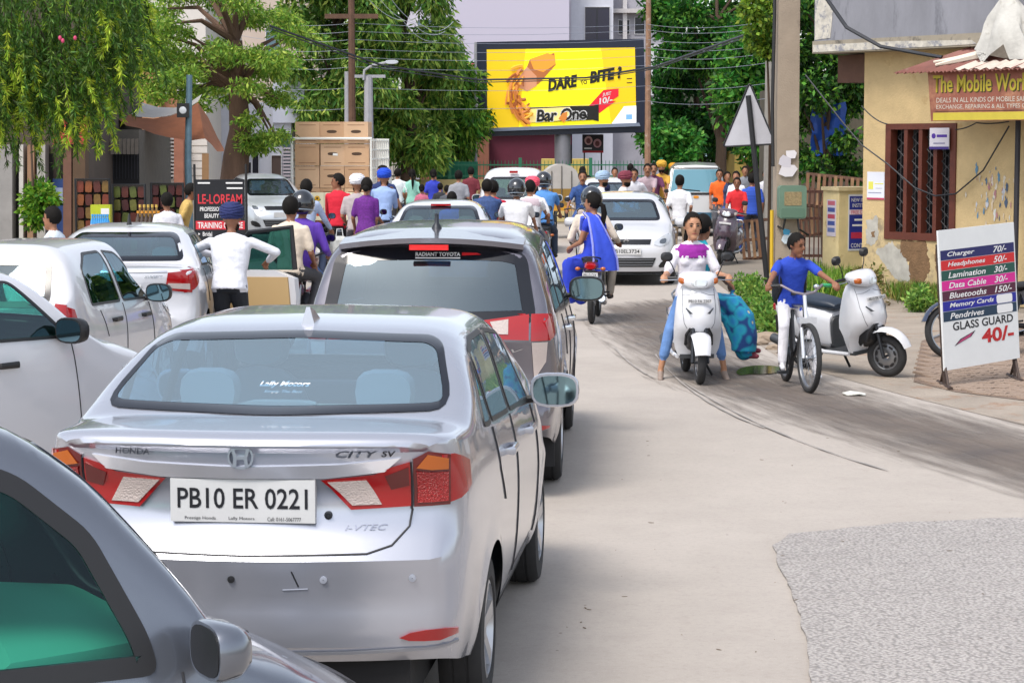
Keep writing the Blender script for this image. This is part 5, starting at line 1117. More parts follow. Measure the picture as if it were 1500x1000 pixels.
# ------------------------------------------------------------------ two-wheelers
BIKEW = {}
def bike_wheel(parent, y, Rw, w, kind='spoke', x=0.0, steer=0.0, M0=None):
    key = (Rw, w, kind)
    if key not in BIKEW:
        M = Matrix.Rotation(math.pi / 2, 4, 'Y'); tr = w / 2
        prof = [(Rw - tr + tr * math.cos(a) * (1.0), tr * .95 * math.sin(a)) for a in [-math.pi * .85 + 2 * math.pi * .85 * j / 10 for j in range(11)]]
        t = MB().lathe(prof, M, 36).mesh('wheel', RUBBER); ri = Rw - w * .9; mb = MB().mat(STEEL)
        mb.lathe([(ri + .012, -w * .3), (ri - .012, -w * .28), (ri - .016, 0), (ri - .012, w * .28), (ri + .012, w * .3)], M, 32)
        if kind == 'spoke':
            mb.lathe([(.03, -.04), (.035, -.03), (.018, -.02), (.018, .02), (.035, .03), (.03, .04)], M, 12)
            for j in range(20):
                a = 2 * math.pi * j / 20; s_ = .03 if j % 2 else -.03; mb.tube([M @ Vector((.03 * math.cos(a + .6), .03 * math.sin(a + .6), s_)), M @ Vector((ri * math.cos(a), ri * math.sin(a), 0))], .0022, 4)
        elif kind == 'disc':   # pressed steel scooter wheel with slots
            mb.lathe([(ri, -.02), (ri * .9, -.03), (ri * .55, -.01), (.03, -.02), (.03, .02), (ri * .55, .03), (ri * .9, .01), (ri, .03)], M, 28); mb.mat(BLACK)
            for j in range(10):
                a = 2 * math.pi * j / 10
                for s_ in (1, -1): mb.ell((0, 0, 0), (.014, .03, .004), M @ Matrix.Rotation(a, 4, 'Z') @ Matrix.Translation((ri * .78, 0, s_ * .028)), 8, 4)
        else:
            for j in range(5):
                a = 2 * math.pi * j / 5; mb.tube([M @ Vector((.03 * math.cos(a), .03 * math.sin(a), 0)), M @ Vector((ri * math.cos(a), ri * math.sin(a), 0))], .018, 6)
            mb.lathe([(.06, -.05), (.06, .05)], M, 14, True)
        BIKEW[key] = (t, mb.mesh('rim'))
    e = obj_from_mesh('wheel', BIKEW[key][0], parent, (x, y, Rw)); e.rotation_euler.z = steer; obj_from_mesh('rim', BIKEW[key][1], e); return e
def handle_mirror(parent, base, tip, m=BLACK, rot=0):
    b, t = Vector(base), Vector(tip); o = MB().tube([b, b.lerp(t, .5) + Vector((0, .02, .02)), t], .006, 6).build('mirror', m, parent)
    MB().blob([(t.y - .012, t.x, t.z, .055, .042), (t.y, t.x, t.z, .062, .048), (t.y + .03, t.x, t.z, .035, .028)], 14, e=2.6).build('mirror_head', m, o)
    MB().blob([(t.y - .0145, t.x, t.z, .05, .038), (t.y - .013, t.x, t.z, .05, .038)], 14, e=2.6).build('mirror_glass', mat('#8d9aa3', .05, 1.0), o)
def scooter(label, loc, yaw, paint, steer=0.0, plate=' ', group=None, lean=0.0, dark=False):
    root = thing('motor_scooter', label, 'scooter', loc, -yaw, group); root.rotation_euler.y = lean; Rw = .218
    TR = mat('#3b3d40', .5); SEAT = mat('#1f2a38', .45)
    bike_wheel(root, -.62, Rw, .09, 'disc')
    St = Matrix.Translation((0, .50, 0)) @ Matrix.Rotation(steer, 4, 'Z') @ Matrix.Translation((0, -.50, 0))
    def sb(mb):
        mb.v = [tuple(St @ Vector(v)) for v in mb.v]; return mb
    p = St @ Vector((0, .62, 0)); w = bike_wheel(root, p.y, Rw, .09, 'disc', p.x, steer)
    # front mudguard
    rings = []
    for j in range(13):
        a = R(20 + j * 11.5); c, s_ = math.cos(a), math.sin(a); r0 = Rw + .035 + .012 * math.sin(R(j * 15)); ring = []
        wd = .075 + .02 * math.sin(math.pi * j / 12)
        for q in (-1, -.8, -.4, 0, .4, .8, 1): ring.append((q * wd, .62 + (r0 + .035 * (1 - abs(q) ** 3)) * c, Rw + (r0 + .035 * (1 - abs(q) ** 3)) * s_))
        for q in (.8, 0, -.8): ring.append((q * wd * .9, .62 + r0 * c, Rw + r0 * s_))
        rings.append(ring)
    sb(MB().loft(rings)).build('front_mudguard', paint, root)
    sb(MB().tube([(.075, .62, Rw), (.06, .55, .55)], .02, 8).tube([(-.075, .62, Rw), (-.06, .55, .55)], .02, 8).tube([(-.09, .62, Rw), (.09, .62, Rw)], .015, 8)).build('fork', DKMETAL, root)
    # leg shield with nose
    rings = []
    for z, wd, yf, bul, th in [(a_[0], a_[1] * 1.1, *a_[2:]) for a_ in [(.26, .17, .36, .02, .05), (.34, .20, .38, .03, .06), (.44, .215, .43, .06, .10), (.52, .215, .56, .14, .20), (.60, .21, .60, .16, .22), (.70, .205, .58, .15, .19), (.80, .195, .545, .13, .15), (.88, .18, .51, .11, .12), (.95, .15, .475, .08, .10), (.985, .10, .45, .05, .07)]]:
        ring = []
        for j in range(13): q = -1 + 2 * j / 12; ring.append((q * wd, yf - bul * abs(q) ** 2.2, z))
        for j in range(7): q = 1 - 2 * j / 6; ring.append((q * wd * .93, yf - bul - th + .05 * (1 - q * q) * .5, z))
        rings.append(ring)
    ap = MB().loft(rings).build('front_apron', paint, root, ang=45)
    # dark opening over the wheel
    MB().blob([(.36, 0, .42, .13, .12), (.50, 0, .44, .125, .115), (.555, 0, .46, .115, .08)], 16, e=2.6).build('wheel_well', BLACK, root)
    ab = BVHTree.FromPolygons([tuple(v.co) for v in ap.data.vertices], [tuple(p.vertices) for p in ap.data.polygons]); DG = mat('#55585e', .4)
    for s_ in (1, -1):
        ribbon(ab, [(s_ * .155, .93), (s_ * .165, .74), (s_ * .150, .60), (s_ * .12, .545)], 'front', DG, 'apron_seam', ap, w=.006, off=.001); ribbon(ab, [(s_ * .02, .90), (s_ * .10, .875), (s_ * .155, .87)], 'front', DG, 'apron_seam', ap, w=.005, off=.001)
        sb(MB().tube([(s_ * .02, .56, .56), (s_ * .09, .545, .545), (s_ * .125, .50, .48), (s_ * .13, .47, .38)], .016, 6)).build('arch_trim', BLACK, ap)
        MB().add([(s_ * .06, .605, .70), (s_ * .075, .597, .70), (s_ * .135, .555, .755), (s_ * .14, .548, .745), (s_ * .10, .585, .69)], [(0, 1, 2, 3, 4)]).build('apron_slot', mat('#3c4046', .3), ap)
    MB().box((-.12, .555, .80), (.12, .572, .835)).build('number_plate', PLATE, root)
    text('plate_lettering', plate, INK, root, (-.11, .803, .11, .832), lambda u, v, d: Vector((-u, .5735 + d, v)))
    # handlebar cowl
    mb = MB().mat(paint).blob([(.26, 0, 1.03, .09, .035), (.30, 0, 1.035, .17, .055), (.38, 0, 1.03, .20, .075), (.45, 0, 1.02, .18, .08), (.50, 0, 1.0, .13, .065), (.525, 0, .99, .09, .045)], 20, e=2.8)
    hb = sb(mb).build('handlebar_cowl', None, root)
    sb(MB().blob([(.485, 0, 1.0, .105, .052), (.515, 0, .995, .098, .048), (.535, 0, .99, .07, .036)], 18, e=2.6)).build('headlamp', mat('#cfd4d8', .05, .3, coat=1.0), hb)
    for s_ in (1, -1):
        sb(MB().blob([(.42, s_ * .155, 1.015, .045, .035), (.465, s_ * .15, 1.01, .04, .032), (.48, s_ * .145, 1.01, .025, .02)], 12)).build('indicator', AMBER if not dark else CLEAR, hb)
        sb(MB().tube([(s_ * .14, .31, 1.03), (s_ * .24, .28, 1.03), (s_ * .36, .24, 1.02)], [.016, .017, .017], 10)).build('handle_grip', BLACK, root)
        sb(MB().tube([(s_ * .17, .36, 1.02), (s_ * .25, .37, 1.015), (s_ * .37, .32, 1.01)], .006, 6)).build('brake_lever', STEEL, root)
        b, t = St @ Vector((s_ * .20, .30, 1.04)), St @ Vector((s_ * .30, .29, 1.24)); handle_mirror(root, b, t)
    # floor, body, seat
    MB().box((-.17, -.08, .235), (.17, .37, .275)).build('floorboard', TR, root)
    mb = MB(); mb.blob([(-.02, 0, .45, .14, .19), (-.10, 0, .47, .17, .21), (-.22, 0, .49, .20, .215), (-.45, 0, .51, .215, .20), (-.65, 0, .55, .20, .16), (-.82, 0, .61, .15, .10), (-.90, 0, .65, .10, .055)], 22, e=3.2); bd = mb.build('rear_body', paint, root)
    MB().blob([(.0, 0, .42, .12, .17), (-.03, 0, .43, .135, .185), (-.05, 0, .43, .13, .18)], 16, e=4).build('seat_front_panel', TR, bd)
    for s_ in (1, -1):
        MB().tube([(s_ * .213, -.30, .60), (s_ * .217, -.45, .64), (s_ * .20, -.62, .67)], .006, 5).build('body_trim', BLACK, bd)
        MB().tube([(s_ * .19, .30, .25), (s_ * .20, -.05, .25), (s_ * .215, -.4, .30), (s_ * .20, -.6, .40)], [.02, .022, .018, .012], 8).build('side_rail', STEEL if dark else paint, root)
    MB().blob([(.02, 0, .70, .09, .025), (-.04, 0, .715, .125, .05), (-.20, 0, .725, .15, .06), (-.38, 0, .745, .155, .06), (-.60, 0, .765, .14, .055), (-.74, 0, .765, .11, .045), (-.80, 0, .76, .06, .025)], 20, e=3).build('seat', SEAT, root)
    MB().tube([(.12, -.62, .74), (.13, -.78, .80), (.08, -.92, .83), (-.08, -.92, .83), (-.13, -.78, .80), (-.12, -.62, .74)], .012, 8).build('grab_rail', STEEL, root)
    MB().blob([(-.955, 0, .64, .07, .03), (-.93, 0, .65, .11, .05), (-.88, 0, .65, .11, .05)], 14, e=3).build('tail_lamp', REDLENS, root)
    MB().tube([(.16, -.15, .22), (.19, -.4, .24), (.20, -.62, .28), (.20, -.86, .34)], [.025, .03, .055, .05], 12).build('exhaust', mat('#55585c', .5, .6), root)
    MB().blob([(-.05, 0, .28, .1, .08), (-.35, -.02, .28, .12, .10), (-.62, -.08, .24, .07, .07)], 14).build('engine', mat('#4a4c50', .6, .5), root)
    MB().tube([(-.08, -.12, .25), (-.22, -.16, .01)], .014, 6).build('side_stand', BLACK, root)
    MB().box((-.09, -.93, .38), (.09, -.91, .56)).build('rear_mudguard', BLACK, root)
    return root
def to_world(root, v): return Matrix.Translation(root.location) @ Matrix.Rotation(root.rotation_euler.z, 4, 'Z') @ Vector(v)
def motorcycle(label, loc, yaw, col, plate=None, group=None, lean=0.0, fine=True):
    root = thing('motorcycle', label, 'motorcycle', loc, -yaw, group); root.rotation_euler.y = lean; paint = mat(col, .25, coat=1.0); Rw = .30
    bike_wheel(root, -.63, Rw, .085, 'alloy'); bike_wheel(root, .64, Rw, .075, 'alloy')
    MB().blob([(-.18, 0, .80, .10, .07), (-.05, 0, .83, .14, .10), (.15, 0, .86, .155, .11), (.30, 0, .87, .11, .08), (.36, 0, .87, .06, .04)], 18).build('fuel_tank', paint, root)
    MB().blob([(-.12, 0, .79, .08, .03), (-.20, 0, .785, .125, .045), (-.45, 0, .80, .13, .05), (-.70, 0, .83, .12, .045), (-.78, 0, .835, .08, .03)], 16, e=3).build('seat', mat('#202024', .6), root)
    MB().blob([(-.28, 0, .66, .11, .09), (-.55, 0, .72, .12, .07), (-.80, 0, .79, .09, .045), (-.90, 0, .81, .05, .02)], 16, e=3).build('tail_cowl', paint, root)
    MB().blob([(-.945, 0, .765, .055, .028), (-.92, 0, .77, .075, .04), (-.86, 0, .775, .075, .04)], 12, e=3).build('tail_lamp', REDLENS, root)
    MB().tube([(.11, -.55, .80), (.12, -.76, .87), (.06, -.88, .89), (-.06, -.88, .89), (-.12, -.76, .87), (-.11, -.55, .80)], .011, 6).build('grab_rail', BLACK, root)
    MB().box((-.07, -.955, .44), (.07, -.925, .72)).build('rear_mudguard', BLACK, root)
    pl = MB().box((-.10, -.972, .58), (.10, -.957, .69)).build('number_plate', PLATE, root)
    a, b = plate.rsplit(' ', 1) if plate else (' ', ' '); fn = lambda u, v, d: Vector((u, -.9725 - d, v)); text('plate_lettering', a, INK, pl, (-.085, .64, .085, .68), fn); text('plate_lettering', b, INK, pl, (-.075, .592, .075, .63), fn)
    for s_ in (1, -1):
        MB().tube([(s_ * .06, -.90, .74), (s_ * .15, -.91, .74)], .008, 5).build('indicator_stalk', BLACK, root); MB().ell((s_ * .165, -.915, .74), (.035, .02, .025)).build('indicator', AMBER, root)
        MB().tube([(s_ * .10, -.63, Rw), (s_ * .10, -.48, .72)], [.03, .03], 10).build('shock_absorber', STEEL, root)
        MB().tube([(s_ * .085, .64, Rw), (s_ * .085, .44, .92)], .022, 8).build('fork', STEEL, root)
        MB().tube([(s_ * .08, -.63, Rw), (s_ * .09, -.1, .36)], .02, 6).build('swingarm', DKMETAL, root)
        MB().tube([(s_ * .10, -.02, .33), (s_ * .25, -.02, .33)], .014, 6).build('footpeg', BLACK, root); MB().tube([(s_ * .10, -.35, .40), (s_ * .22, -.35, .40)], .012, 6).build('footpeg', BLACK, root)
        MB().tube([(s_ * .05, .38, 1.0), (s_ * .20, .34, 1.06), (s_ * .36, .24, 1.03)], [.012, .013, .018], 8).build('handlebar', BLACK, root)
        handle_mirror(root, (s_ * .22, .33, 1.06), (s_ * .30, .30, 1.24))
    MB().blob([(-.15, 0, .40, .10, .12), (.0, 0, .45, .13, .16), (.20, 0, .45, .11, .15), (.28, 0, .48, .06, .08)], 14, e=4).build('engine', mat('#3c3e42', .5, .6), root)
    MB().tube([(.10, .25, .45), (.13, .2, .24), (.14, -.2, .24), (.15, -.45, .28), (.15, -.95, .36)], [.022, .022, .025, .045, .048], 10).build('exhaust', CHROME, root)
    MB().tube([(0, .40, .95), (0, .1, .60), (0, -.15, .34), (0, -.3, .7), (0, -.7, .76)], .024, 6).tube([(0, .4, .9), (0, .0, .80), (0, -.3, .74)], .022, 6).build('frame', BLACK, root)
    MB().blob([(.44, 0, .98, .08, .09), (.52, 0, .97, .10, .11), (.58, 0, .96, .09, .10)], 16).build('headlamp_cowl', paint, root); MB().blob([(.575, 0, .96, .08, .085), (.60, 0, .96, .06, .06)], 16).build('headlamp', CLEAR, root)
    rings = []
    for j in range(9):
        a = R(20 + j * 16); rings.append([(q * .055, .64 + (Rw + .03 + .02 * (1 - q * q)) * math.cos(a), Rw + (Rw + .03 + .02 * (1 - q * q)) * math.sin(a)) for q in (-1, -.5, 0, .5, 1)] + [(q * .05, .64 + (Rw + .025) * math.cos(a), Rw + (Rw + .025) * math.sin(a)) for q in (1, 0, -1)])
    MB().loft(rings).build('front_mudguard', paint, root)
    return root
def rider(root, label, top, bottom, seat=(0, -.20, .90), hands=None, feet=None, lean=.12, **kw):
    """sit a person on a two-wheeler; hands and feet in the vehicle's frame"""
    hands = hands or [(.30, .20, 1.05), (-.30, .20, 1.05)]; feet = feet or [(.20, .0, .28), (-.20, .0, .28)]
    hx, hy, hz = seat; cv = lambda v: Vector((v[0] - hx, v[1] - hy, v[2]))
    p = to_world(root, (hx, hy, 0)); p.z = root.location.z
    kw.setdefault('knee', [Vector((.25, 1, .7)), Vector((-.25, 1, .7))])
    return person(label, p, -root.rotation_euler.z, top, bottom, z_hip=hz, lean=lean, hands=[cv(v) for v in hands], feet=[cv(v) for v in feet], **kw)
def bicycle(label, loc, yaw, steer=0.0):
    root = thing('bicycle', label, 'bicycle', loc, -yaw); Rw = .335; BK = mat('#1d1e22', .35, coat=.5)
    bike_wheel(root, -.52, Rw, .055, 'spoke')
    St = Matrix.Translation((0, .40, 0)) @ Matrix.Rotation(steer, 4, 'Z') @ Matrix.Translation((0, -.40, 0)); sb = lambda mb: (setattr(mb, 'v', [tuple(St @ Vector(v)) for v in mb.v]), mb)[1]
    p = St @ Vector((0, .54, 0)); bike_wheel(root, p.y, Rw, .055, 'spoke', p.x, steer)
    bb = (0, -.08, .30); st = (0, -.26, .78); hd = (0, .36, .82); hl = (0, .40, .70)
    MB().tube([hd, st], .016, 8).tube([hl, bb], .02, 8).tube([bb, st], .016, 8).tube([hd, hl], .022, 8).build('frame', BK, root)
    for s_ in (1, -1): MB().tube([(s_ * .05, -.52, Rw), (s_ * .03, -.1, .31)], .01, 6).tube([(s_ * .05, -.52, Rw), (s_ * .02, -.25, .74)], .009, 6).build('rear_stay', BK, root)
    for s_ in (1, -1): sb(MB().tube([(s_ * .055, .54, Rw), (s_ * .055, .46, .62)], .017, 8)).build('fork_leg', mat('#c9cbd0', .3, .4), root)
    sb(MB().box((-.085, .41, .66), (.085, .49, .715)).tube([(0, .44, .66), (0, .37, .92)], .018, 8)).build('fork_crown', mat('#c9cbd0', .3, .4), root)
    sb(MB().tube([(.31, .22, 1.0), (.20, .28, 1.01), (.10, .36, .95), (0, .37, .93), (-.10, .36, .95), (-.20, .28, 1.01), (-.31, .22, 1.0)], .013, 8)).build('handlebar', mat('#8a8188', .35, .6), root)
    for s_ in (1, -1): sb(MB().tube([(s_ * .31, .22, 1.0), (s_ * .21, .275, 1.01)], .018, 8)).build('handle_grip', BLACK if s_ > 0 else mat('#3aa06a', .6), root)
    sb(MB().ell((-.13, .33, 1.0), (.03, .03, .025))).build('bell', CHROME, root)
    MB().tube([st, (0, -.27, .88)], .014, 6).blob([(-.38, 0, .90, .08, .02), (-.28, 0, .90, .06, .025), (-.14, 0, .90, .02, .015)], 12).build('saddle', BLACK, root)
    M = Matrix.Translation((.06, -.08, .30)) @ Matrix.Rotation(R(90), 4, 'Y'); MB().lathe([(.09, -.004), (.09, .004), (.02, .004), (.02, -.004)], M, 20).build('chainring', DKMETAL, root)
    MB().tube([(.08, -.08, .30), (.09, .0, .16)], .01, 5).box((.08, -.045, .135), (.18, .045, .16)).build('crank', DKMETAL, root); MB().tube([(-.05, -.08, .30), (-.09, -.16, .44)], .01, 5).box((-.18, -.205, .43), (-.08, -.115, .455)).build('crank', DKMETAL, root)
    sb(MB().tube([(0, .44, .69), (.02, .5, .55)], .006, 4)).build('brake_cable', BLACK, root)
    return root
# ------------------------------------------------------------------ road users
def drape(name, m, parent, secs, n=14, e=2.2):
    return MB().loft(secs).build(name, m, parent, ang=60)
def build_riders():
    WSC = mat('#cfd0d4', .28, coat=.9, var=.02)
    # woman on white scooter, passenger riding side-saddle
    g = G(1022, 563); yaw = R(180 - 2); sc = scooter('white scooter ridden by a woman in a white and purple top', (g.x, g.y + .62, 0), yaw, WSC, plate='PB10 FA 2207')
    rider(sc, 'woman in white top with purple yoke and jeans riding the white scooter', '#d8d5dc', '#5f83b8', seat=(0, -.15, .86), lean=.06, hands=[(.31, .18, 1.04), (-.31, .18, 1.04)], feet=[(.33, .06, .02), (-.31, .08, .02)], knee=[Vector((.28, 1, .4)), Vector((-.28, 1, .4))], elbow=[Vector((.3, -.4, -.9)), Vector((-.3, -.4, -.9))],
          hair='tied', female=True, face='plain', accent='#8a1f8c', legs='cropped', shoes='#8a7a70', voxel=.011, head_yaw=R(6), skin=2, footpt=.35, h=.98)
    fl = bpy.data.materials.new('floral'); fl.use_nodes = True; n, l = nd(fl); b = n['Principled BSDF']; b.inputs['Roughness'].default_value = .8
    tc = n.new('ShaderNodeTexCoord'); vo = n.new('ShaderNodeTexVoronoi'); vo.inputs['Scale'].default_value = 9; l.new(tc.outputs['Object'], vo.inputs[0]); cr = n.new('ShaderNodeValToRGB'); l.new(vo.outputs['Distance'], cr.inputs[0])
    cr.color_ramp.elements[0].position = .12; cr.color_ramp.elements[0].color = (*srgb('#b8b98a'), 1); cr.color_ramp.elements[1].position = .2; cr.color_ramp.elements[1].color = (*srgb('#1d6fb0'), 1); q = cr.color_ramp.elements.new(.55); q.color = (*srgb('#1590a8'), 1); q = cr.color_ramp.elements.new(.75); q.color = (*srgb('#123c78'), 1); l.new(cr.outputs[0], b.inputs['Base Color'])
    ps = to_world(sc, (-.12, -.46, 0))
    def skirt(F, T, rt, fw, up):
        F.rings([(T(-.1) + fw * .05, rt, fw, .19, .17), (Vector((0, .22, .80)), rt, fw, .22, .2), (Vector((0, .40, .62)), rt, fw, .22, .16), (Vector((.02, .46, .40)), rt, fw, .21, .14), (Vector((.02, .46, .24)), rt, fw, .20, .13)], 2)
    person('woman in teal kurta with blue floral skirt seated sideways behind the scooter rider', ps, yaw + R(-82), '#1f9fb4', fl, z_hip=.88, lean=.02, hands=[Vector((-.10, .30, .92)), Vector((-.25, .18, .98))], feet=[Vector((.08, .46, .16)), Vector((-.07, .48, .20))], hair='long', female=True, head_yaw=R(60), legs='skirt', shoes='#7a2a3a', voxel=.012, skin=1, h=.92, face='plain', extra=skirt)
    # boy with bicycle
    g = G(1178, 577); yaw = R(180 - 4); bk = bicycle('black mountain bicycle with silver fork ridden by the schoolboy', (g.x, g.y + .60, 0), yaw, R(6))
    rider(bk, 'schoolboy in royal blue shirt and white trousers on the bicycle', '#1f3fa8', '#d6d4d8', seat=(0, -.28, .84), lean=.26, hands=[(.31, .20, 1.03), (-.31, .20, 1.03)], elbow=[Vector((.4, -.5, -.8)), Vector((-.4, -.5, -.8))], feet=[(.14, .0, .17), (-.24, -.20, .05)], knee=[Vector((.15, 1, .3)), Vector((-.15, 1, .3))],
          hair='short', face='plain', head_yaw=R(42), head_pitch=-.12, skin=1, h=.82, voxel=.011, shoes='#d0d0d4', name='person')
    p = to_world(bk, (0, -.42, 0)); rot = bk.rotation_euler.z
    bag = thing('backpack', 'black school backpack worn by the boy on the bicycle', 'backpack', (p.x, p.y, .80), rot); bag.scale = (.9, .9, .9)
    MB().blob([(-.20, 0, .16, .13, .19), (-.14, 0, .18, .165, .25), (-.02, 0, .20, .17, .25), (.06, 0, .20, .15, .22)], 18, e=3).build('bag_body', mat('#15161a', .7, bump=.4, bscale=20), bag)
    MB().blob([(-.25, 0, .08, .09, .09), (-.19, 0, .08, .12, .12)], 14, e=3).build('front_pocket', mat('#1d1e24', .7), bag)
    for s_ in (1, -1): MB().tube([(s_ * .13, .02, .40), (s_ * .125, .14, .475), (s_ * .125, .275, .40), (s_ * .13, .245, .18), (s_ * .15, .08, .0)], .022, 6).build('shoulder_strap', mat('#15161a', .7), bag)
    # parked scooter
    pf = G(1298, 553); d = Vector((.55, -.83, 0)).normalized(); c = pf - d * .62; yaw = math.atan2(d.x, d.y)
    scooter('parked white scooter with blue-black seat on the verge', (c.x, c.y, 0), yaw, WSC, steer=R(20), plate='PB10 EK 0915', lean=R(7))
    # dark scooter standing in the side lane
    g = G(1068, 388); scooter('dark purple scooter parked near the leaning warning sign', (g.x, g.y + .7, 0), R(180 + 16), mat('#4b3c48', .25, coat=1), dark=True, lean=R(-6))
    # couple on motorcycle ahead
    g = G(874, 474); mc = motorcycle('red-tailed motorcycle carrying a man and a woman in a blue saree', (g.x, g.y + .63, 0), R(6), '#7a1418', plate='PB10 DX 4127')
    rider(mc, 'man in beige shirt and dark helmet riding with the saree woman', '#c9bcae', '#8a7f72', seat=(-.05, -.08, .93), hair='helmet', hat='#1d232b', sleeve='long', lean=.12, skin=1, voxel=.014)
    ps = to_world(mc, (.02, -.52, 0)); SR = cloth('#2038b4', var=.15, bump=.6, bscale=9)
    def saree(F, T, rt, fw, up):
        F.rings([(T(-.1) + fw * .02, rt, fw, .20, .19), (Vector((0, .24, .86)), rt, fw, .22, .17), (Vector((0, .36, .68)), rt, fw, .22, .15), (Vector((0, .40, .45)), rt, fw, .20, .13), (Vector((0, .40, .32)), rt, fw, .21, .12)], 2)
    sw = person('woman in royal blue saree riding side-saddle behind the helmeted man', ps, R(6 - 40), SR, SR, z_hip=.90, lean=.0, twist=R(20), hands=[Vector((.22, .26, 1.06)), Vector((-.16, .28, 1.0))], feet=[Vector((.08, .40, .24)), Vector((-.07, .42, .26))], hair='tied', female=True, sleeve='cap', legs='skirt', voxel=.014, skin=0, extra=saree, head_yaw=R(24))
    # loose end of the saree over the shoulder and down the back
    rings = []
    for x, y, z, w_ in [(.02, .12, 1.40, .05), (-.08, .03, 1.46, .06), (-.09, -.11, 1.40, .08), (-.05, -.17, 1.22, .12), (.0, -.20, 1.04, .16), (.03, -.22, .86, .19), (.04, -.22, .70, .20)]:
        rings.append([(x + w_ * q, y - .02 * math.cos(q * 9), z) for q in (-1, -.6, -.2, .2, .6, 1)] + [(x + w_ * q, y + .025 - .02 * math.cos(q * 9), z) for q in (1, .6, .2, -.2, -.6, -1)])
    MB().loft(rings).build('saree_drape', cloth('#3550cc', bump=.6, bscale=9), sw, ang=70)
    for i in (0, 5): MB().tube([Vector(r_[i]) + Vector((0, -.012, 0)) for r_ in rings], .014, 5).build('saree_border', cloth('#8c92d6'), sw)
    MB().tube([(.20, .02, 1.0), (.12, .16, 1.10), (-.06, .17, 1.25), (-.13, .08, 1.40)], [.03, .05, .05, .03], 8).build('saree_fold', cloth('#4a60cc'), sw)
    # blue shirt rider with passengers
    g = P(797, 362, 40); mc = motorcycle('black motorcycle ridden by the man in a sky blue shirt', (g.x, 40, 0), R(2), '#1b1c22')
    rider(mc, 'man in sky blue shirt and black helmet on a motorcycle', '#4f86c4', '#3a4658', seat=(0, -.35, 1.0), hair='helmet', hat='#14161b', wide=1.15, voxel=.02)
    mc = motorcycle('motorcycle carrying a helmeted rider in a white shirt behind the carrier', (GX(757, 34.5), 34.5, 0), R(1), '#23262c')
    rider(mc, 'man in plain white shirt and black helmet right ahead of the people carrier', '#d6d6da', '#5c6370', seat=(0, -.30, .96), hair='helmet', hat='#15181e', wide=1.12, voxel=.02)
    mc = motorcycle('motorcycle beside the sky blue shirt rider carrying two men in white', (GX(778, 38), 38, 0), R(3), '#8a1a1c')
    rider(mc, 'bareheaded man in white shirt with striped scarf on a motorcycle', '#dcdce0', '#4c5668', seat=(0, -.5, .93), hair='short', accent='#b8a8b0', voxel=.02)
    rider(mc, 'man in white with pink turban ahead of the striped scarf man', '#d8d8da', '#8a8a88', seat=(.02, -.05, .95), hair='turban', hat='#e0546a', voxel=.02)
    mc = motorcycle('motorcycle carrying the man in dark blue patterned shirt', (GX(714, 37.5), 37.5, 0), R(0), '#30343c')
    rider(mc, 'man in dark blue patterned shirt with red jacket riding beside the tall hatchback', mat('#2f4674', .8, var=.5, scale=26), '#3a3f4c', seat=(0, -.40, .95), hair='short', wide=1.1, voxel=.02)
    rider(mc, 'rider in red shirt hidden in front of the dark blue patterned shirt man', '#b01830', '#3a3f4c', seat=(.10, .0, .92), hair='short', voxel=.022)
    mc = motorcycle('motorcycle of the man in blue checked shirt coming towards us', (GX(853, 45), 45, 0), R(184), '#23262c')
    rider(mc, 'man in blue checked shirt riding towards the camera', mat('#24447c', .8, var=.5, scale=30), '#3c5a96', seat=(0, -.2, 1.0), hair='short', face='moustache', voxel=.02)
    # left-hand riders
    mc = motorcycle('maroon motorcycle with two riders beside the open car door', (GX(440, 25.9), 25.9, 0), R(8), '#5e1218')
    rider(mc, 'passenger in beige T-shirt on the maroon motorcycle', '#cfc0ae', '#3c3c40', seat=(0, -.52, .93), hands=[(.22, -.25, .98), (-.22, -.25, .98)], feet=[(.22, -.33, .36), (-.22, -.33, .36)], hair='short', lean=.05, voxel=.015, skin=1)
    rider(mc, 'rider in purple striped shirt and black helmet on the maroon motorcycle', mat('#54309c', .8, var=.25, scale=40, stretch=(4, 1, .1)), '#3a5a86', seat=(.03, -.10, .95), hair='helmet', hat='#14181e', sleeve='long', voxel=.016, wide=1.1)
    mc = motorcycle('motorcycle with shopping bag on the handlebar ahead of the purple shirt rider', (GX(452, 34), 34, 0), R(10), '#20242a')
    rider(mc, 'bareheaded rider in pale blue checked shirt near the truck tailgate', mat('#9aa8c4', .85, var=.15, scale=30), '#3b4660', hair='short', sleeve='long', voxel=.018, skin=1, seat=(0, -.2, 1.0))
    p = to_world(mc, (.42, .30, .72)); b = thing('shopping_bag', 'white printed shopping bag hanging from a motorcycle handlebar', 'bag', p, R(20)); MB().blob([(-.09, 0, .0, .13, .15), (0, 0, .02, .16, .19), (.09, 0, 0, .13, .15)], 14, e=3).build('bag_body', mat('#c9c9c4', .5, var=.3, scale=8, dirt=('#c04a5a', .6, 6)), b); MB().tube([(-.06, 0, .18), (-.04, 0, .32), (.04, 0, .32), (.06, 0, .18)], .008, 5).build('bag_handle', WHITE, b)
    # boy in red, women and turbaned men around the truck
    mc = motorcycle('motorcycle of the boy in crimson shirt behind the truck', (GX(500, 37), 37, 0), R(14), '#20242a')
    rider(mc, 'boy in crimson shirt looking back behind the truck', '#c0142e', '#2c2c34', hair='short', sleeve='long', head_yaw=R(100), face='plain', voxel=.018, seat=(0, -.2, 1.05), skin=1)
    mc = motorcycle('motorcycle carrying a veiled woman with purple scarf', (GX(532, 36), 36, 0), R(4), '#7a1a1c')
    rider(mc, 'man in grey shirt with white turban on a motorcycle near the boy in crimson', '#a49a9c', '#5a5a60', hair='turban', hat='#dcdce2', voxel=.018, seat=(-.10, -.05, 1.02))
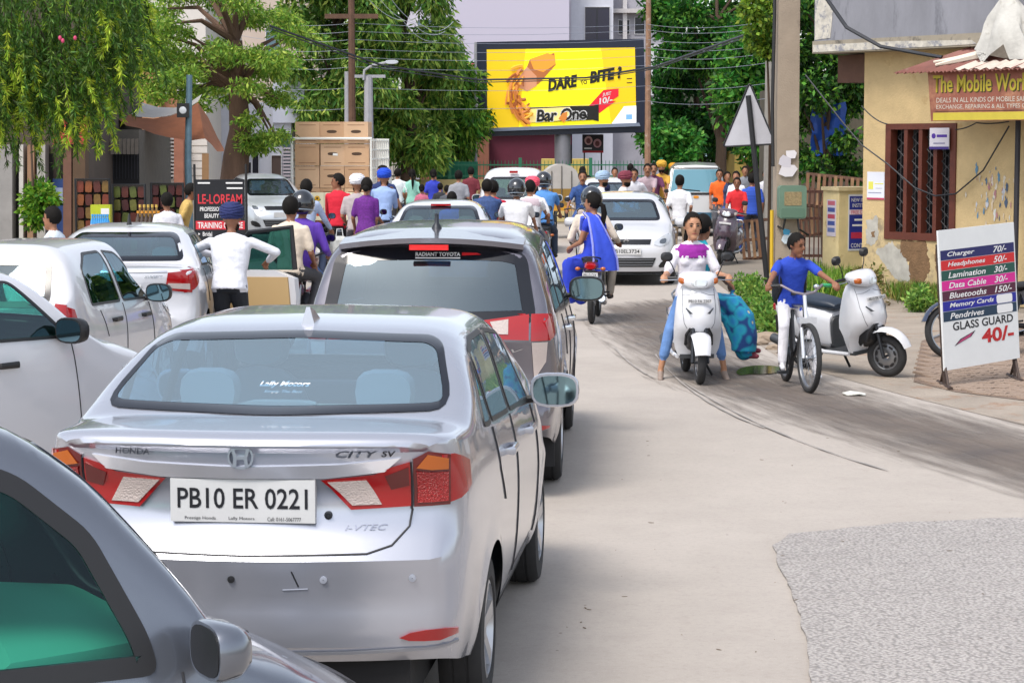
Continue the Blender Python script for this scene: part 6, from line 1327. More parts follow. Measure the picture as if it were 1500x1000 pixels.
    rider(mc, 'woman with dark hair and dotted purple scarf on a motorcycle', mat('#5d1a78', .8, var=.5, scale=40), '#5d1a78', hair='long', female=True, voxel=.018, seat=(.12, -.5, 1.0), hands=[(.22, -.25, .98), (-.10, -.25, .98)])
    mc = motorcycle('motorcycle of the man with royal blue turban', (GX(565, 39), 39, 0), R(8), '#2a3038')
    rider(mc, 'man in light blue shirt with royal blue turban holding his phone', '#8ea6d2', '#3c4452', hair='turban', hat='#1848c0', sleeve='long', voxel=.018, seat=(0, -.2, 1.08), hands=[(.12, .06, 1.5), (-.3, .2, 1.05)])
    rider(mc, 'young man in navy shirt in front of the royal blue turban', '#1c2c5c', '#2c2c34', hair='short', voxel=.02, seat=(-.12, .32, 1.16), head_yaw=R(120), face='plain')
    person('man in blue shirt walking past the white saloon ahead', (GX(662, 37), 37, 0), R(0), '#2456c8', '#2c3040', hair='short', z_hip=.80, h=.92, voxel=.02)
    person('bearded young man in dark shirt looking right beside the white saloon ahead', (GX(681, 36), 36, 0), R(60), '#2a3040', '#2c3040', hair='short', z_hip=.70, h=.92, voxel=.02, face='moustache', skin=1)
    # man at the open door
    person('man in white shirt and navy turban leaning into the open car door', (GX(336, 22.9), 22.9, 0), R(4), '#d4d6de', '#20242c', hair='turban', hat='#1c2658', z_hip=.90, lean=.20, hands=[Vector((.34, .40, 1.12)), Vector((-.26, .42, 1.18))], sleeve='long', wide=1.2, voxel=.013, skin=1, elbow=[Vector((1, -.2, -.1)), Vector((-1, -.2, -.1))])
    person('man in white shirt facing the snack stall', (GX(246, 33), 33, 0), R(-25), '#d8d8e0', '#3a3a44', hair='short', z_hip=.84, h=.96, voxel=.018, skin=1)
    person('moustached man walking behind the white cars at the left shops', (GX(80, 25.5), 25.5, 0), R(-75), '#c8d2dc', '#3a3a44', hair='short', z_hip=.84, h=.96, voxel=.016, face='moustache')
    person('man in tan shirt leaning at the stall by the signboard', (GX(266, 38), 38, 0), R(80), '#b89a58', '#2c2a30', hair='short', z_hip=.88, lean=.25, voxel=.02, skin=1)
    # pedestrians at the right side
    person('man in white T-shirt and khaki trousers standing before the taxi van', (GX(995, 44), 44, 0), R(10), '#d8d8dc', '#a8947c', hair='short', z_hip=.92, h=1.0, voxel=.016, skin=0, hands=[Vector((.20, .10, .95)), Vector((-.24, .05, .85))])
    person('boy in red, white and blue T-shirt sitting on the dark scooter', (GX(1079, 45.3), 45.3, 0), R(190), '#c8232a', '#27479a', hair='short', z_hip=.95, h=.88, voxel=.017, skin=1, face='plain', hands=[Vector((.2, .3, .98)), Vector((-.2, .3, .98))])
    person('man in royal blue striped T-shirt standing with his back turned', (GX(1101, 48), 48, 0), R(5), mat('#2c4fb0', .85, var=.6, scale=14, stretch=(.05, .05, 3)), '#2a2d38', hair='short', voxel=.02, skin=1)
    person('woman in white kurta between the orange shirt man and the striped man', (GX(1078, 52), 52, 0), R(200), '#dcdce4', '#c8c8d0', hair='long', female=True, voxel=.022)
    person('man in orange shirt with folded hands', (GX(1053, 56), 56, 0), R(185), '#e0621c', '#4a4a50', hair='short', voxel=.022, face='plain')
    person('grey-haired man in pale checked shirt beside the orange shirt man', (GX(1033, 61), 61, 0), R(180), '#b8a8a4', '#4a4a50', hair='short', hat='grey', voxel=.022, z_hip=.98)
    person('woman in dark suit behind the red shirt boy', (GX(1064, 56), 56, 0), R(170), '#2c3a5c', '#2c4a9c', hair='long', female=True, voxel=.022, z_hip=.84)
    mc = motorcycle('motorcycle waiting beside the taxi van', (GX(957, 53), 53, 0), R(182), '#9a1a1c')
    rider(mc, 'man in maroon checked shirt on a motorcycle left of the taxi van', '#5a2a4c', '#3a3a44', hair='short', face='moustache', voxel=.022, seat=(0, -.2, 1.08))
    rider(mc, 'person with mustard scarf behind the maroon shirt man', '#c89a3c', '#c89a3c', hair='turban', hat='#d8a83c', voxel=.024, seat=(-.2, -.5, 1.12))
    mc = motorcycle('motorcycle with two men behind the oncoming white hatchback', (GX(935, 50), 50, 0), R(184), '#20242a')
    rider(mc, 'smiling man in mauve shirt leaning over white hatchbacks', '#a8949c', '#3a3a44', hair='short', face='moustache', voxel=.022, seat=(-.2, -.35, 1.10))
    rider(mc, 'man in white shirt bending forward next to the mauve shirt man', '#d4d4dc', '#5a5a60', hair='short', voxel=.022, seat=(.1, .05, 1.02), lean=.3, face='plain')
    mc = motorcycle('motorcycle hidden behind the oncoming hatchback carrying two turbaned men', (GX(912, 43.5), 43.5, 0), R(90), '#20242a')
    rider(mc, 'man in white with pale blue turban behind the oncoming hatchback', '#dcdce0', '#8a8a8c', hair='turban', hat='#9cb4cc', voxel=.022, seat=(0, -.5, .98), head_yaw=R(20))
    rider(mc, 'man in white with maroon turban behind the oncoming hatchback', '#d8d8dc', '#8a8a8c', hair='turban', hat='#7a3444', voxel=.022, seat=(0, -.05, .98))
    person('man with navy turban walking behind the oncoming hatchback', (GX(885, 44), 44, 0), R(182), '#d8d8de', '#4a4a50', hair='turban', hat='#1c2450', z_hip=.78, h=.92, voxel=.022)
    for px, Y, y2, lab, top, bot, hr, hat, fem, zh in [
        (672, 52, 0, 'man in grey shirt walking past the cream wall', '#8a8c94', '#3a3c48', 'short', None, False, .92),
        (548, 60, 0, 'woman in mustard suit beside the truck', '#b08a3c', '#8a6a3c', 'long', None, True, .88),
        (690, 60, 0, 'man in maroon shirt near the tall hatchback', '#6a2430', '#3a3c48', 'short', None, False, .92),
        (835, 63, 180, 'man in pale green shirt behind the rickshaw', '#9ab0a0', '#3a3c48', 'short', None, False, .90),
        (900, 62, 180, 'woman in red dupatta near the railings', '#a82c3c', '#a82c3c', 'long', None, True, .88),
        (1125, 52, 180, 'boy in yellow shirt near the warning sign post', '#c8a83c', '#3a3c48', 'short', None, False, .74),
        (1090, 62, 180, 'man in grey shirt behind the striped T-shirt man', '#7c8088', '#3a3c48', 'short', None, False, .92),
        (923, 63, 5, 'man in navy shirt by the railings under the billboard', '#22305c', '#2a2d38', 'short', None, False, .98),
        (985, 64, 180, 'man with saffron turban standing beyond the taxi van', '#b8bcc4', '#5a5a60', 'turban', '#d89a2c', False, .96),
        (1012, 66, 180, 'dark-haired man in pale shirt behind the taxi van roof', '#bcb8b4', '#4a4a50', 'short', None, False, .96),
        (853, 60, 0, 'man in black shirt beside the cycle rickshaw', '#1c1e28', '#2a2d38', 'short', None, False, .93),
        (862, 57, 184, 'man in dark jacket behind the blue checked shirt rider', '#3a2c30', '#2a2d38', 'short', None, False, .80),
        (583, 58, 0, 'man in white shirt walking towards the railings', '#d8e0e4', '#4a4a50', 'short', None, False, .90),
        (604, 58, 0, 'woman with long plait in sea green kurta', '#8cc4b4', '#d8d8d8', 'tied', None, True, .88),
        (635, 58, 0, 'woman with dark hair and blue dupatta near the railings', '#2c3cb0', '#3a3a54', 'long', None, True, .88),
        (645, 57, 0, 'child in dark clothes beside the blue dupatta woman', '#2a2c34', '#2a2c34', 'short', None, False, .70),
        (618, 55, 0, 'girl in pink top walking with the women', '#c46a84', '#5a3a4c', 'long', None, True, .70),
        (655, 54, 0, 'boy in grey shirt behind the white saloon ahead', '#50545c', '#2a2c34', 'short', None, False, .70),
        (1112, 60, 0, 'woman in pink suit near the concrete pole', '#c43c74', '#c43c74', 'long', None, True, .88),
        (1121, 57, 185, 'man in white shirt near the concrete pole', '#d0d0d8', '#3a3c48', 'short', None, False, .88)]:
        person(lab, (GX(px, Y), Y, 0), R(y2), top, bot, hair=hr, hat=hat, female=fem, z_hip=zh, voxel=.024, h=min(1, zh / .88))
# ------------------------------------------------------------------ buildings and signs
def panel(mb, fn, u0, v0, u1, v1, d0, d1, m=None):
    if m is not None: mb.mat(m)
    flatbox(mb, fn, u0, v0, u1, v1, d0, d1)
def pbox(name, m, parent, fn, u0, v0, u1, v1, d0, d1, **kw):
    mb = MB(); flatbox(mb, fn, u0, v0, u1, v1, d0, d1); return mb.build(name, m, parent, smooth=False, **kw)
P0 = Vector((5.48, 34.2, 0)); FU = Vector((.61, -.792, 0)).normalized(); FN = Vector((-FU.y * -1, 0, 0)); FN = Vector((FU.y, -FU.x, 0))
def FW(a, z, d): return Vector((0, 0, z)) + FU * a + FN * d       # shop facade frame, relative to P0
def build_right():
    YEL = mat('#c0a87c', .9, var=.16, scale=2.2, bump=.35, bscale=30, dirt=('#a88a5a', .60, 1.6)); PL = mat('#cdbb8c', .9, var=.18, scale=3, dirt=('#94734a', .58, 4))
    sh = thing('shop_building', 'single storey yellow shop building with grey concrete parapet and barred window', 'building', P0)
    fn = FW
    # walls with a real window opening
    w0, w1, z0, z1 = .53, 1.84, .96, 2.63
    mb = MB()
    for a, b, c, d in ((0, 0, w0, 3.77), (w1, 0, 3.30, 3.77), (w0, 0, w1, z0), (w0, z1, w1, 3.77), (3.3, 2.9, 8, 3.77)): flatbox(mb, fn, a, b, c, d, -.22, 0)
    flatbox(mb, fn, 0, 0, .22, 3.77, -4, -.221); flatbox(mb, fn, .22, 0, 8, 3.77, -4, -3.8); flatbox(mb, fn, 3.1, 0, 3.3, 3.77, -3.79, -.221)
    mb.build('wall', YEL, sh, smooth=False)
    slab = pbox('roof_slab', mat('#8f8778', .9, var=.25, scale=3, dirt=('#5a5650', .55, 3)), sh, fn, -.72, 3.77, 8, 3.96, -4.2, .42)
    pbox('parapet', mat('#7e7f86', .9, var=.22, scale=1.2, bump=.4, bscale=14, dirt=('#4c4e56', .56, 1.3), stretch=(1, 1, .35)), slab, fn, -.70, 3.96, 8, 5.6, .20, .40)
    pbox('parapet', mat('#7e7f86', .9, var=.22, scale=1.2), slab, fn, -.70, 3.96, -.5, 5.6, -4.1, .2)
    # flaked whitewash at the parapet corner
    for pl in ([(-.68, 3.98), (-.35, 4.0), (-.30, 4.4), (-.42, 4.75), (-.5, 4.6), (-.56, 4.95), (-.68, 4.7)], [(-.70, 3.79), (1.2, 3.79), (2.6, 3.8), (2.5, 3.86), (1.0, 3.9), (-.7, 3.9)]):
        mb = MB(); mb.prism(resample(pl, .12), .402 if pl[0][1] > 3.9 else .422, .408 if pl[0][1] > 3.9 else .428, fn); mb.build('flaking_whitewash', mat('#b8b3a8', .9, var=.3, scale=8, dirt=('#7e7f86', .5, 9)), slab, smooth=False)
    # dark wooden box under the overhang
    bx = pbox('shutter_box', mat('#5a3f32', .8, var=.2, scale=6), sh, fn, -.62, 3.32, -.03, 3.75, -.6, -.05)
    # window: frame, mullions, grille
    WD = mat('#5a2a1c', .6, var=.2, scale=9); wn = pbox('window', mat('#14161a', .3), sh, fn, w0 + .02, z0 + .02, w1 - .02, z1 - .02, -.20, -.17)
    for a, b, c, d in ((w0 - .05, z0 - .06, w1 + .05, z0 + .05), (w0 - .05, z1 - .05, w1 + .05, z1 + .04), (w0 - .05, z0 + .05, w0 + .06, z1 - .05), (w1 - .06, z0 + .05, w1 + .05, z1 - .05)): pbox('window_frame', WD, wn, fn, a, b, c, d, -.12, .025)
    aw = (w1 - w0 - .12) / 4
    for k in range(1, 4): pbox('mullion', WD, wn, fn, w0 + .06 + k * aw - .035, z0 + .05, w0 + .06 + k * aw + .035, z1 - .05, -.12, .015)
    for k in range(4):
        a = w0 + .06 + (k + .5) * aw; mb = MB(); hw = aw / 2 - .04; zz = z0 + .06
        while zz < z1 - .1:
            for s_ in (1, -1): mb.tube([fn(a - s_ * hw, zz, -.09), fn(a, zz + .09, -.09), fn(a + s_ * hw, zz + .18, -.09)], .007, 4)
            zz += .18
        for q in (-.33, .33): mb.tube([fn(a + hw * q, z0 + .05, -.088), fn(a + hw * q, z1 - .05, -.088)], .006, 4)
        mb.build('grille', mat('#4b4a4c', .6, .3), wn)
    # worn plaster, paper scraps and marks on the wall
    def patch(pl, m, name, d=.004, th=.006):
        mb = MB(); pts = [(u + rnd.uniform(-.022, .022), v + rnd.uniform(-.028, .028)) for u, v in resample(pl, .03)]; mb.prism(pts, -.001, d, fn); return mb.build(name, m, sh, smooth=False)
    GP = mat('#a8a49c', .9, var=.3, scale=5); BP = mat('#74593f', .95, var=.3, scale=7, bump=.6, bscale=30)
    patch([(.05, .0), (.9, .0), (1.5, .02), (1.75, .5), (1.3, .86), (.7, .84), (.42, 1.2), (.2, 1.3), (.08, .9)], mat('#b9a47c', .95, var=.3, scale=4, dirt=('#8f8068', .5, 3)), 'worn_plaster', .004)
    patch([(.10, 1.15), (.32, 1.25), (.36, .95), (.22, .78), (.1, .85)], GP, 'worn_plaster', .008); patch([(.30, .70), (.62, .86), (.95, .60), (1.05, .3), (.8, .22), (.55, .45)], GP, 'worn_plaster', .008)
    patch([(.82, .90), (1.30, .90), (1.42, .5), (1.25, .15), (1.02, .3), (.98, .55), (.80, .7)], BP, 'bare_plaster', .010); patch([(1.5, .80), (1.8, .85), (1.75, .3), (1.55, .4)], BP, 'bare_plaster', .010); patch([(.20, .98), (.27, 1.0), (.26, .92), (.2, .92)], BP, 'bare_plaster', .011)
    cols = ['#b8bcc4', '#5a84a0', '#ccc4b4', '#4a5a70', '#c8b8a0', '#a8787c', '#c4c4c0']
    for k in range(60):
        a, z = rnd.gauss(2.55, .22), rnd.uniform(1.0, 2.05); s_ = rnd.uniform(.01, .055); pl = [(a + s_ * .7 * math.cos(t * .4) * rnd.uniform(.25, 1.2), z + 2.0 * s_ * math.sin(t * .4) * rnd.uniform(.3, 1.2)) for t in range(15)]
        mb = MB(); mb.prism(pl, .001 + .0002 * k, .003 + .0002 * k, fn); mb.build('paper_scrap', mat(cols[k % 7], .8), sh, smooth=False)
    # notice on the wall
    n_ = pbox('wall_notice', mat('#d4d6e0', .6), sh, fn, .10, 1.50, .46, 1.93, .0, .012)
    pbox('printed_band', mat('#b03a58', .6), n_, fn, .10, 1.50, .46, 1.53, .012, .014); pbox('printed_block', mat('#d4cf5a', .6), n_, fn, .13, 1.66, .23, 1.78, .012, .014)
    for k, (a, b, c) in enumerate(((.26, .44, '#d4cf5a'), (.28, .42, '#b8b8c4'), (.13, .40, '#8f93a8'))): pbox('printed_line', mat(c, .6), n_, fn, a, 1.74 - k * .07, b, 1.755 - k * .07, .012, .014)
    # hanging card
    cd = pbox('hanging_card', mat('#c8c4cc', .5), sh, fn, 1.42, 2.28, 1.80, 2.60, .06, .075); pbox('printed_band', mat('#3c2a78', .6), cd, fn, 1.42, 2.28, 1.80, 2.32, .075, .078)
    mb = MB(); mb.prism([(1.50 + .04 * math.cos(t), 2.48 + .04 * math.sin(t)) for t in [2 * math.pi * k / 16 for k in range(16)]], .075, .078, fn); mb.build('printed_logo', mat('#4a2a90', .6), cd); pbox('printed_line', mat('#4a2a90', .6), cd, fn, 1.56, 2.46, 1.76, 2.50, .075, .078); pbox('printed_line', mat('#8a86a0', .6), cd, fn, 1.50, 2.36, 1.72, 2.38, .075, .078)
    # corrugated awning
    mb = MB(); rings = []; N = 150
    for k in range(N + 1):
        t = k / N; a0, a1 = 1.5 + 4.5 * t, 2.3 + 4.0 * t; wv = .018 * math.sin(k * math.pi / 2.5 * 2)
        p, q = fn(a0, 3.40 + wv, .98), fn(a1, 3.755 + wv, .30); rings.append([p, q, q - Vector((0, 0, .006)), p - Vector((0, 0, .006))])
    mb.loft(rings); aw_ = mb.build('tin_awning', mat('#7a4a40', .6, var=.25, scale=3, dirt=('#9a8478', .58, 2)), sh, ang=60)
    mb = MB(); rings = []
    for k in range(60):
        t = .25 + .75 * k / 59; a0, a1 = 1.5 + 4.5 * t, 2.3 + 4.0 * t; wv = .018 * math.sin(k * 1.9)
        rings.append([fn(a0, 3.417 + wv, .98), fn(a0 * .7 + a1 * .3, 3.53 + wv, .776)])
    mb.loft(rings, False, False); mb.build('patch_sheet', mat('#b8aca0', .5, var=.2), aw_)
    # white cloth tied over the awning
    cl = thing('cloth_cover', 'white cloth tied over a pole above the tin awning', 'cloth', P0); rings = []
    for k in range(9):
        t = k / 8; z = 4.62 - t * 1.0; w_ = .03 + .62 * t ** 1.3; ring = []
        for j in range(18):
            th = 2 * math.pi * j / 18; r = w_ * (1 + .38 * math.sin(j * 2.7 + k * .3) * t + .15 * math.sin(j * 5.1 + k)); ring.append(fn(3.22 + .05 * t + r * math.cos(th) * (1.2 if math.cos(th) > 0 else .75), z + .14 * math.sin(j * 1.9) * t, .55 + min(r, .42) * .7 * math.sin(th)))
        rings.append(ring)
    MB().loft(rings).build('cloth', mat('#b4b2ac', .9, var=.2, scale=4, bump=1.0, bscale=6, dirt=('#8f8a80', .6, 3)), cl, ang=70); MB().tube([fn(3.22, 3.6, .55), fn(3.22, 4.95, .55)], .03, 8).build('pole', mat('#b8a050', .7), cl)
    for pts in ([(2.85, 3.66, .5), (2.4, 3.58, .62), (2.05, 3.55, .72)], [(2.9, 3.64, .62), (2.5, 3.56, .75), (2.2, 3.50, .85)]): MB().tube([fn(*p) for p in pts], [.07, .05, .02], 7).build('cloth_tail', mat('#d0c4b4', .85), cl)
    # shop sign
    sg = thing('shop_sign', 'faded maroon shop sign with olive lettering under the tin awning', 'sign', P0)
    bd = MB().mat(mat('#8a5242', .8, var=.3, scale=1.5, dirt=('#a8785c', .52, 1.2))); bd.prism([(2.12, 2.69), (6.0, 2.69), (6.0, 3.42), (2.04, 3.42)], .80, .84, fn); bd = bd.build('sign_board', None, sg, smooth=False)
    OL = mat('#a8982c', .7); text('lettering', 'The Mobile World', mat('#3a3410', .6), bd, (2.165, 3.085, 3.96, 3.335), fn, .842, bold=.02); text('lettering', 'The Mobile World', OL, bd, (2.15, 3.10, 3.94, 3.35), fn, .846, bold=.02)
    GL = mat('#b8b4a8', .6); text('lettering', 'DEALS IN ALL KINDS OF MOBILE SALE & PURCHASE', GL, bd, (2.22, 2.955, 4.5, 3.025), fn, .842); text('lettering', 'EXCHANGE, REPAIRING & ALL TYPES OF ACCESSORIES', GL, bd, (2.22, 2.855, 4.5, 2.925), fn, .842)
    pbox('sign_rule', mat('#4a3018', .6), bd, fn, 2.2, 2.825, 6.0, 2.835, .84, .843); pbox('sign_band', mat('#b8a83a', .7, var=.1), bd, fn, 2.16, 2.70, 6.0, 2.81, .84, .842)
    # post and dark shop front at the picture's edge
    MB().tube([fn(3.28, 0, .3), fn(3.28, 2.9, .3)], .04, 8).build('awning_post', mat('#26242a', .6), sh); pbox('counter', mat('#3a5a6a', .5, var=.2), sh, fn, 3.4, 0, 7, 1.0, -1.0, -.3); pbox('shelf_back', mat('#6a4a34', .7, var=.3, scale=5), sh, fn, 3.35, 1.0, 7, 2.8, -2.0, -1.9)
    # compound wall pillar with posters
    Mc = Matrix.Translation((GX(1246, 35.8), 35.8, 0)) @ Matrix.Rotation(R(20), 4, 'Z'); gw = thing('compound_wall', 'low cream compound wall beside the shop with two posters', 'wall', Mc.to_translation(), R(20))
    fc = lambda u, v, d: Vector((u, -d, v)); fl_ = lambda u, v, d: Vector((-.22 - d, u, v))
    MB().box((-.22, 0, 0), (.42, .55, 1.60)).build('wall', PL, gw, smooth=False); MB().box((-.25, -.03, 1.60), (.45, .58, 1.66)).build('coping', mat('#c4b48c', .9, var=.2), gw, smooth=False)
    DB = mat('#1c2a80', .6, var=.1); ps = pbox('poster', mat('#c8ccd4', .6), gw, fc, -.05, .62, .40, 1.54, 0, .008); pbox('poster_print', DB, ps, fc, -.035, .65, .385, 1.51, .008, .010)
    text('lettering', 'NEW IMAGE', WHITE, ps, (0, 1.42, .36, 1.48), fc, .013); text('lettering', 'INSTITUTE', WHITE, ps, (.02, 1.33, .34, 1.39), fc, .013); pbox('poster_band', mat('#d8c4d0', .6), ps, fc, -.035, 1.21, .385, 1.29, .010, .012); text('lettering', 'FREE DEMO', mat('#c02848', .6), ps, (0, 1.22, .36, 1.28), fc, .014)
    pbox('poster_writing', WHITE, ps, fc, .06, 1.11, .30, 1.14, .010, .012); pbox('poster_writing', WHITE, ps, fc, .02, 1.02, .34, 1.05, .010, .012); pbox('poster_band', mat('#b02848', .6), ps, fc, 0, .82, .385, .92, .010, .012); text('lettering', 'CONTACT', WHITE, ps, (0, .67, .36, .74), fc, .013)
    p2 = pbox('poster', mat('#c0b8c4', .6), gw, fl_, .10, .85, .40, 1.45, 0, .008)
    for k, c in enumerate(('#b05a6a', '#3a4a8a', '#a83a50', '#3a4a8a', '#5a6a9a')): pbox('poster_band', mat(c, .6), p2, fl_, .13, 1.36 - k * .11, .37, 1.43 - k * .11, .008, .010)
    # concrete electricity pole
    Yp = 35.4; xp = GX(1150, Yp); po = thing('concrete_pole', 'square concrete electricity pole with paper scraps and a cable', 'pole', (xp, Yp, 0), R(4)); CP = mat('#9a8c7c', .9, var=.12, scale=3, bump=.3, bscale=40, dirt=('#7c7064', .6, 2))
    w_ = .165; rings = [[(s_ * (w_ + .02 * (1 - z / 7) - .01 * b), t * (w_ - .02), z) for s_, t, b in ((-1, -1, 0), (1, -1, 0), (1, 1, 0), (-1, 1, 0))] for z in (0, 1.2, 1.22, 3, 5, 7.5)]; MB().loft(rings).build('shaft', CP, po, smooth=False)
    fp = lambda u, v, d: Vector((u, -.18 - d, v))
    for u, v, s_, c in ((0, 1.93, .15, '#d0ccd0'), (-.04, 2.08, .12, '#c0bcc4'), (.05, 2.2, .10, '#d8d4d8'), (.0, .85, .10, '#c8d4dc'), (-.02, .95, .07, '#4a9ac0')):
        mb = MB(); mb.prism([(u + s_ * math.cos(t) * rnd.uniform(.7, 1.1), v + s_ * math.sin(t) * rnd.uniform(.6, 1.1)) for t in [.3, .9, 2.0, 2.6, 3.5, 4.3, 5.4]], .0, .006 + rnd.random() * .006, fp); mb.build('paper_scrap', mat(c, .8), po, smooth=False)
    MB().tube([(-.235, -.1, 0), (-.24, -.1, 1.3)], .03, 8).build('conduit', mat('#c8a424', .6), po); MB().tube([(-.24, -.15, 2.0), (-.25, -.1, 3), (-.23, -.1, 4.5), (-.25, -.1, 7.2)], .028, 6).build('cable', BLACK, po)
    mbx = thing('meter_box', 'green-grey electricity meter box fixed to the concrete pole', 'meter box', (GX(1155, Yp) + .0, Yp - .20, 0), R(4)); fm = lambda u, v, d: Vector((u, -d, v)); GB = mat('#5f7a68', .5, var=.1)
    mb = MB(); mb.prism(rounded([(-.22, 1.17), (.22, 1.17), (.22, 1.70), (-.22, 1.70)], .06), .0, .2, fm); mb.build('case', GB, mbx); mb = MB(); mb.prism(rounded([(-.14, 1.38), (.14, 1.38), (.14, 1.60), (-.14, 1.60)], .02), .2, .205, fm); mb.build('glass', mat('#8a7a58', .3, var=.4, scale=30), mbx); mb = MB(); mb.prism(rounded([(-.19, 1.19), (.19, 1.19), (.19, 1.34), (-.19, 1.34)], .03), .2, .21, fm); mb.build('cover_lid', mat('#54705e', .5), mbx)
    MB().tube([(.1, -.1, 1.17), (.12, -.12, 1.0), (.3, .0, .9)], .018, 6).build('cable', BLACK, mbx); MB().tube([(-.1, -.1, 1.17), (-.14, -.1, 1.0), (-.2, .1, 1.05)], .018, 6).build('cable', BLACK, mbx)
    # back of a triangular warning sign on a leaning post
    Yt = 37.0; b0 = P(1124, 415, Yt); b0.z = 0; t0 = P(1096, 140, Yt); ws = thing('warning_sign', 'back of a triangular warning sign on a leaning black post', 'road sign', b0)
    d = (t0 - b0); mb = MB(); MB().tube([Vector((0, 0, 0)), d * 1.0], .045, 6).build('post', mat('#17181c', .5), ws)
    A, B, C_ = [P(x, y, Yt - .08) - b0 for x, y in ((1099, 121), (1060, 215), (1137, 211))]; cen = (A + B + C_) / 3
    tri = [tuple((q - Vector((0, q.y, 0)))[i] for i in (0, 2)) for q in (A, B, C_)]; rt_ = rounded(tri, .06); ft = lambda u, v, dd: Vector((u, A.y + .12 + dd, v))
    mb = MB(); mb.prism(rt_, 0, .012, ft); pn = mb.build('sign_plate', mat('#c8c8d0', .35, .3, var=.08), ws, smooth=False); MB().tube([ft(u, v, 0) for u, v in rt_ + [rt_[0]]], .016, 5).build('sign_rim', mat('#1c1c20', .5), pn)
    # iron gate and stacked wooden handcarts behind the pole
    Yg = 41; gt = thing('iron_gate', 'rusty iron gate of square bars between the concrete pole and the cream wall', 'gate', (GX(1172, Yg), Yg, 0)); RU = mat('#4a2c22', .7, var=.3, scale=8); gw_ = GX(1232, Yg) - GX(1172, Yg)
    for z in (.25, .95, 1.45): MB().box((0, -.02, z), (gw_, .02, z + .05)).build('rail', RU, gt, smooth=False)
    for k in range(10): MB().box((k * gw_ / 9 - .012, -.04, .1), (k * gw_ / 9 + .012, -.02, 1.5)).build('bar', RU, gt, smooth=False)
    WDC = [mat('#6a4a32', .8, var=.3, scale=6), mat('#54392a', .8, var=.3, scale=6), mat('#7a5c40', .8, var=.3, scale=6)]
    for i, (x0, x1, y0, y1, Yc, lab) in enumerate(((1178, 1262, 252, 300, 43, 'slatted wooden handcart top tilted behind the iron gate'), (1172, 1235, 300, 345, 43.5, 'slatted wooden handcart bed lying under the tilted one'), (1088, 1132, 330, 385, 45, 'wooden slatted fence frame behind the warning sign post'))):
        c0 = P(x0, y1, Yc); wd, hg = GX(x1, Yc) - GX(x0, Yc), ZY(y0, Yc) - ZY(y1, Yc); ct = thing('slatted_frame', lab, 'handcart' if i < 2 else 'fence', (c0.x, Yc, max(0, c0.z))); ct.rotation_euler = (R(-20) if i == 0 else R(-8), R(6) if i == 0 else R(-5), 0)
        for z in (0, hg * .5, hg): MB().box((0, -.03, z - .03), (wd, .03, z + .03)).build('rail', WDC[1], ct, smooth=False)
        for k in range(int(wd / .11)): MB().box((k * .11, -.06, 0), (k * .11 + .06, -.03, hg)).build('slat', WDC[k % 3], ct, smooth=False)
    # blue tarpaulin in the trees
    rings = []
    for k in range(8): rings.append([P(1188 + j * 8.5 + 1.5 * math.sin(k * 2 + j), 150 + k * 11 + 2 * math.sin(j * 1.7), 45.9 + .08 * math.sin(j * 2.1 + k)) for j in range(7)])
    MB().loft(rings, False, False).build('tarpaulin', mat('#1a4aa0', .6, var=.3, scale=4), label='blue tarpaulin hung among the tree branches behind the shop', cat='tarpaulin')
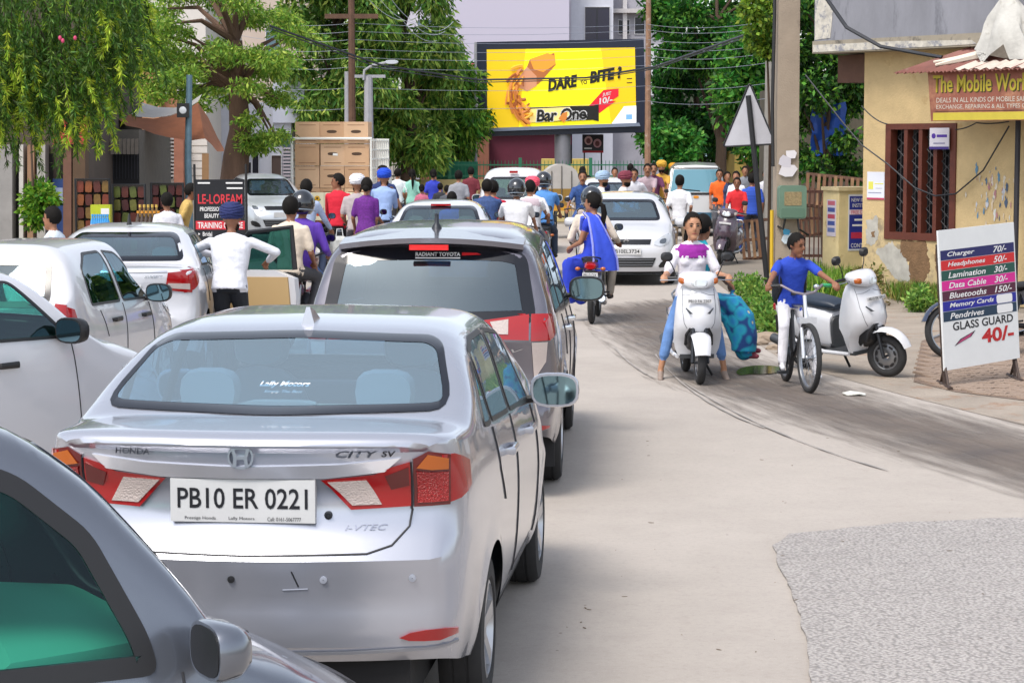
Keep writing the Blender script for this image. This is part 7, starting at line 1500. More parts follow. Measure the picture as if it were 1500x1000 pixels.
def build_price_board():
    bl, br, tl = P(1384, 543, 21.1), P(1494, 524, 21.8), P(1374, 338, 21.1); u = (br - bl); w_ = u.length; u.normalize(); v = (tl - bl); h_ = v.length; v.normalize(); n_ = u.cross(v).normalized(); n_ = n_ if n_.y < 0 else -n_
    sg = thing('price_board', 'free-standing price board with coloured stripes and glass guard offer', 'sign', (bl.x, bl.y, 0)); o = bl - Vector((bl.x, bl.y, 0)); fn = lambda a, b, d: o + u * a * w_ + v * b * h_ + n_ * d
    cl = mat('#d6d8d8', .55, var=.05, scale=3, bump=.15, bscale=5)
    mb = MB(); flatbox(mb, fn, 0, 0, 1, 1, -.02, 0); pb = mb.build('panel', cl, sg, smooth=False)
    rows = [('#191a58', 'Charger', '70/-'), ('#c01c20', 'Headphones', '50/-'), ('#12493f', 'Lamination', '30/-'), ('#c81a86', 'Data Cable', '30/-'), ('#4c1230', 'Bluetooths', '150/-'), ('#16188a', 'Memory Cards', None), ('#123048', 'Pendrives', None)]
    for k, (c, a, b) in enumerate(rows):
        z1 = .855 - k * .073; z0 = z1 - .070; mb = MB(); flatbox(mb, fn, .015, z0, .985, z1, 0, .002); st = mb.build('stripe', mat(c, .5), pb, smooth=False); wd = .045 * len(a) + .04
        text('lettering', a, WHITE, st, (.10, z0 + .014, .10 + wd, z1 - .014), fn, .004, shear=.25, bold=.015)
        if b: text('lettering', b, WHITE, st, (.70, z0 + .012, .70 + .05 * len(b) - .02, z1 - .012), fn, .004, shear=.25, bold=.015)
        else:
            mb = MB(); mb.prism(rounded([(.72, z0 + .004), (.93, z0 + .004), (.93, z1 - .004), (.72, z1 - .004)], .02), .002, .004, fn); mb.build('blank_patch', WHITE, st, smooth=False)
    text('lettering', 'GLASS GUARD', INK, pb, (.13, .275, .93, .335), fn, .002, bold=.02); text('lettering', '40/-', mat('#b01418', .5), pb, (.50, .15, .93, .255), fn, .003, bold=.03)
    mb = MB().mat(mat('#1c1e28', .3)); mb.prism([(.14, .165), (.36, .215), (.42, .255), (.22, .21)], .001, .003, fn); mb.mat(mat('#a83a6a', .4)); mb.prism([(.17, .175), (.345, .215), (.385, .243), (.225, .203)], .003, .004, fn); mb.build('phone_picture', None, pb, smooth=False)
    BR = mat('#3a2a22', .6)
    for a in (.03, .97):
        f = fn(a, 0, -.03); MB().tube([fn(a, .9, -.05), fn(a, 0, -.05), Vector((f.x, f.y, .03))], .016, 6).tube([Vector((f.x, f.y - .32, .02)), Vector((f.x, f.y + .32, .02))], .022, 6).tube([Vector((f.x, f.y - .18, .03)), Vector((f.x, f.y, .22)), Vector((f.x, f.y + .18, .03))], .014, 6).build('stand', BR, sg)
    # motorcycle parked behind it
    motorcycle('dark blue motorcycle parked behind the price board', (5.45, 24.2, 0), R(252), '#1a2440', lean=R(8))
def build_billboard():
    Y = 70.0; bb = thing('billboard', 'lit yellow chocolate bar billboard in a navy frame on a grey post', 'billboard', (GX(822, Y), Y, 0)); x0 = GX(822, Y)
    fn = lambda px, py, d: Vector((P(px, py, Y).x - x0, -d, P(px, py, Y).z)); NV = mat('#121a30', .4, var=.1)
    def quad(name, pts, m, parent, d0, d1): mb = MB(); mb.prism(pts, d0, d1, fn); return mb.build(name, m, parent, smooth=False)
    quad('frame', [(697, 62), (943, 57), (947, 194), (702, 200)], NV, bb, -.6, 0)
    quad('frame_ledge', [(712, 188), (936, 180), (938, 185), (712, 193)], mat('#7a8498', .4), bb, 0, .12)
    YL = mat('#d8b400', .5, emit=.28); f = quad('display', [(713, 73), (930, 70), (932, 181), (714, 189)], YL, bb, 0, .03)
    em = lambda c, e=.35: mat(c, .6, emit=e)
    quad('display_glow', [(770, 72.3), (880, 70.8), (895, 182.4), (760, 187.2)], mat('#e8d800', .5, emit=.32), f, .03, .034)
    # chocolate bar: shaded faces, swirl of caramel strands
    quad('bar_side', [(764, 118), (776, 88), (812, 78), (814, 95), (790, 122), (772, 134)], em('#9a5a2c'), f, .034, .05); quad('bar_cut', [(776, 87), (802, 78), (812, 82), (814, 94), (796, 106), (782, 102)], em('#d88a28'), f, .05, .055); quad('bar_coat', [(760, 114), (772, 98), (786, 112), (786, 126), (772, 134), (758, 128)], em('#b88060'), f, .05, .056)
    q = random.Random(3); k = 0
    for i in range(70):
        a0 = q.uniform(1.9, 4.5); rr = q.uniform(17, 33); cx, cy = 776, 136; tw = q.uniform(-.10, .10); pts = [(cx + (rr + tw * 30 * t) * math.cos(a0 + t * .16) * .95, cy - (rr + tw * 30 * t) * math.sin(a0 + t * .16) * 1.28) for t in range(4)]; k += 1
        MB().tube([fn(x, y, .06 + .001 * k) for x, y in pts], q.uniform(.02, .06), 5).build('caramel_strand', em(['#a8642c', '#8a4a22', '#d0982c', '#c07a3c'][i % 4]), f)
    for i in range(16): cx, cy = 745 + i * 1.9 + q.uniform(-3, 3), 150 + i * 1.9 + q.uniform(-3, 3); MB().ell(tuple(fn(cx, cy, .06)), (.06, .03, .05), None, 8, 5).build('chocolate_flake', em('#7a4420'), f)
    BK = mat('#14120c', .6)
    def pl(rot, cx, cy, sc=1.0):
        c, s_ = math.cos(rot), math.sin(rot); return lambda u, v, d: fn(cx + (u * c - v * s_), cy - (u * s_ + v * c), d)
    r_ = R(10)
    text('lettering', 'DARE', BK, f, (-23, -9, 23, 9), pl(r_, 824, 122), .06, shear=.3, bold=.055); text('lettering', 'TO', BK, f, (-5, -3.2, 5, 3.2), pl(r_, 855, 121), .06, bold=.03); text('lettering', 'BITE ?', BK, f, (-25, -9, 25, 9), pl(r_, 887, 110), .06, shear=.3, bold=.055)
    quad('price_flash', [(862, 156), (884, 132), (906, 130), (906, 141), (895, 148), (902, 148), (878, 166)], em('#c01428'), f, .036, .044); text('lettering', 'JUST', WHITE, f, (-7, -3, 7, 3), pl(r_, 889, 138.5), .05, shear=.2, bold=.02); text('lettering', '10/-', WHITE, f, (-10, -4.5, 10, 4.5), pl(r_, 887, 147), .05, shear=.2, bold=.03)
    # wrapped bar with the name
    quad('wrapper', [(766, 158), (775, 157.5), (868, 155), (877, 153), (877, 178), (868, 176), (775, 180), (766, 181)], BK, f, .05, .06); quad('wrapper_gold', [(773, 160), (835, 157), (835, 176), (773, 180)], em('#d8c478'), f, .06, .064)
    text('lettering', 'Bar One', WHITE, f, (-38, -10, 38, 10), pl(R(3), 822, 168), .068, shear=.15, bold=.08); text('lettering', 'Bar One', BK, f, (-36.5, -9, 36.5, 9), pl(R(3), 822, 168), .074, shear=.15, bold=.03); quad('bar_piece', [(818, 174), (824, 166), (831, 164), (830, 174), (826, 180)], em('#b8702c'), f, .076, .082)
    quad('corner_flash', [(895, 182.6), (914, 156), (932, 155), (932, 181)], em('#d8dce0'), f, .034, .036); quad('corner_logo', [(917, 168), (926, 167.6), (926, 175), (917, 175.5)], em('#6a9ad0'), f, .036, .038); quad('veg_mark', [(718, 179), (724, 178.8), (724, 185), (718, 185.2)], WHITE, f, .034, .036); quad('veg_dot', [(720, 181), (722, 181), (722, 183), (720, 183)], mat('#1a7a3a', .6), f, .036, .038)
    quad('small_print', [(918, 115), (926, 114.6), (926, 116), (918, 116.4)], INK, f, .034, .036); quad('small_print', [(918, 121), (926, 120.6), (926, 122), (918, 122.4)], INK, f, .034, .036)
    zb = P(750, 196, Y).z; MB().lathe([(.26, 0), (.26, zb)], Matrix.Translation((.05, .3, 0)), 20).build('post', mat('#8a8a92', .5, .3, var=.08), bb)
    # boards behind the railing
    for nm, lab, x0_, y0_, x1_, y1_, c in (('poster_board', 'narrow black poster board with pink square beside the billboard post', 825, 196, 838, 240, '#15161f'), ('poster_board', 'black poster board with two round pictures under the billboard', 853, 197, 884, 224, '#1c1620')):
        Yb = 71.5; a, b = P(x0_, y1_, Yb), P(x1_, y0_, Yb); r = thing(nm, lab, 'poster', (a.x, Yb, 0)); g = lambda px, py, d: Vector((P(px, py, Yb).x - a.x, -d, P(px, py, Yb).z)); mb = MB(); mb.prism([(x0_, y0_), (x1_, y0_), (x1_, y1_), (x0_, y1_)], -.05, 0, g); pn = mb.build('panel', mat(c, .5), r, smooth=False)
        if x0_ == 825:
            mb = MB(); mb.prism([(826, 200), (837, 199), (837, 212), (826, 212)], 0, .006, g); mb.build('pink_square', mat('#c02a78', .6), pn); text('lettering', 'A', WHITE, pn, (828, 210, 835, 202), g, .008); [(lambda q: q.prism([(827, y), (836, y), (836, y + 2), (827, y + 2)], 0, .006, g).build('poster_writing', WHITE, pn))(MB()) for y in (218, 224)]
        else:
            for cx, cy, c2 in ((862, 206, '#c8a0a0'), (875, 210, '#b88890')):
                mb = MB(); mb.prism([(cx + 6 * math.cos(t), cy + 6.5 * math.sin(t)) for t in [2 * math.pi * k / 18 for k in range(18)]], 0, .006, g); mb.build('round_picture', mat(c2, .6), pn); mb = MB(); mb.prism([(cx + 3.4 * math.cos(t), cy + .5 + 4 * math.sin(t)) for t in [2 * math.pi * k / 14 for k in range(14)]], .006, .01, g); mb.build('picture_head', mat('#6a3a3a', .6), pn)
            mb = MB(); mb.prism([(856, 216.5), (867, 216.5), (867, 218.5), (856, 218.5)], 0, .006, g); mb.build('poster_writing', WHITE, pn); mb = MB(); mb.prism([(853, 221), (884, 221), (884, 224), (853, 224)], 0, .006, g); mb.build('red_band', mat('#a81a2c', .6), pn)
        for x in (x0_ + 3, x1_ - 3): p = g(x, y1_, -.03); MB().tube([Vector((p.x, p.y, 0)), p], .025, 5).build('leg', DKMETAL, r)
def rect_thing(name, label, cat, Y, x0, y0, x1, y1, m, depth=6.0, wins=(), bands=()):
    """building block whose front face fills picture columns x0..x1 at depth Y, ground to y0"""
    a, b = GX(x0, Y), GX(x1, Y); zt = ZY(y0, Y); r = thing(name, label, cat, ((a + b) / 2, Y, 0)); c = (a + b) / 2
    g = lambda px, py, d: Vector((P(px, py, Y).x - c, -d, P(px, py, Y).z)); zb = 0 if y1 is None else ZY(y1, Y)
    MB().box((a - c, 0, zb), (b - c, depth, zt)).build('wall', m, r, smooth=False)
    for w in wins:
        (wx0, wy0, wx1, wy1), wm = w[:2]; mb = MB(); mb.prism([(wx0, wy0), (wx1, wy0), (wx1, wy1), (wx0, wy1)], -.25, .012, g); o = mb.build('window', wm, r, smooth=False)
        fr = MB(); t = .9
        for q in ((wx0 - t, wy0 - t, wx1 + t, wy0), (wx0 - t, wy1, wx1 + t, wy1 + t), (wx0 - t, wy0, wx0, wy1), (wx1, wy0, wx1 + t, wy1)): fr.prism([(q[0], q[1]), (q[2], q[1]), (q[2], q[3]), (q[0], q[3])], 0, .06, g)
        fr.build('window_frame', w[2] if len(w) > 2 else mat('#c8c8cc', .6), o, smooth=False)
    for (bx0, by0, bx1, by1, bm, d) in bands:
        mb = MB(); mb.prism([(bx0, by0), (bx1, by0), (bx1, by1), (bx0, by1)], 0, d, g); mb.build('band', bm, r, smooth=False)
    return r, g
DW = mat('#23232c', .25); GW = mat('#5c7480', .2)
def build_back():
    # railing on a cream wall
    Y = 67.0; x0, x1 = GX(556, Y), GX(968, Y); fw = thing('railing_wall', 'cream wall topped with green iron railings along the far side', 'railing', ((x0 + x1) / 2, Y, 0)); c = (x0 + x1) / 2; zt = ZY(263, Y)
    MB().box((x0 - c, 0, 0), (x1 - c, .25, zt)).build('wall', mat('#c2b07c', .9, var=.15, scale=1.5), fw, smooth=False)
    GR = mat('#1f6a4c', .5); z2 = ZY(237, Y)
    for z in (zt + .08, z2 - .12): MB().box((x0 - c, .08, z), (x1 - c, .12, z + .04)).build('rail', GR, fw, smooth=False)
    mb = MB(); n = int((x1 - x0) / .11)
    for k in range(n): x = x0 - c + k * .11; mb.add([(x - .009, .1, zt), (x + .009, .1, zt), (x + .009, .1, z2), (x, .1, z2 + .06), (x - .009, .1, z2)], [(0, 1, 2, 3, 4)]); mb.add([(x, .09, zt), (x, .11, zt), (x, .11, z2), (x, .09, z2)], [(0, 1, 2, 3)])
    mb.build('pickets', GR, fw, smooth=False, kind='stuff')
    for k in range(5): x = x0 - c + k * (x1 - x0) / 4; MB().box((x - .05, .05, zt), (x + .05, .15, z2 + .12)).build('post', GR, fw, smooth=False)
    mb = MB(); mb.box((GX(640, Y) - c, .3, zt), (GX(700, Y) - c, .32, z2)); mb.build('green_netting', mat('#1a6a50', .8), fw)
    BG = mat('#b9b6c2', .85, var=.05, scale=.6); CON = mat('#9a98a0', .9, var=.18, scale=1.2)

    rect_thing('blank_hoarding', 'large blank lavender-grey hoarding on the building behind the billboard', 'hoarding', 92, 650, -60, 833, 92, mat('#b4b0c0', .7), .4)
    rect_thing('tall_building', 'pale grey building carrying the blank hoarding', 'building', 93, 596, -80, 836, None, BG, 8, wins=[((612, -20, 632, 12), GW), ((612, 30, 632, 56), GW)])
    r, g = rect_thing('commercial_block', 'white building with dark purple glazed bay behind the billboard', 'building', 95, 836, -60, 897, None, mat('#c4c6d0', .8, var=.05), 8, wins=[((857, 11, 893, 62), mat('#1d1a34', .15))], bands=[(874, 11, 875, 62, DKMETAL, .05)])
    rect_thing('concrete_building', 'unfinished grey concrete building beside the purple glazed bay', 'building', 96, 897, -60, 985, None, CON, 8, wins=[((906, 30, 922, 50), DW), ((930, 26, 944, 50), DW), ((948, 70, 958, 110), GW)], bands=[(897, 14, 985, 20, mat('#b8b4b4', .9, var=.1), .5), (912, 0, 918, 60, mat('#c8c4c4', .9), .3), (950, 66, 985, 140, mat('#c4c4ca', .9, var=.08), .1)])
    rect_thing('maroon_building', 'low dark maroon building under the billboard', 'building', 84, 716, 190, 816, None, mat('#5a1a30', .7, var=.2, scale=1), 5, bands=[(716, 188, 816, 191, mat('#3a1420', .7), .3)])
    rect_thing('brick_building', 'low brick building behind the trees by the railing', 'building', 82, 615, 196, 716, None, mat('#8a5a48', .85, var=.25, scale=2), 5)
    rect_thing('cream_kiosk', 'small cream kiosk behind the railing under the billboard', 'kiosk', 76, 794, 233, 862, None, mat('#c8b060', .8, var=.1), 2)
    r, g = rect_thing('board_sign', 'white and red shop signboard next to the billboard frame', 'sign', 80, 655, 88, 700, 113, mat('#c8d4e0', .6), .15); text('lettering', 'Cream', mat('#2c5a9c', .6), r, (656, 100, 675, 92), g, .01, shear=.2); mb = MB(); mb.prism([(658, 106), (670, 106), (670, 109), (658, 109)], 0, .01, g); mb.build('sign_writing', mat('#2a9a9a', .6), r)
    mb = MB(); mb.prism([(678, 92), (698, 92), (698, 107), (678, 107)], 0, .01, g); mb.build('red_square', mat('#c8586c', .6), r); text('lettering', 'Re', WHITE, r, (680, 105, 696, 94), g, .014, shear=.2)
    for x in (660, 694): p = g(x, 113, -.08); MB().tube([Vector((p.x, p.y, 0)), p], .05, 6).build('leg', DKMETAL, r)
    # white gate arch far right, pink shop sign
    r, g = rect_thing('white_gate', 'white and pale blue gate arch behind the taxi van', 'gate', 88, 990, 225, 1045, None, mat('#9ab8bc', .8, var=.1), .3, wins=[((996, 230, 1006, 262), DW), ((1012, 228, 1026, 262), DW), ((1030, 230, 1040, 262), DW)])
    r, g = rect_thing('far_shop', 'small far shop with red and white signboard beyond the scooters', 'shop', 74, 1075, 222, 1130, None, mat('#a8904a', .8, var=.1), 3, wins=[((1092, 246, 1110, 290), DW)], bands=[(1086, 222, 1112, 236, mat('#b8303c', .6), .1), (1112, 190, 1130, 300, mat('#b8d0b8', .6, var=.3), .05)]); mb = MB(); mb.prism([(1089, 228), (1109, 228), (1109, 231), (1089, 231)], .1, .11, g); mb.build('sign_writing', WHITE, r)
    rect_thing('green_backdrop_wall', 'grey boundary wall behind the right-hand trees', 'wall', 100, 960, 120, 1300, None, mat('#6a705c', .9, var=.3, scale=.6), .5)
    rect_thing('rear_house', 'weathered house wall behind the handcarts', 'house', 56, 1130, 130, 1330, None, mat('#4a4438', .9, var=.3, scale=1), 3)
def build_left():
    Y = 41.0; PIL = mat('#8a8580', .9, var=.15, scale=2); r, g = rect_thing('shop_row', 'row of old shops with grey and brown pillars under the weeping tree', 'building', Y, -260, -60, 132, None, mat('#4a4038', .9, var=.25, scale=1.5), 6)
    for x0, x1, c in ((-4, 24, '#8a8784'), (34, 40, '#b4b0a8'), (46, 56, '#8a6a50'), (60, 72, '#9a9690'), (98, 110, '#6a4a3c'), (112, 130, '#54402e')):
        mb = MB(); mb.prism([(x0, 212), (x1, 212), (x1, 402), (x0, 402)], 0, .35, g); mb.build('pillar', mat(c, .85, var=.15, scale=3), r, smooth=False)
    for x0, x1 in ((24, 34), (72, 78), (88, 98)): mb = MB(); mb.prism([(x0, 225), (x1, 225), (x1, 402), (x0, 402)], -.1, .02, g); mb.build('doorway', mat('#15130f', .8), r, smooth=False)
    mb = MB(); mb.prism([(78, 262), (96, 262), (96, 398), (78, 398)], 0, .06, g); d = mb.build('door', mat('#20407a', .6, var=.15), r, smooth=False); mb = MB(); mb.prism([(81, 275), (93, 275), (93, 300), (81, 300)], .06, .07, g); mb.build('door_notice', mat('#9aa8c4', .6), d, smooth=False)
    mb = MB(); mb.prism([(84, 158), (133, 158), (133, 211), (84, 211)], .36, .42, g); b = mb.build('banner', mat('#a82830', .6, var=.15), r, smooth=False)
    for q, c in (((84, 186, 133, 194), '#c8a020'), ((86, 180, 100, 188), '#b8c4d0'), ((112, 162, 132, 178), '#c04a28')): mb = MB(); mb.prism([(q[0], q[1]), (q[2], q[1]), (q[2], q[3]), (q[0], q[3])], .42, .43, g); mb.build('banner_print', mat(c, .6, var=.2), b, smooth=False)
    # dark shop with fringed canopy and grille gate
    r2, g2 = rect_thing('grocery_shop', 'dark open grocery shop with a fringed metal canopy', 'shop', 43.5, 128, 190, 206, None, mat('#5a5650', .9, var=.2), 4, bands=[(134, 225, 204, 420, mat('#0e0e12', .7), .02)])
    for k in range(13): x = 131 + k * 5.9; mb = MB(); mb.prism([(x, 204), (x + 4.6, 203), (x + 4.6, 226), (x, 226)], .3, .34, g2); mb.build('canopy_slat', mat('#6f675e', .8, var=.2), r2, smooth=False)
    mb = MB()
    for k in range(16): x = 136 + k * 4.4; mb.tube([g2(x, 227, .05), g2(x, 262, .05)], .012, 4)
    mb.build('grille_gate', mat('#2a2a30', .5, .4), r2)
    # snack racks and drink bottles
    pc = ['#6a2c18', '#7a421c', '#4c1c14', '#6a5020', '#4a5420', '#5a5a24', '#3c1416']
    for i, (x0, y0, x1, y1, Yr, lab, cl) in enumerate(((112, 262, 160, 345, 38.5, 'snack rack hung with orange packets at the grocery shop', (0, 1, 2, 3)), (166, 270, 212, 345, 38.8, 'snack rack with green and red packets beside the orange one', (4, 5, 2, 6)), (222, 268, 268, 318, 42, 'maroon snack rack beyond the white shirt man', (6, 2, 6, 4)))):
        a, b = P(x0, y1, Yr), P(x1, y0, Yr); rk = thing('snack_rack', lab, 'rack', (a.x, Yr, 0)); w_, zt = b.x - a.x, b.z
        MB().box((0, .1, 0), (w_, .14, zt)).build('backboard', mat('#1c1814', .8), rk, smooth=False); MB().tube([(0, 0, 0), (0, 0, zt), (w_, 0, zt), (w_, 0, 0)], .02, 5).build('frame', DKMETAL, rk)
        nr, nc = 7, 4; pk = MB().blob([(-.02, 0, 0, .055, .09), (.0, 0, 0, .065, .10), (.03, 0, 0, .055, .09)], 8, e=5)
        for rr in range(nr):
            for cc in range(nc): o = MB().blob([(-.02, 0, 0, w_ / nc * .42, .10), (.01, 0, 0, w_ / nc * .46, .105), (.04, 0, 0, w_ / nc * .42, .10)], 8, e=5).build('packet', mat(pc[cl[(rr + cc * (i + 1)) % 4]], .4, var=.3, scale=12), rk, loc=(w_ * (cc + .5) / nc, .04, zt - .14 - rr * .23)); o.rotation_euler.y = rnd.uniform(-.12, .12)
    tb = thing('stall_table', 'stall table with red cloth edge carrying the drink bottles', 'table', (GX(182, 37.2), 37.2, 0)); zt = ZY(345, 37.2); hw = GX(238, 37.2) - GX(182, 37.2); MB().box((-hw, -.3, zt - .06), (hw, .5, zt)).build('table_top', mat('#b04a48', .6, var=.2), tb, smooth=False)
    for x in (-hw + .05, hw - .05):
        for y in (-.25, .45): MB().box((x - .03, y - .03, 0), (x + .03, y + .03, zt - .06)).build('leg', mat('#4a3828', .8), tb, smooth=False)
    mb = MB(); a, b = P(134, 346, 37.6), P(162, 300, 37.6); cd = thing('carton_display', 'yellow-green printed carton standing behind the water bottles', 'carton', (a.x, 37.55, zt)); MB().box((0, 0, 0), (b.x - a.x, .2, b.z - zt)).build('carton', mat('#a8b41c', .5, var=.2, scale=6), cd, smooth=False); MB().box((.18, -.004, .35), (.32, -.001, .45)).build('printed_mark', WHITE, cd)
    def bottle(px, Yb, hgt, r_, liquid, cap, lab, grp, label_c=None, z=zt):
        o = MB().lathe([(.001, 0), (r_, 0), (r_, hgt * .55), (r_ * .9, hgt * .65), (r_ * .4, hgt * .82), (r_ * .36, hgt * .9)], None, 10).build('bottle', mat(liquid, .15, coat=.6), loc=(GX(px, Yb), Yb, z), label=lab, cat='bottle', group=grp)
        MB().lathe([(r_ * .45, hgt * .9), (r_ * .45, hgt), (.001, hgt)], None, 8).build('cap', mat(cap, .4), o)
        if label_c: MB().lathe([(r_ * 1.03, hgt * .18), (r_ * 1.03, hgt * .5)], None, 10).build('label_band', mat(label_c, .5), o)
    for k in range(8): bottle(136 + k * 3.2, 37.25, .36, .038, '#2c8ac8', '#3a9ad8', 'blue water bottle standing in front of the yellow-green carton', 'blue water bottles', '#5ab0e0')
    for k in range(8): bottle(134 + k * 3.4, 37.0, .20, .038, '#a8b8b0', '#c8c8c8', 'short pale bottle in front of the blue water bottles', 'short pale bottles', '#c8d0c0')
    for k in range(7): bottle(162 + k * 3.2, 37.05, .22, .036, '#c8c4d0', '#d8d8d8', 'small white bottle with navy label beside the blue bottles', 'small navy label bottles', '#2a2a58')
    for k in range(6): bottle(203 + k * 6, 37.15, .42, .055, '#3a2408', '#c88a2c', 'dark cola bottle with gold top and blue label on the stall table', 'cola bottles', '#22349a')
    for k in range(5): bottle(206 + k * 6, 37.45, .52, .05, '#7a5a14', '#c8a850', 'amber drink bottle behind the cola bottles', 'amber bottles')
    # modern house with pier and louvres
    TAN = mat('#b0805c', .85, var=.06); WB = mat('#c8c2bc', .85, var=.06); r3, g3 = rect_thing('modern_house', 'modern house with tan pier, brick column and white louvres', 'house', 60, 200, -60, 305, None, WB, 8, wins=[((207, 105, 213, 150), GW), ((240, 240, 254, 262), DW), ((213, 30, 235, 90), mat('#4a6a7a', .2))])
    def bandm(x0, y0, x1, y1, m, d, n='pier'): mb = MB(); mb.prism([(x0, y0), (x1, y0), (x1, y1), (x0, y1)], 0, d, g3); return mb.build(n, m, r3, smooth=False)
    bandm(213, 78, 238, 250, TAN, .6); bandm(225, 195, 233, 228, mat('#2c4a58', .2), .62, 'slit_window'); bandm(206, 242, 216, 420, WB, .5); bandm(216, 242, 226, 420, mat('#5a4434', .8), .3)
    bandm(258, 200, 272, 420, mat('#8a5a48', .85, var=.2, scale=3), .4, 'brick_column'); bandm(238, 142, 262, 160, mat('#9a6a50', .85, var=.2), .3, 'brick_band')
    for k in range(9): bandm(238, 96 + k * 5, 300, 99 + k * 5, mat('#c8c4c4', .7), .12, 'louvre')
    for k in range(14): bandm(240, 186 + k * 5.4, 256, 188.6 + k * 5.4, mat('#c4c4c4', .7), .15, 'louvre')
    for k in range(9): bandm(273, 180 + k * 11, 305, 180.8 + k * 11, mat('#8a8278', .8), .01, 'cladding_joint')
    bandm(296, 225, 306, 264, mat('#8a6a4a', .8), .02, 'doorway')
    r4, g4 = rect_thing('white_house', 'white plastered house behind the tree trunk and parked car', 'house', 63, 305, 150, 428, None, mat('#b8bac4', .85, var=.05), 8, wins=[((370, 226, 379, 262), DW), ((398, 228, 412, 290), mat('#4a3a34', .7)), ((350, 238, 357, 260), DW), ((360, 238, 368, 260), DW)])
    mb = MB(); mb.prism([(400, 120), (446, 120), (446, 180), (400, 180)], -.2, .1, g4); mb.build('upper_block', mat('#c0c4d4', .8), r4, smooth=False); mb = MB(); mb.prism([(403, 195), (428, 195), (428, 262), (416, 262), (416, 215), (403, 210)], 0, .03, g4); mb.build('dark_panel', mat('#3a5058', .5), r4, smooth=False)
    for k in range(14): mb = MB(); mb.prism([(414, 216 + k * 5), (427, 216 + k * 5), (427, 219 + k * 5), (414, 219 + k * 5)], .03, .07, g4); mb.build('shutter_slat', mat('#a8a0a8', .8), r4, smooth=False)
    rect_thing('back_house', 'pale house wall seen behind the tall left tree', 'house', 75, 190, -60, 470, None, mat('#b8a89c', .85, var=.1, scale=.6), 4, wins=[((225, 20, 250, 60), GW), ((300, 20, 330, 70), GW), ((390, 40, 410, 90), GW)])
    # black salon signboard on two posts
    Ys = 36.0; a, b = P(288, 420, Ys), P(358, 263, Ys); sg = thing('salon_signboard', 'black hair salon signboard with red and white lettering by the left trees', 'sign', (a.x, Ys, 0)); w_ = b.x - a.x; zt_ = b.z; fn = lambda u, v, d: Vector((u * w_, -d, zt_ - v)); H_ = zt_ - .1
    mb = MB(); mb.prism([(0, 0), (1, 0), (1, H_), (0, H_)], -.04, 0, fn); pb = mb.build('panel', mat('#16181f', .4), sg, smooth=False)
    RD = mat('#c8303c', .5)
    for t, u0, v0, u1, v1, m in (('LE-LOREAM', .05, .40, .95, .24, RD), ('PROFESSIONAL HAIR &', .09, .52, .91, .45, WHITE), ('BEAUTY SALOON', .18, .63, .82, .56, WHITE), ('Bridal', .14, .93, .33, .86, WHITE), ('Hair Spa', .14, 1.08, .42, 1.01, WHITE), ('Rebonding', .14, 1.25, .44, 1.18, WHITE)):
        text('lettering', t, m, pb, (u0, -v0, u1, -v1), lambda u, v, d: fn(u, -v, d), .004, bold=.015)
    mb = MB(); mb.prism([(0, .68), (1, .68), (1, .82), (0, .82)], 0, .004, fn); st = mb.build('stripe', RD, pb, smooth=False); text('lettering', 'TRAINING CENTRE', WHITE, st, (.04, -.80, .96, -.70), lambda u, v, d: fn(u, -v, d), .008, bold=.015)
    for u0, v0, u1 in ((.05, .045, .30), (.62, .045, .96), (.64, .13, .96)): mb = MB(); mb.prism([(u0, v0), (u1, v0), (u1, v0 + .025), (u0, v0 + .025)], 0, .004, fn); mb.build('small_print', WHITE, pb, smooth=False)
    for v in (.895, 1.045, 1.215): mb = MB(); mb.prism([(.05, v - .02), (.05, v + .02), (.09, v)], 0, .004, fn); mb.build('bullet', WHITE, pb, smooth=False)
    for u in (-.02, 1.03): MB().tube([fn(u, -.25, -.03), Vector((u * w_, .03, 0))], .022, 6).build('post', BLACK, sg)
    # steel pole with floodlight, brown awning cloth
    Yq = 44.0; pp = P(280, 420, Yq); sp = thing('steel_pole', 'grey-blue steel pole with a black floodlight by the snack stall', 'pole', (pp.x, Yq, 0)); zq = ZY(110, Yq); MB().tube([(0, 0, 0), (-.03, 0, 2), (.02, 0, zq)], [.075, .07, .06], 10).build('shaft', mat('#5f7a88', .5, .3, var=.2), sp)
    z_ = ZY(162, Yq); MB().box((-.22, -.14, z_ - .14), (.02, -.02, z_ + .14)).build('floodlight', BLACK, sp, smooth=False); MB().lathe([(.075, 0), (.06, .015), (.001, .02)], Matrix.Translation((-.10, -.14, z_)) @ Matrix.Rotation(R(90), 4, 'X'), 14).build('lens', mat('#c8ccd0', .2), sp); MB().box((-.08, -.10, ZY(350, Yq) - .9), (.08, -.075, ZY(350, Yq))).build('yellow_band', mat('#c8a030', .6), sp)
    AW = mat('#7a4a30', .9, var=.2, scale=3, bump=.4, bscale=10); top = [(165, 140), (178, 160), (200, 172), (225, 174), (250, 170), (275, 160), (290, 150), (305, 172), (318, 200), (328, 218)]; bot = [(170, 172), (185, 184), (205, 188), (225, 196), (250, 202), (280, 206), (300, 203), (310, 212), (318, 222), (328, 222)]
    rings = [[P(x0, y0, 45.5), P((x0 + x1) / 2, (y0 + y1) / 2 + 2, 44.8 + .2 * math.sin(i)), P(x1, y1, 44.2)] for i, ((x0, y0), (x1, y1)) in enumerate(zip(top, bot))]
    MB().loft(rings, False, False).build('awning_cloth', AW, label='brown cloth awning sagging between the tree and the steel pole', cat='awning')
    rings = [[P(x0, y0 - 1, 45.6), P(x0 + 6, y0 - 12 - 20 * max(0, 1 - i / 4), 47.5)] for i, (x0, y0) in enumerate(top[:7])]; MB().loft(rings, False, False).build('tarpaulin_sheet', mat('#a8a4a0', .7, var=.1), label='pale grey tarpaulin sheet above the brown cloth awning', cat='tarpaulin')
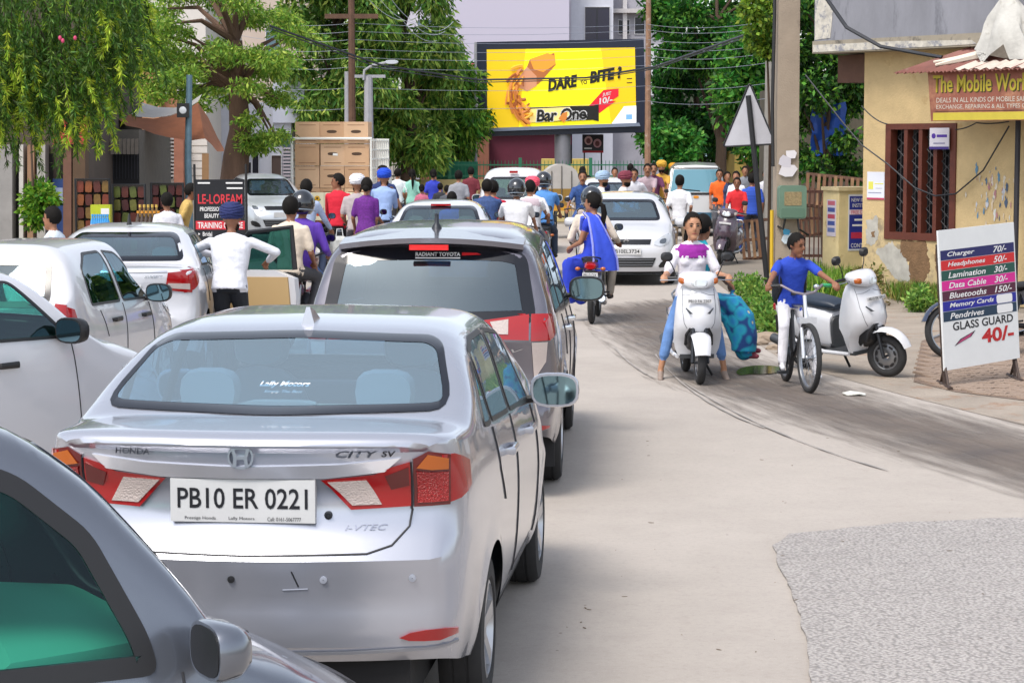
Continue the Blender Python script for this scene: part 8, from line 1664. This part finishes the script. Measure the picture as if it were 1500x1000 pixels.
# ------------------------------------------------------------------ trees, plants, wires
def leaf_mesh(name, C, D, Lf, Wf, mats_, mi=None, fold=.25):
    """diamond leaves: C base points, D unit directions"""
    n = len(C); up = np.random.RandomState(5).normal(size=(n, 3)); sd = np.cross(D, up); sd /= np.linalg.norm(sd, axis=1, keepdims=True) + 1e-9; nr = np.cross(sd, D)
    L = Lf[:, None] if hasattr(Lf, '__len__') else Lf; w = Wf[:, None] if hasattr(Wf, '__len__') else Wf
    v = np.empty((n, 4, 3)); v[:, 0] = C; v[:, 1] = C + D * L * .45 + sd * w + nr * w * fold; v[:, 2] = C + D * L; v[:, 3] = C + D * L * .45 - sd * w + nr * w * fold
    me = bpy.data.meshes.new(name); me.vertices.add(n * 4); me.vertices.foreach_set('co', v.ravel()); me.loops.add(n * 6); me.polygons.add(n * 2)
    b = np.arange(n)[:, None] * 4; me.loops.foreach_set('vertex_index', (b + np.array([0, 1, 2, 0, 2, 3])).ravel().astype(np.int32)); me.polygons.foreach_set('loop_start', (np.arange(n * 2) * 3).astype(np.int32)); me.polygons.foreach_set('loop_total', np.full(n * 2, 3, np.int32))
    for m in mats_: me.materials.append(m)
    if mi is not None: me.polygons.foreach_set('material_index', np.repeat(mi, 2).astype(np.int32))
    me.update(calc_edges=True); me.validate(); return me
def leafm(c, tr=.45, isl=.42): return mat(c, .5, island=isl, trans=tr, spec=.3)
def norm(a): return a / (np.linalg.norm(a, axis=1, keepdims=True) + 1e-9)
def crown_tree(name, label, base, trunk, clusters, nleaf, size, cols, seed, droop=.5, trunk_r=.2, flat=.55, spray=1.0, bark='#4a3a2e', limbs=True, cat='tree', group=None, wr=.2):
    """clusters: (x, y, z, r) world; trunk: polyline world points"""
    rs = np.random.RandomState(seed); b = Vector(base); r = thing(name, label, cat, b, 0, group); tp = [Vector(p) - b for p in trunk]; n = len(tp)
    mb = MB(); rr = [trunk_r * (1.15 - .7 * i / max(1, n - 1)) for i in range(n)]; mb.tube(tp, rr, 12)
    if limbs:
        for i, (x, y, z, q) in enumerate(clusters):
            if i % 2 == 0:
                s_ = tp[-1] if z > trunk[-1][2] + .3 else tp[max(0, n - 2)]; e = Vector((x, y, z)) - b; m_ = s_.lerp(e, .5) + Vector((0, 0, .15 * (e - s_).length)); mb.tube([s_, m_, e], [trunk_r * .28, trunk_r * .15, .015], 6)
    mb.build('trunk', mat(bark, .9, var=.3, scale=6, bump=.9, bscale=18, stretch=(1, 1, .25)), r)
    Cs, Ds = [], []; vol = np.array([q[3] ** 2 for q in clusters]); per = (nleaf * vol / vol.sum()).astype(int)
    for (x, y, z, q), k in zip(clusters, per):
        d = norm(rs.normal(size=(k, 3))); rad = q * rs.uniform(.15, 1.0, k) ** .45; p = d * rad[:, None]; p[:, 2] *= flat; p += norm(rs.normal(size=(k, 3))) * .08 * q
        # leaves gather in sprays
        ns = max(3, k // 14); sp_ = rs.randint(0, ns, k); anchor = p[:ns]; p = p * (1 - .55 * spray) + anchor[sp_] * (.55 * spray)
        dd = norm(d * .7 + rs.normal(size=(k, 3)) * .55 + np.array([0, 0, -droop])); Cs.append(p + np.array([x, y, z]) - np.array(b)); Ds.append(dd)
    C, D = np.concatenate(Cs), np.concatenate(Ds); N = len(C); mi = rs.choice(len(cols), N)
    me = leaf_mesh('crown', C, D, rs.uniform(.7, 1.3, N) * size, rs.uniform(.7, 1.3, N) * size * wr, [leafm(c) for c in cols], mi)
    obj_from_mesh('crown', me, r); return r
def ellipse_clusters(x0, y0, x1, y1, Y, dY, n, r, seed, shape=None):
    q = random.Random(seed); out = []
    while len(out) < n:
        px, py = q.uniform(x0, x1), q.uniform(y0, y1); u, v = (px - (x0 + x1) / 2) / ((x1 - x0) / 2), (py - (y0 + y1) / 2) / ((y1 - y0) / 2)
        if u * u + v * v > 1 and not shape: continue
        if shape and not shape(px, py): continue
        p = P(px, py, Y + q.uniform(-dY, dY)); out.append((p.x, p.y, p.z, r * q.uniform(.7, 1.25)))
    return out
def build_trees():
    # tall feathery tree with thick leaning trunk on the left
    Y = 52; tr = [P(338, 372, Y), P(340, 300, Y), P(346, 230, Y), P(352, 190, Y), P(348, 130, Y), P(345, 60, Y)]; tr[0].z = 0
    cl = ellipse_clusters(218, -70, 440, 180, Y, 1.8, 42, .66, 11) + ellipse_clusters(360, 130, 440, 235, Y, .8, 8, .6, 12) + ellipse_clusters(210, 30, 290, 160, Y - .5, .8, 6, .6, 13)
    crown_tree('feathery_tree', 'feathery bright green tree with thick leaning trunk beside the salon signboard', tr[0], tr, cl, 27000, .135, ['#8aac44', '#719838', '#a6c052', '#5c822c'], 21, .35, .36, .42, 1.0, '#5a4436', wr=.17)
    # dense drooping trees in the middle
    for i, (x0, y0, x1, y1, Y, n, nl, lab, cols) in enumerate(((425, -90, 565, 235, 64, 46, 27000, 'dense drooping dark green tree behind the truck and wooden pole', ['#5c8638', '#41692c', '#7ea248', '#a2bc58']), (530, -90, 660, 240, 66, 44, 26000, 'dense drooping mid green tree between the street lamp and the hoarding', ['#648c3c', '#4a7430', '#86aa4c', '#a8c25c']), (605, 95, 712, 238, 69, 26, 14000, 'lower leafy tree left of the billboard frame', ['#689a3c', '#487a2a', '#8cb848', '#386426']))):
        xm = (x0 + x1) / 2; tr = [P(xm, 330, Y), P(xm + 5, 200, Y), P(xm - 4, max(40, y0 + 60), Y)]; tr[0].z = 0
        crown_tree('drooping_tree', lab, tr[0], tr, ellipse_clusters(x0, y0, x1, y1, Y, 1.6, n, .85, 31 + i), nl, .26, cols, 41 + i, .9, .25, .8, .9, group='trees along the railing', wr=.14)
    # right-hand trees
    for i, (x0, y0, x1, y1, Y, n, nl, lab, cols) in enumerate(((962, -90, 1145, 120, 74, 40, 23000, 'tall leafy tree above the taxi van', ['#3f7a2c', '#2c5f20', '#5f9638', '#1f4a1a']), (955, 90, 1090, 235, 78, 26, 14000, 'round dark green tree behind the taxi van', ['#2f6a24', '#1f501c', '#4a8434', '#17401a']), (1060, 60, 1140, 235, 66, 18, 10000, 'young green tree behind the warning sign', ['#4a8a34', '#356f24', '#6aa63c', '#20501a']), (945, 190, 1010, 250, 72, 9, 5000, 'low bush by the railing next to the wooden pole', ['#3f8434', '#2c6424', '#5a9a3c']))):
        xm = (x0 + x1) / 2; tr = [P(xm, 330, Y), P(xm + 3, 220, Y), P(xm - 3, max(30, y0 + 50), Y)]; tr[0].z = 0
        crown_tree('broadleaf_tree' if i < 3 else 'bush', lab, tr[0], tr, ellipse_clusters(x0, y0, x1, y1, Y, 2.0, n, .9 if i < 3 else .6, 51 + i), nl, .22, cols, 61 + i, .3, .22, .8, .9, group='trees on the far right side', cat='tree' if i < 3 else 'bush', wr=.26)
    tr = [P(1215, 400, 46), P(1210, 260, 46), P(1215, 100, 46)]; tr[0].z = 0
    crown_tree('shade_tree', 'shady tree with pink flowers squeezed between the concrete pole and the shop', tr[0], tr, ellipse_clusters(1162, -60, 1275, 250, 46.5, 1.2, 40, .55, 71, lambda x, y: not (1196 < x < 1228 and 170 < y < 215)), 20000, .13, ['#3f7026', '#2a521a', '#5f9030', '#1a3a14'], 72, .4, .16, .8, .9, wr=.3)
    crown_tree('climbing_shrub', 'climber with pink blossoms hanging on the cables by the concrete pole', P(1128, 400, 37.5) * 1.0, [P(1126, 400, 37.5), P(1128, 200, 37.5), P(1122, 20, 37.5)], ellipse_clusters(1100, -30, 1136, 110, 37.5, .3, 12, .3, 75), 3200, .10, ['#6a8a2c', '#4a7024', '#8aa83c', '#5a7c28', '#7a942c'], 76, .4, .03, .9, .8, limbs=False, cat='shrub', wr=.3)
    # weeping bottlebrush at the left: hanging strands
    rs = random.Random(81); Y0 = 29.0; root = thing('weeping_tree', 'weeping bottlebrush tree with lime shoots hanging over the left shops', 'tree', (-7.6, Y0 + 1, 0)); b = Vector((-7.6, Y0 + 1, 0))
    tw = MB(); tw.tube([(0, 0, 0), (.1, 0, 1.6), (.0, 0, 3.2), (.3, 0, 4.6)], [.2, .17, .13, .06], 10); Cs, Ds, Ls, Ms = [], [], [], []
    tips = []
    for k in range(430):
        px = rs.uniform(-60, 200); top = rs.uniform(-40, 150) if px < 150 else rs.uniform(-40, 80); Yk = Y0 + rs.uniform(-1.0, 1.2); ln = rs.uniform(40, 130) * (1 if px < 140 else .85)
        lim = 270 if px < 100 else 250 - (px - 100) * .55
        if top + ln > lim + rs.uniform(-25, 15): continue
        p = P(px, top, Yk); sway = rs.uniform(-.5, .6); out = rs.uniform(.2, .6); L_ = ln / 3200 * Yk; pts = []
        for j in range(9): t = j / 8; pts.append(p + Vector((sway * .5 * t + out * .3 * math.sin(t * 1.6), 0, -L_ * (t * .55 + t * t * .45))))
        if k % 3 == 0: tw.tube([q - b for q in pts[::2]], .006, 4)
        young = rs.random() < .5
        for j in range(130):
            t = rs.random() ** .8; i = min(7, int(t * 8)); f = t * 8 - i; q = pts[i].lerp(pts[i + 1], f); d = (pts[i + 1] - pts[i]).normalized(); s_ = Vector((rs.gauss(0, 1), rs.gauss(0, 1), rs.gauss(0, 1))) * .42
            Cs.append(q - b); Ds.append((d * .75 + s_).normalized()); Ls.append(rs.uniform(.07, .12)); Ms.append((2 if rs.random() < .6 else 3) if (young and t > .62) else rs.choice((0, 0, 1)))
    # denser inner mass
    for k in range(5500):
        px, py = rs.uniform(-50, 150), rs.uniform(-40, 160) * (1 if rs.random() < .8 else 1.1); q = P(px, py, Y0 + rs.uniform(-.5, 1.6)); Cs.append(q - b); Ds.append(Vector((rs.gauss(0, .5), rs.gauss(0, .5), -1)).normalized()); Ls.append(rs.uniform(.07, .13)); Ms.append(rs.choice((0, 0, 1)))
    tw.build('trunk', mat('#3a3026', .9, var=.3), root)
    me = leaf_mesh('crown', np.array([tuple(c) for c in Cs]), np.array([tuple(c) for c in Ds]), np.array(Ls), np.array(Ls) * .09, [leafm('#3c5c20', .35), leafm('#557a26', .35), leafm('#94b030', .4), leafm('#b0c640', .4)], np.array(Ms)); obj_from_mesh('crown', me, root)
    fl = MB()
    for px, py in ((88, 56), (110, 56), (92, 60)): fl.ell(tuple(P(px, py, Y0 - 1.2) - b), (.022, .022, .03))
    fl.build('blossom', mat('#c04068', .7), root)
    # small tree in the shop row
    crown_tree('sapling', 'thin sapling growing in front of the old shop pillars', (GX(50, 38), 38, 0), [(GX(52, 38), 38, 0), (GX(50, 38), 38, 1.6), (GX(48, 38), 38, 2.6)], ellipse_clusters(32, 270, 72, 320, 38, .3, 7, .28, 91), 1500, .12, ['#5a8a24', '#3f6a1a', '#7aa030'], 92, .4, .03, .8, .8, limbs=False, wr=.25)
    # weeds and grass on the verge
    def tuft(name, label, pts, n, hgt, cols, seed, kind=None, cat=None, w=.012, spread=.25):
        rs_ = np.random.RandomState(seed); C = []
        for k in range(n): px, py = pts[rs_.randint(len(pts))]; p = G(px + rs_.normal() * 6, py + rs_.normal() * 2); C.append((p.x + rs_.normal() * spread * .3, p.y + rs_.normal() * spread, 0))
        C = np.array(C); D = norm(np.stack([rs_.normal(size=n) * .35, rs_.normal(size=n) * .35, np.ones(n)], 1)); me = leaf_mesh(name, C, D, rs_.uniform(.5, 1.2, n) * hgt, np.full(n, w), [leafm(c, .3) for c in cols], rs_.choice(len(cols), n)); obj_from_mesh(name, me, None, kind=kind, label=label, cat=cat)
    tuft('grass', 'tall green grass growing against the cream wall', [(x, y) for x in range(1186, 1268, 6) for y in (418, 428, 436)], 3800, .42, ['#5a8a2c', '#78a038', '#42701e', '#98a850'], 101, 'stuff', 'grass')
    tuft('grass', 'dry weeds and grass along the yellow shop wall', [(x, 440 + (x - 1330) * .12) for x in range(1318, 1400, 5)], 2200, .30, ['#6a8a34', '#8a8448', '#4c6a24'], 102, 'stuff', 'grass')
    for i, (px, py, s_, lab) in enumerate(((1112, 470, .38, 'leafy weed growing by the concrete pole foot'), (1130, 492, .34, 'bushy weed beside the rubble stones'), (1098, 440, .35, 'pale weed beside the road edge below the warning sign'), (1270, 446, .45, 'brown-green shrub behind the parked scooter seat'), (1342, 455, .30, 'short weed beside the parked scooter front wheel'))):
        p = G(px, py); q = random.Random(i); cl = [(p.x + q.uniform(-.25, .25) * s_ * 1.6, p.y + q.uniform(-.4, .4), q.uniform(.15, 1.0) * s_, .22 * s_ / .45) for _ in range(14)]
        crown_tree('weed_plant', lab, p, [p, p + Vector((0, 0, s_ * .7))], cl, 1100, .08, ['#6a9440', '#8cac50', '#547a30'] if i != 3 else ['#7a7a3c', '#5a6a2c', '#8a7a50'], 111 + i, .1, .012, .8, .7, limbs=False, cat='weed', wr=.24)
def wire(label, pts, r=.012, m=None, sag=0.0, group='overhead wires'):
    pts = [Vector(p) for p in pts]; out = []
    for i in range(len(pts) - 1):
        for k in range(8):
            t = k / 8; p = pts[i].lerp(pts[i + 1], t); p.z -= sag * 4 * t * (1 - t); out.append(p)
    out.append(pts[-1]); MB().tube(out, r, 5).build('overhead_wire', m or mat('#2a2c34', .6), label=label, cat='wire', group=group)
def build_poles_wires():
    def pole(label, px, Y, y_top, r, m, parts=True, name='utility_pole', base=420): 
        x = GX(px, Y); o = thing(name, label, 'pole', (x, Y, 0)); zt = ZY(y_top, Y); MB().tube([(0, 0, 0), (0, 0, zt * .5), (0, 0, zt)], [r * 1.15, r, r * .85], 8).build('shaft', m, o); return o, zt
    WP = mat('#5a4234', .9, var=.3, scale=5); CP = mat('#9a9aa0', .8, var=.15)
    o, zt = pole('dark wooden utility pole rising behind the box truck', 517, 58, -40, .095, WP)
    MB().box((-.7, -.06, zt - 1.2), (.7, .06, zt - 1.08)).build('cross_arm', WP, o)
    pole('pale steel pole standing right beside the wooden pole', 511, 58.6, 105, .10, CP)
    o, zt = pole('grey street lamp pole with curved arm behind the truck', 541, 58, 112, .13, CP, name='street_lamp')
    MB().tube([(-.12, -.1, zt - .1), (-.1, -.1, zt + .15), (.1, -.1, zt + .28), (.5, -.1, zt + .36)], .035, 6).build('lamp_arm', CP, o); MB().blob([(0, 0, 0, .16, .05), (.1, 0, 0, .18, .06), (.2, 0, 0, .1, .03)], 10).build('lamp_head', mat('#b8bcc4', .4), o, loc=(.62, -.15, zt + .37)); MB().box((-.45, -.05, zt - .04), (.45, .05, zt + .04)).build('cross_arm', CP, o)
    o, zt = pole('slim brown and white pole beside the billboard right edge', 948, 64, -40, .085, mat('#8a6a54', .85, var=.3, scale=4, dirt=('#b8b0a8', .55, 1.5)))
    pole('grey concrete pole behind the triangular warning sign', 1126, 48, -40, .12, mat('#8a8680', .85, var=.2))
    pole('thin steel post at the far left of the billboard', 697, 69, 62, .05, CP)
    BK = mat('#20242c', .6)
    wire('thick black cable bundle sagging across in front of the billboard', [P(395, 38, 50), P(560, 96, 54), P(700, 117, 57), P(860, 114, 57), P(960, 98, 52), P(1090, 52, 40)], .026, BK)
    wire('second black cable sagging below the thick cable bundle', [P(395, 42, 50), P(560, 101, 54), P(700, 121, 57), P(860, 117, 57), P(960, 101, 52), P(1090, 56, 40)], .014, BK)
    G_ = mat('#8a90a0', .5)
    for k, (ya, yb) in enumerate(((28, 36), (40, 44), (52, 58), (66, 70), (78, 82), (92, 96), (122, 126), (152, 148))):
        wire('thin grey overhead wire across the street, %s from the top of the wooden pole' % ('first', 'second', 'third', 'fourth', 'fifth', 'sixth', 'seventh', 'eighth')[k], [P(350, ya, 58), P(517, ya + 6, 58), P(948, yb, 64), P(1126, yb - 4, 48)], .0055, G_, .12)
    for k in range(3): wire('pale service wire dropping from the wooden pole, %s of three' % ('shortest', 'middle one', 'longest')[k], [P(525 + k * 18, -20, 58), P(590 + k * 15, 30 + k * 4, 60), P(640 + k * 12, 60 - k * 14, 62)], .007, mat('#b0b8c4', .5), .2)
    wire('black cable hanging from the grey parapet to the tin awning', [P(1205, -10, 33.4), P(1240, 40, 33.2), P(1290, 68, 32.9), P(1345, 78, 32.5), P(1380, 84, 32.2)], .03, BK, 0)
    wire('thin loose wire looping across the yellow wall below the window', [P(1180, 110, 35), P(1235, 180, 34.2), P(1262, 212, 33.9), P(1300, 240, 33.6), P(1340, 275, 33.2), P(1370, 287, 32.9), P(1400, 284, 32.6), P(1440, 250, 32.2), P(1478, 185, 31.7)], .012, BK, 0)
    wire('thin loose wire running from the pole to the window top', [P(1262, 155, 34.0), P(1300, 182, 33.7)], .010, BK, .05)
    wire('thin wire from the tin awning post to the hanging card', [P(1400, 190, 32.4), P(1430, 180, 32.0), P(1478, 178, 31.6)], .010, BK, .02)
build_ground()
build_back()
build_left()
build_right()
build_billboard()
build_trees()
build_poles_wires()
build_cars()
build_riders()
build_price_board()
bpy.data.scenes.remove(TMP)
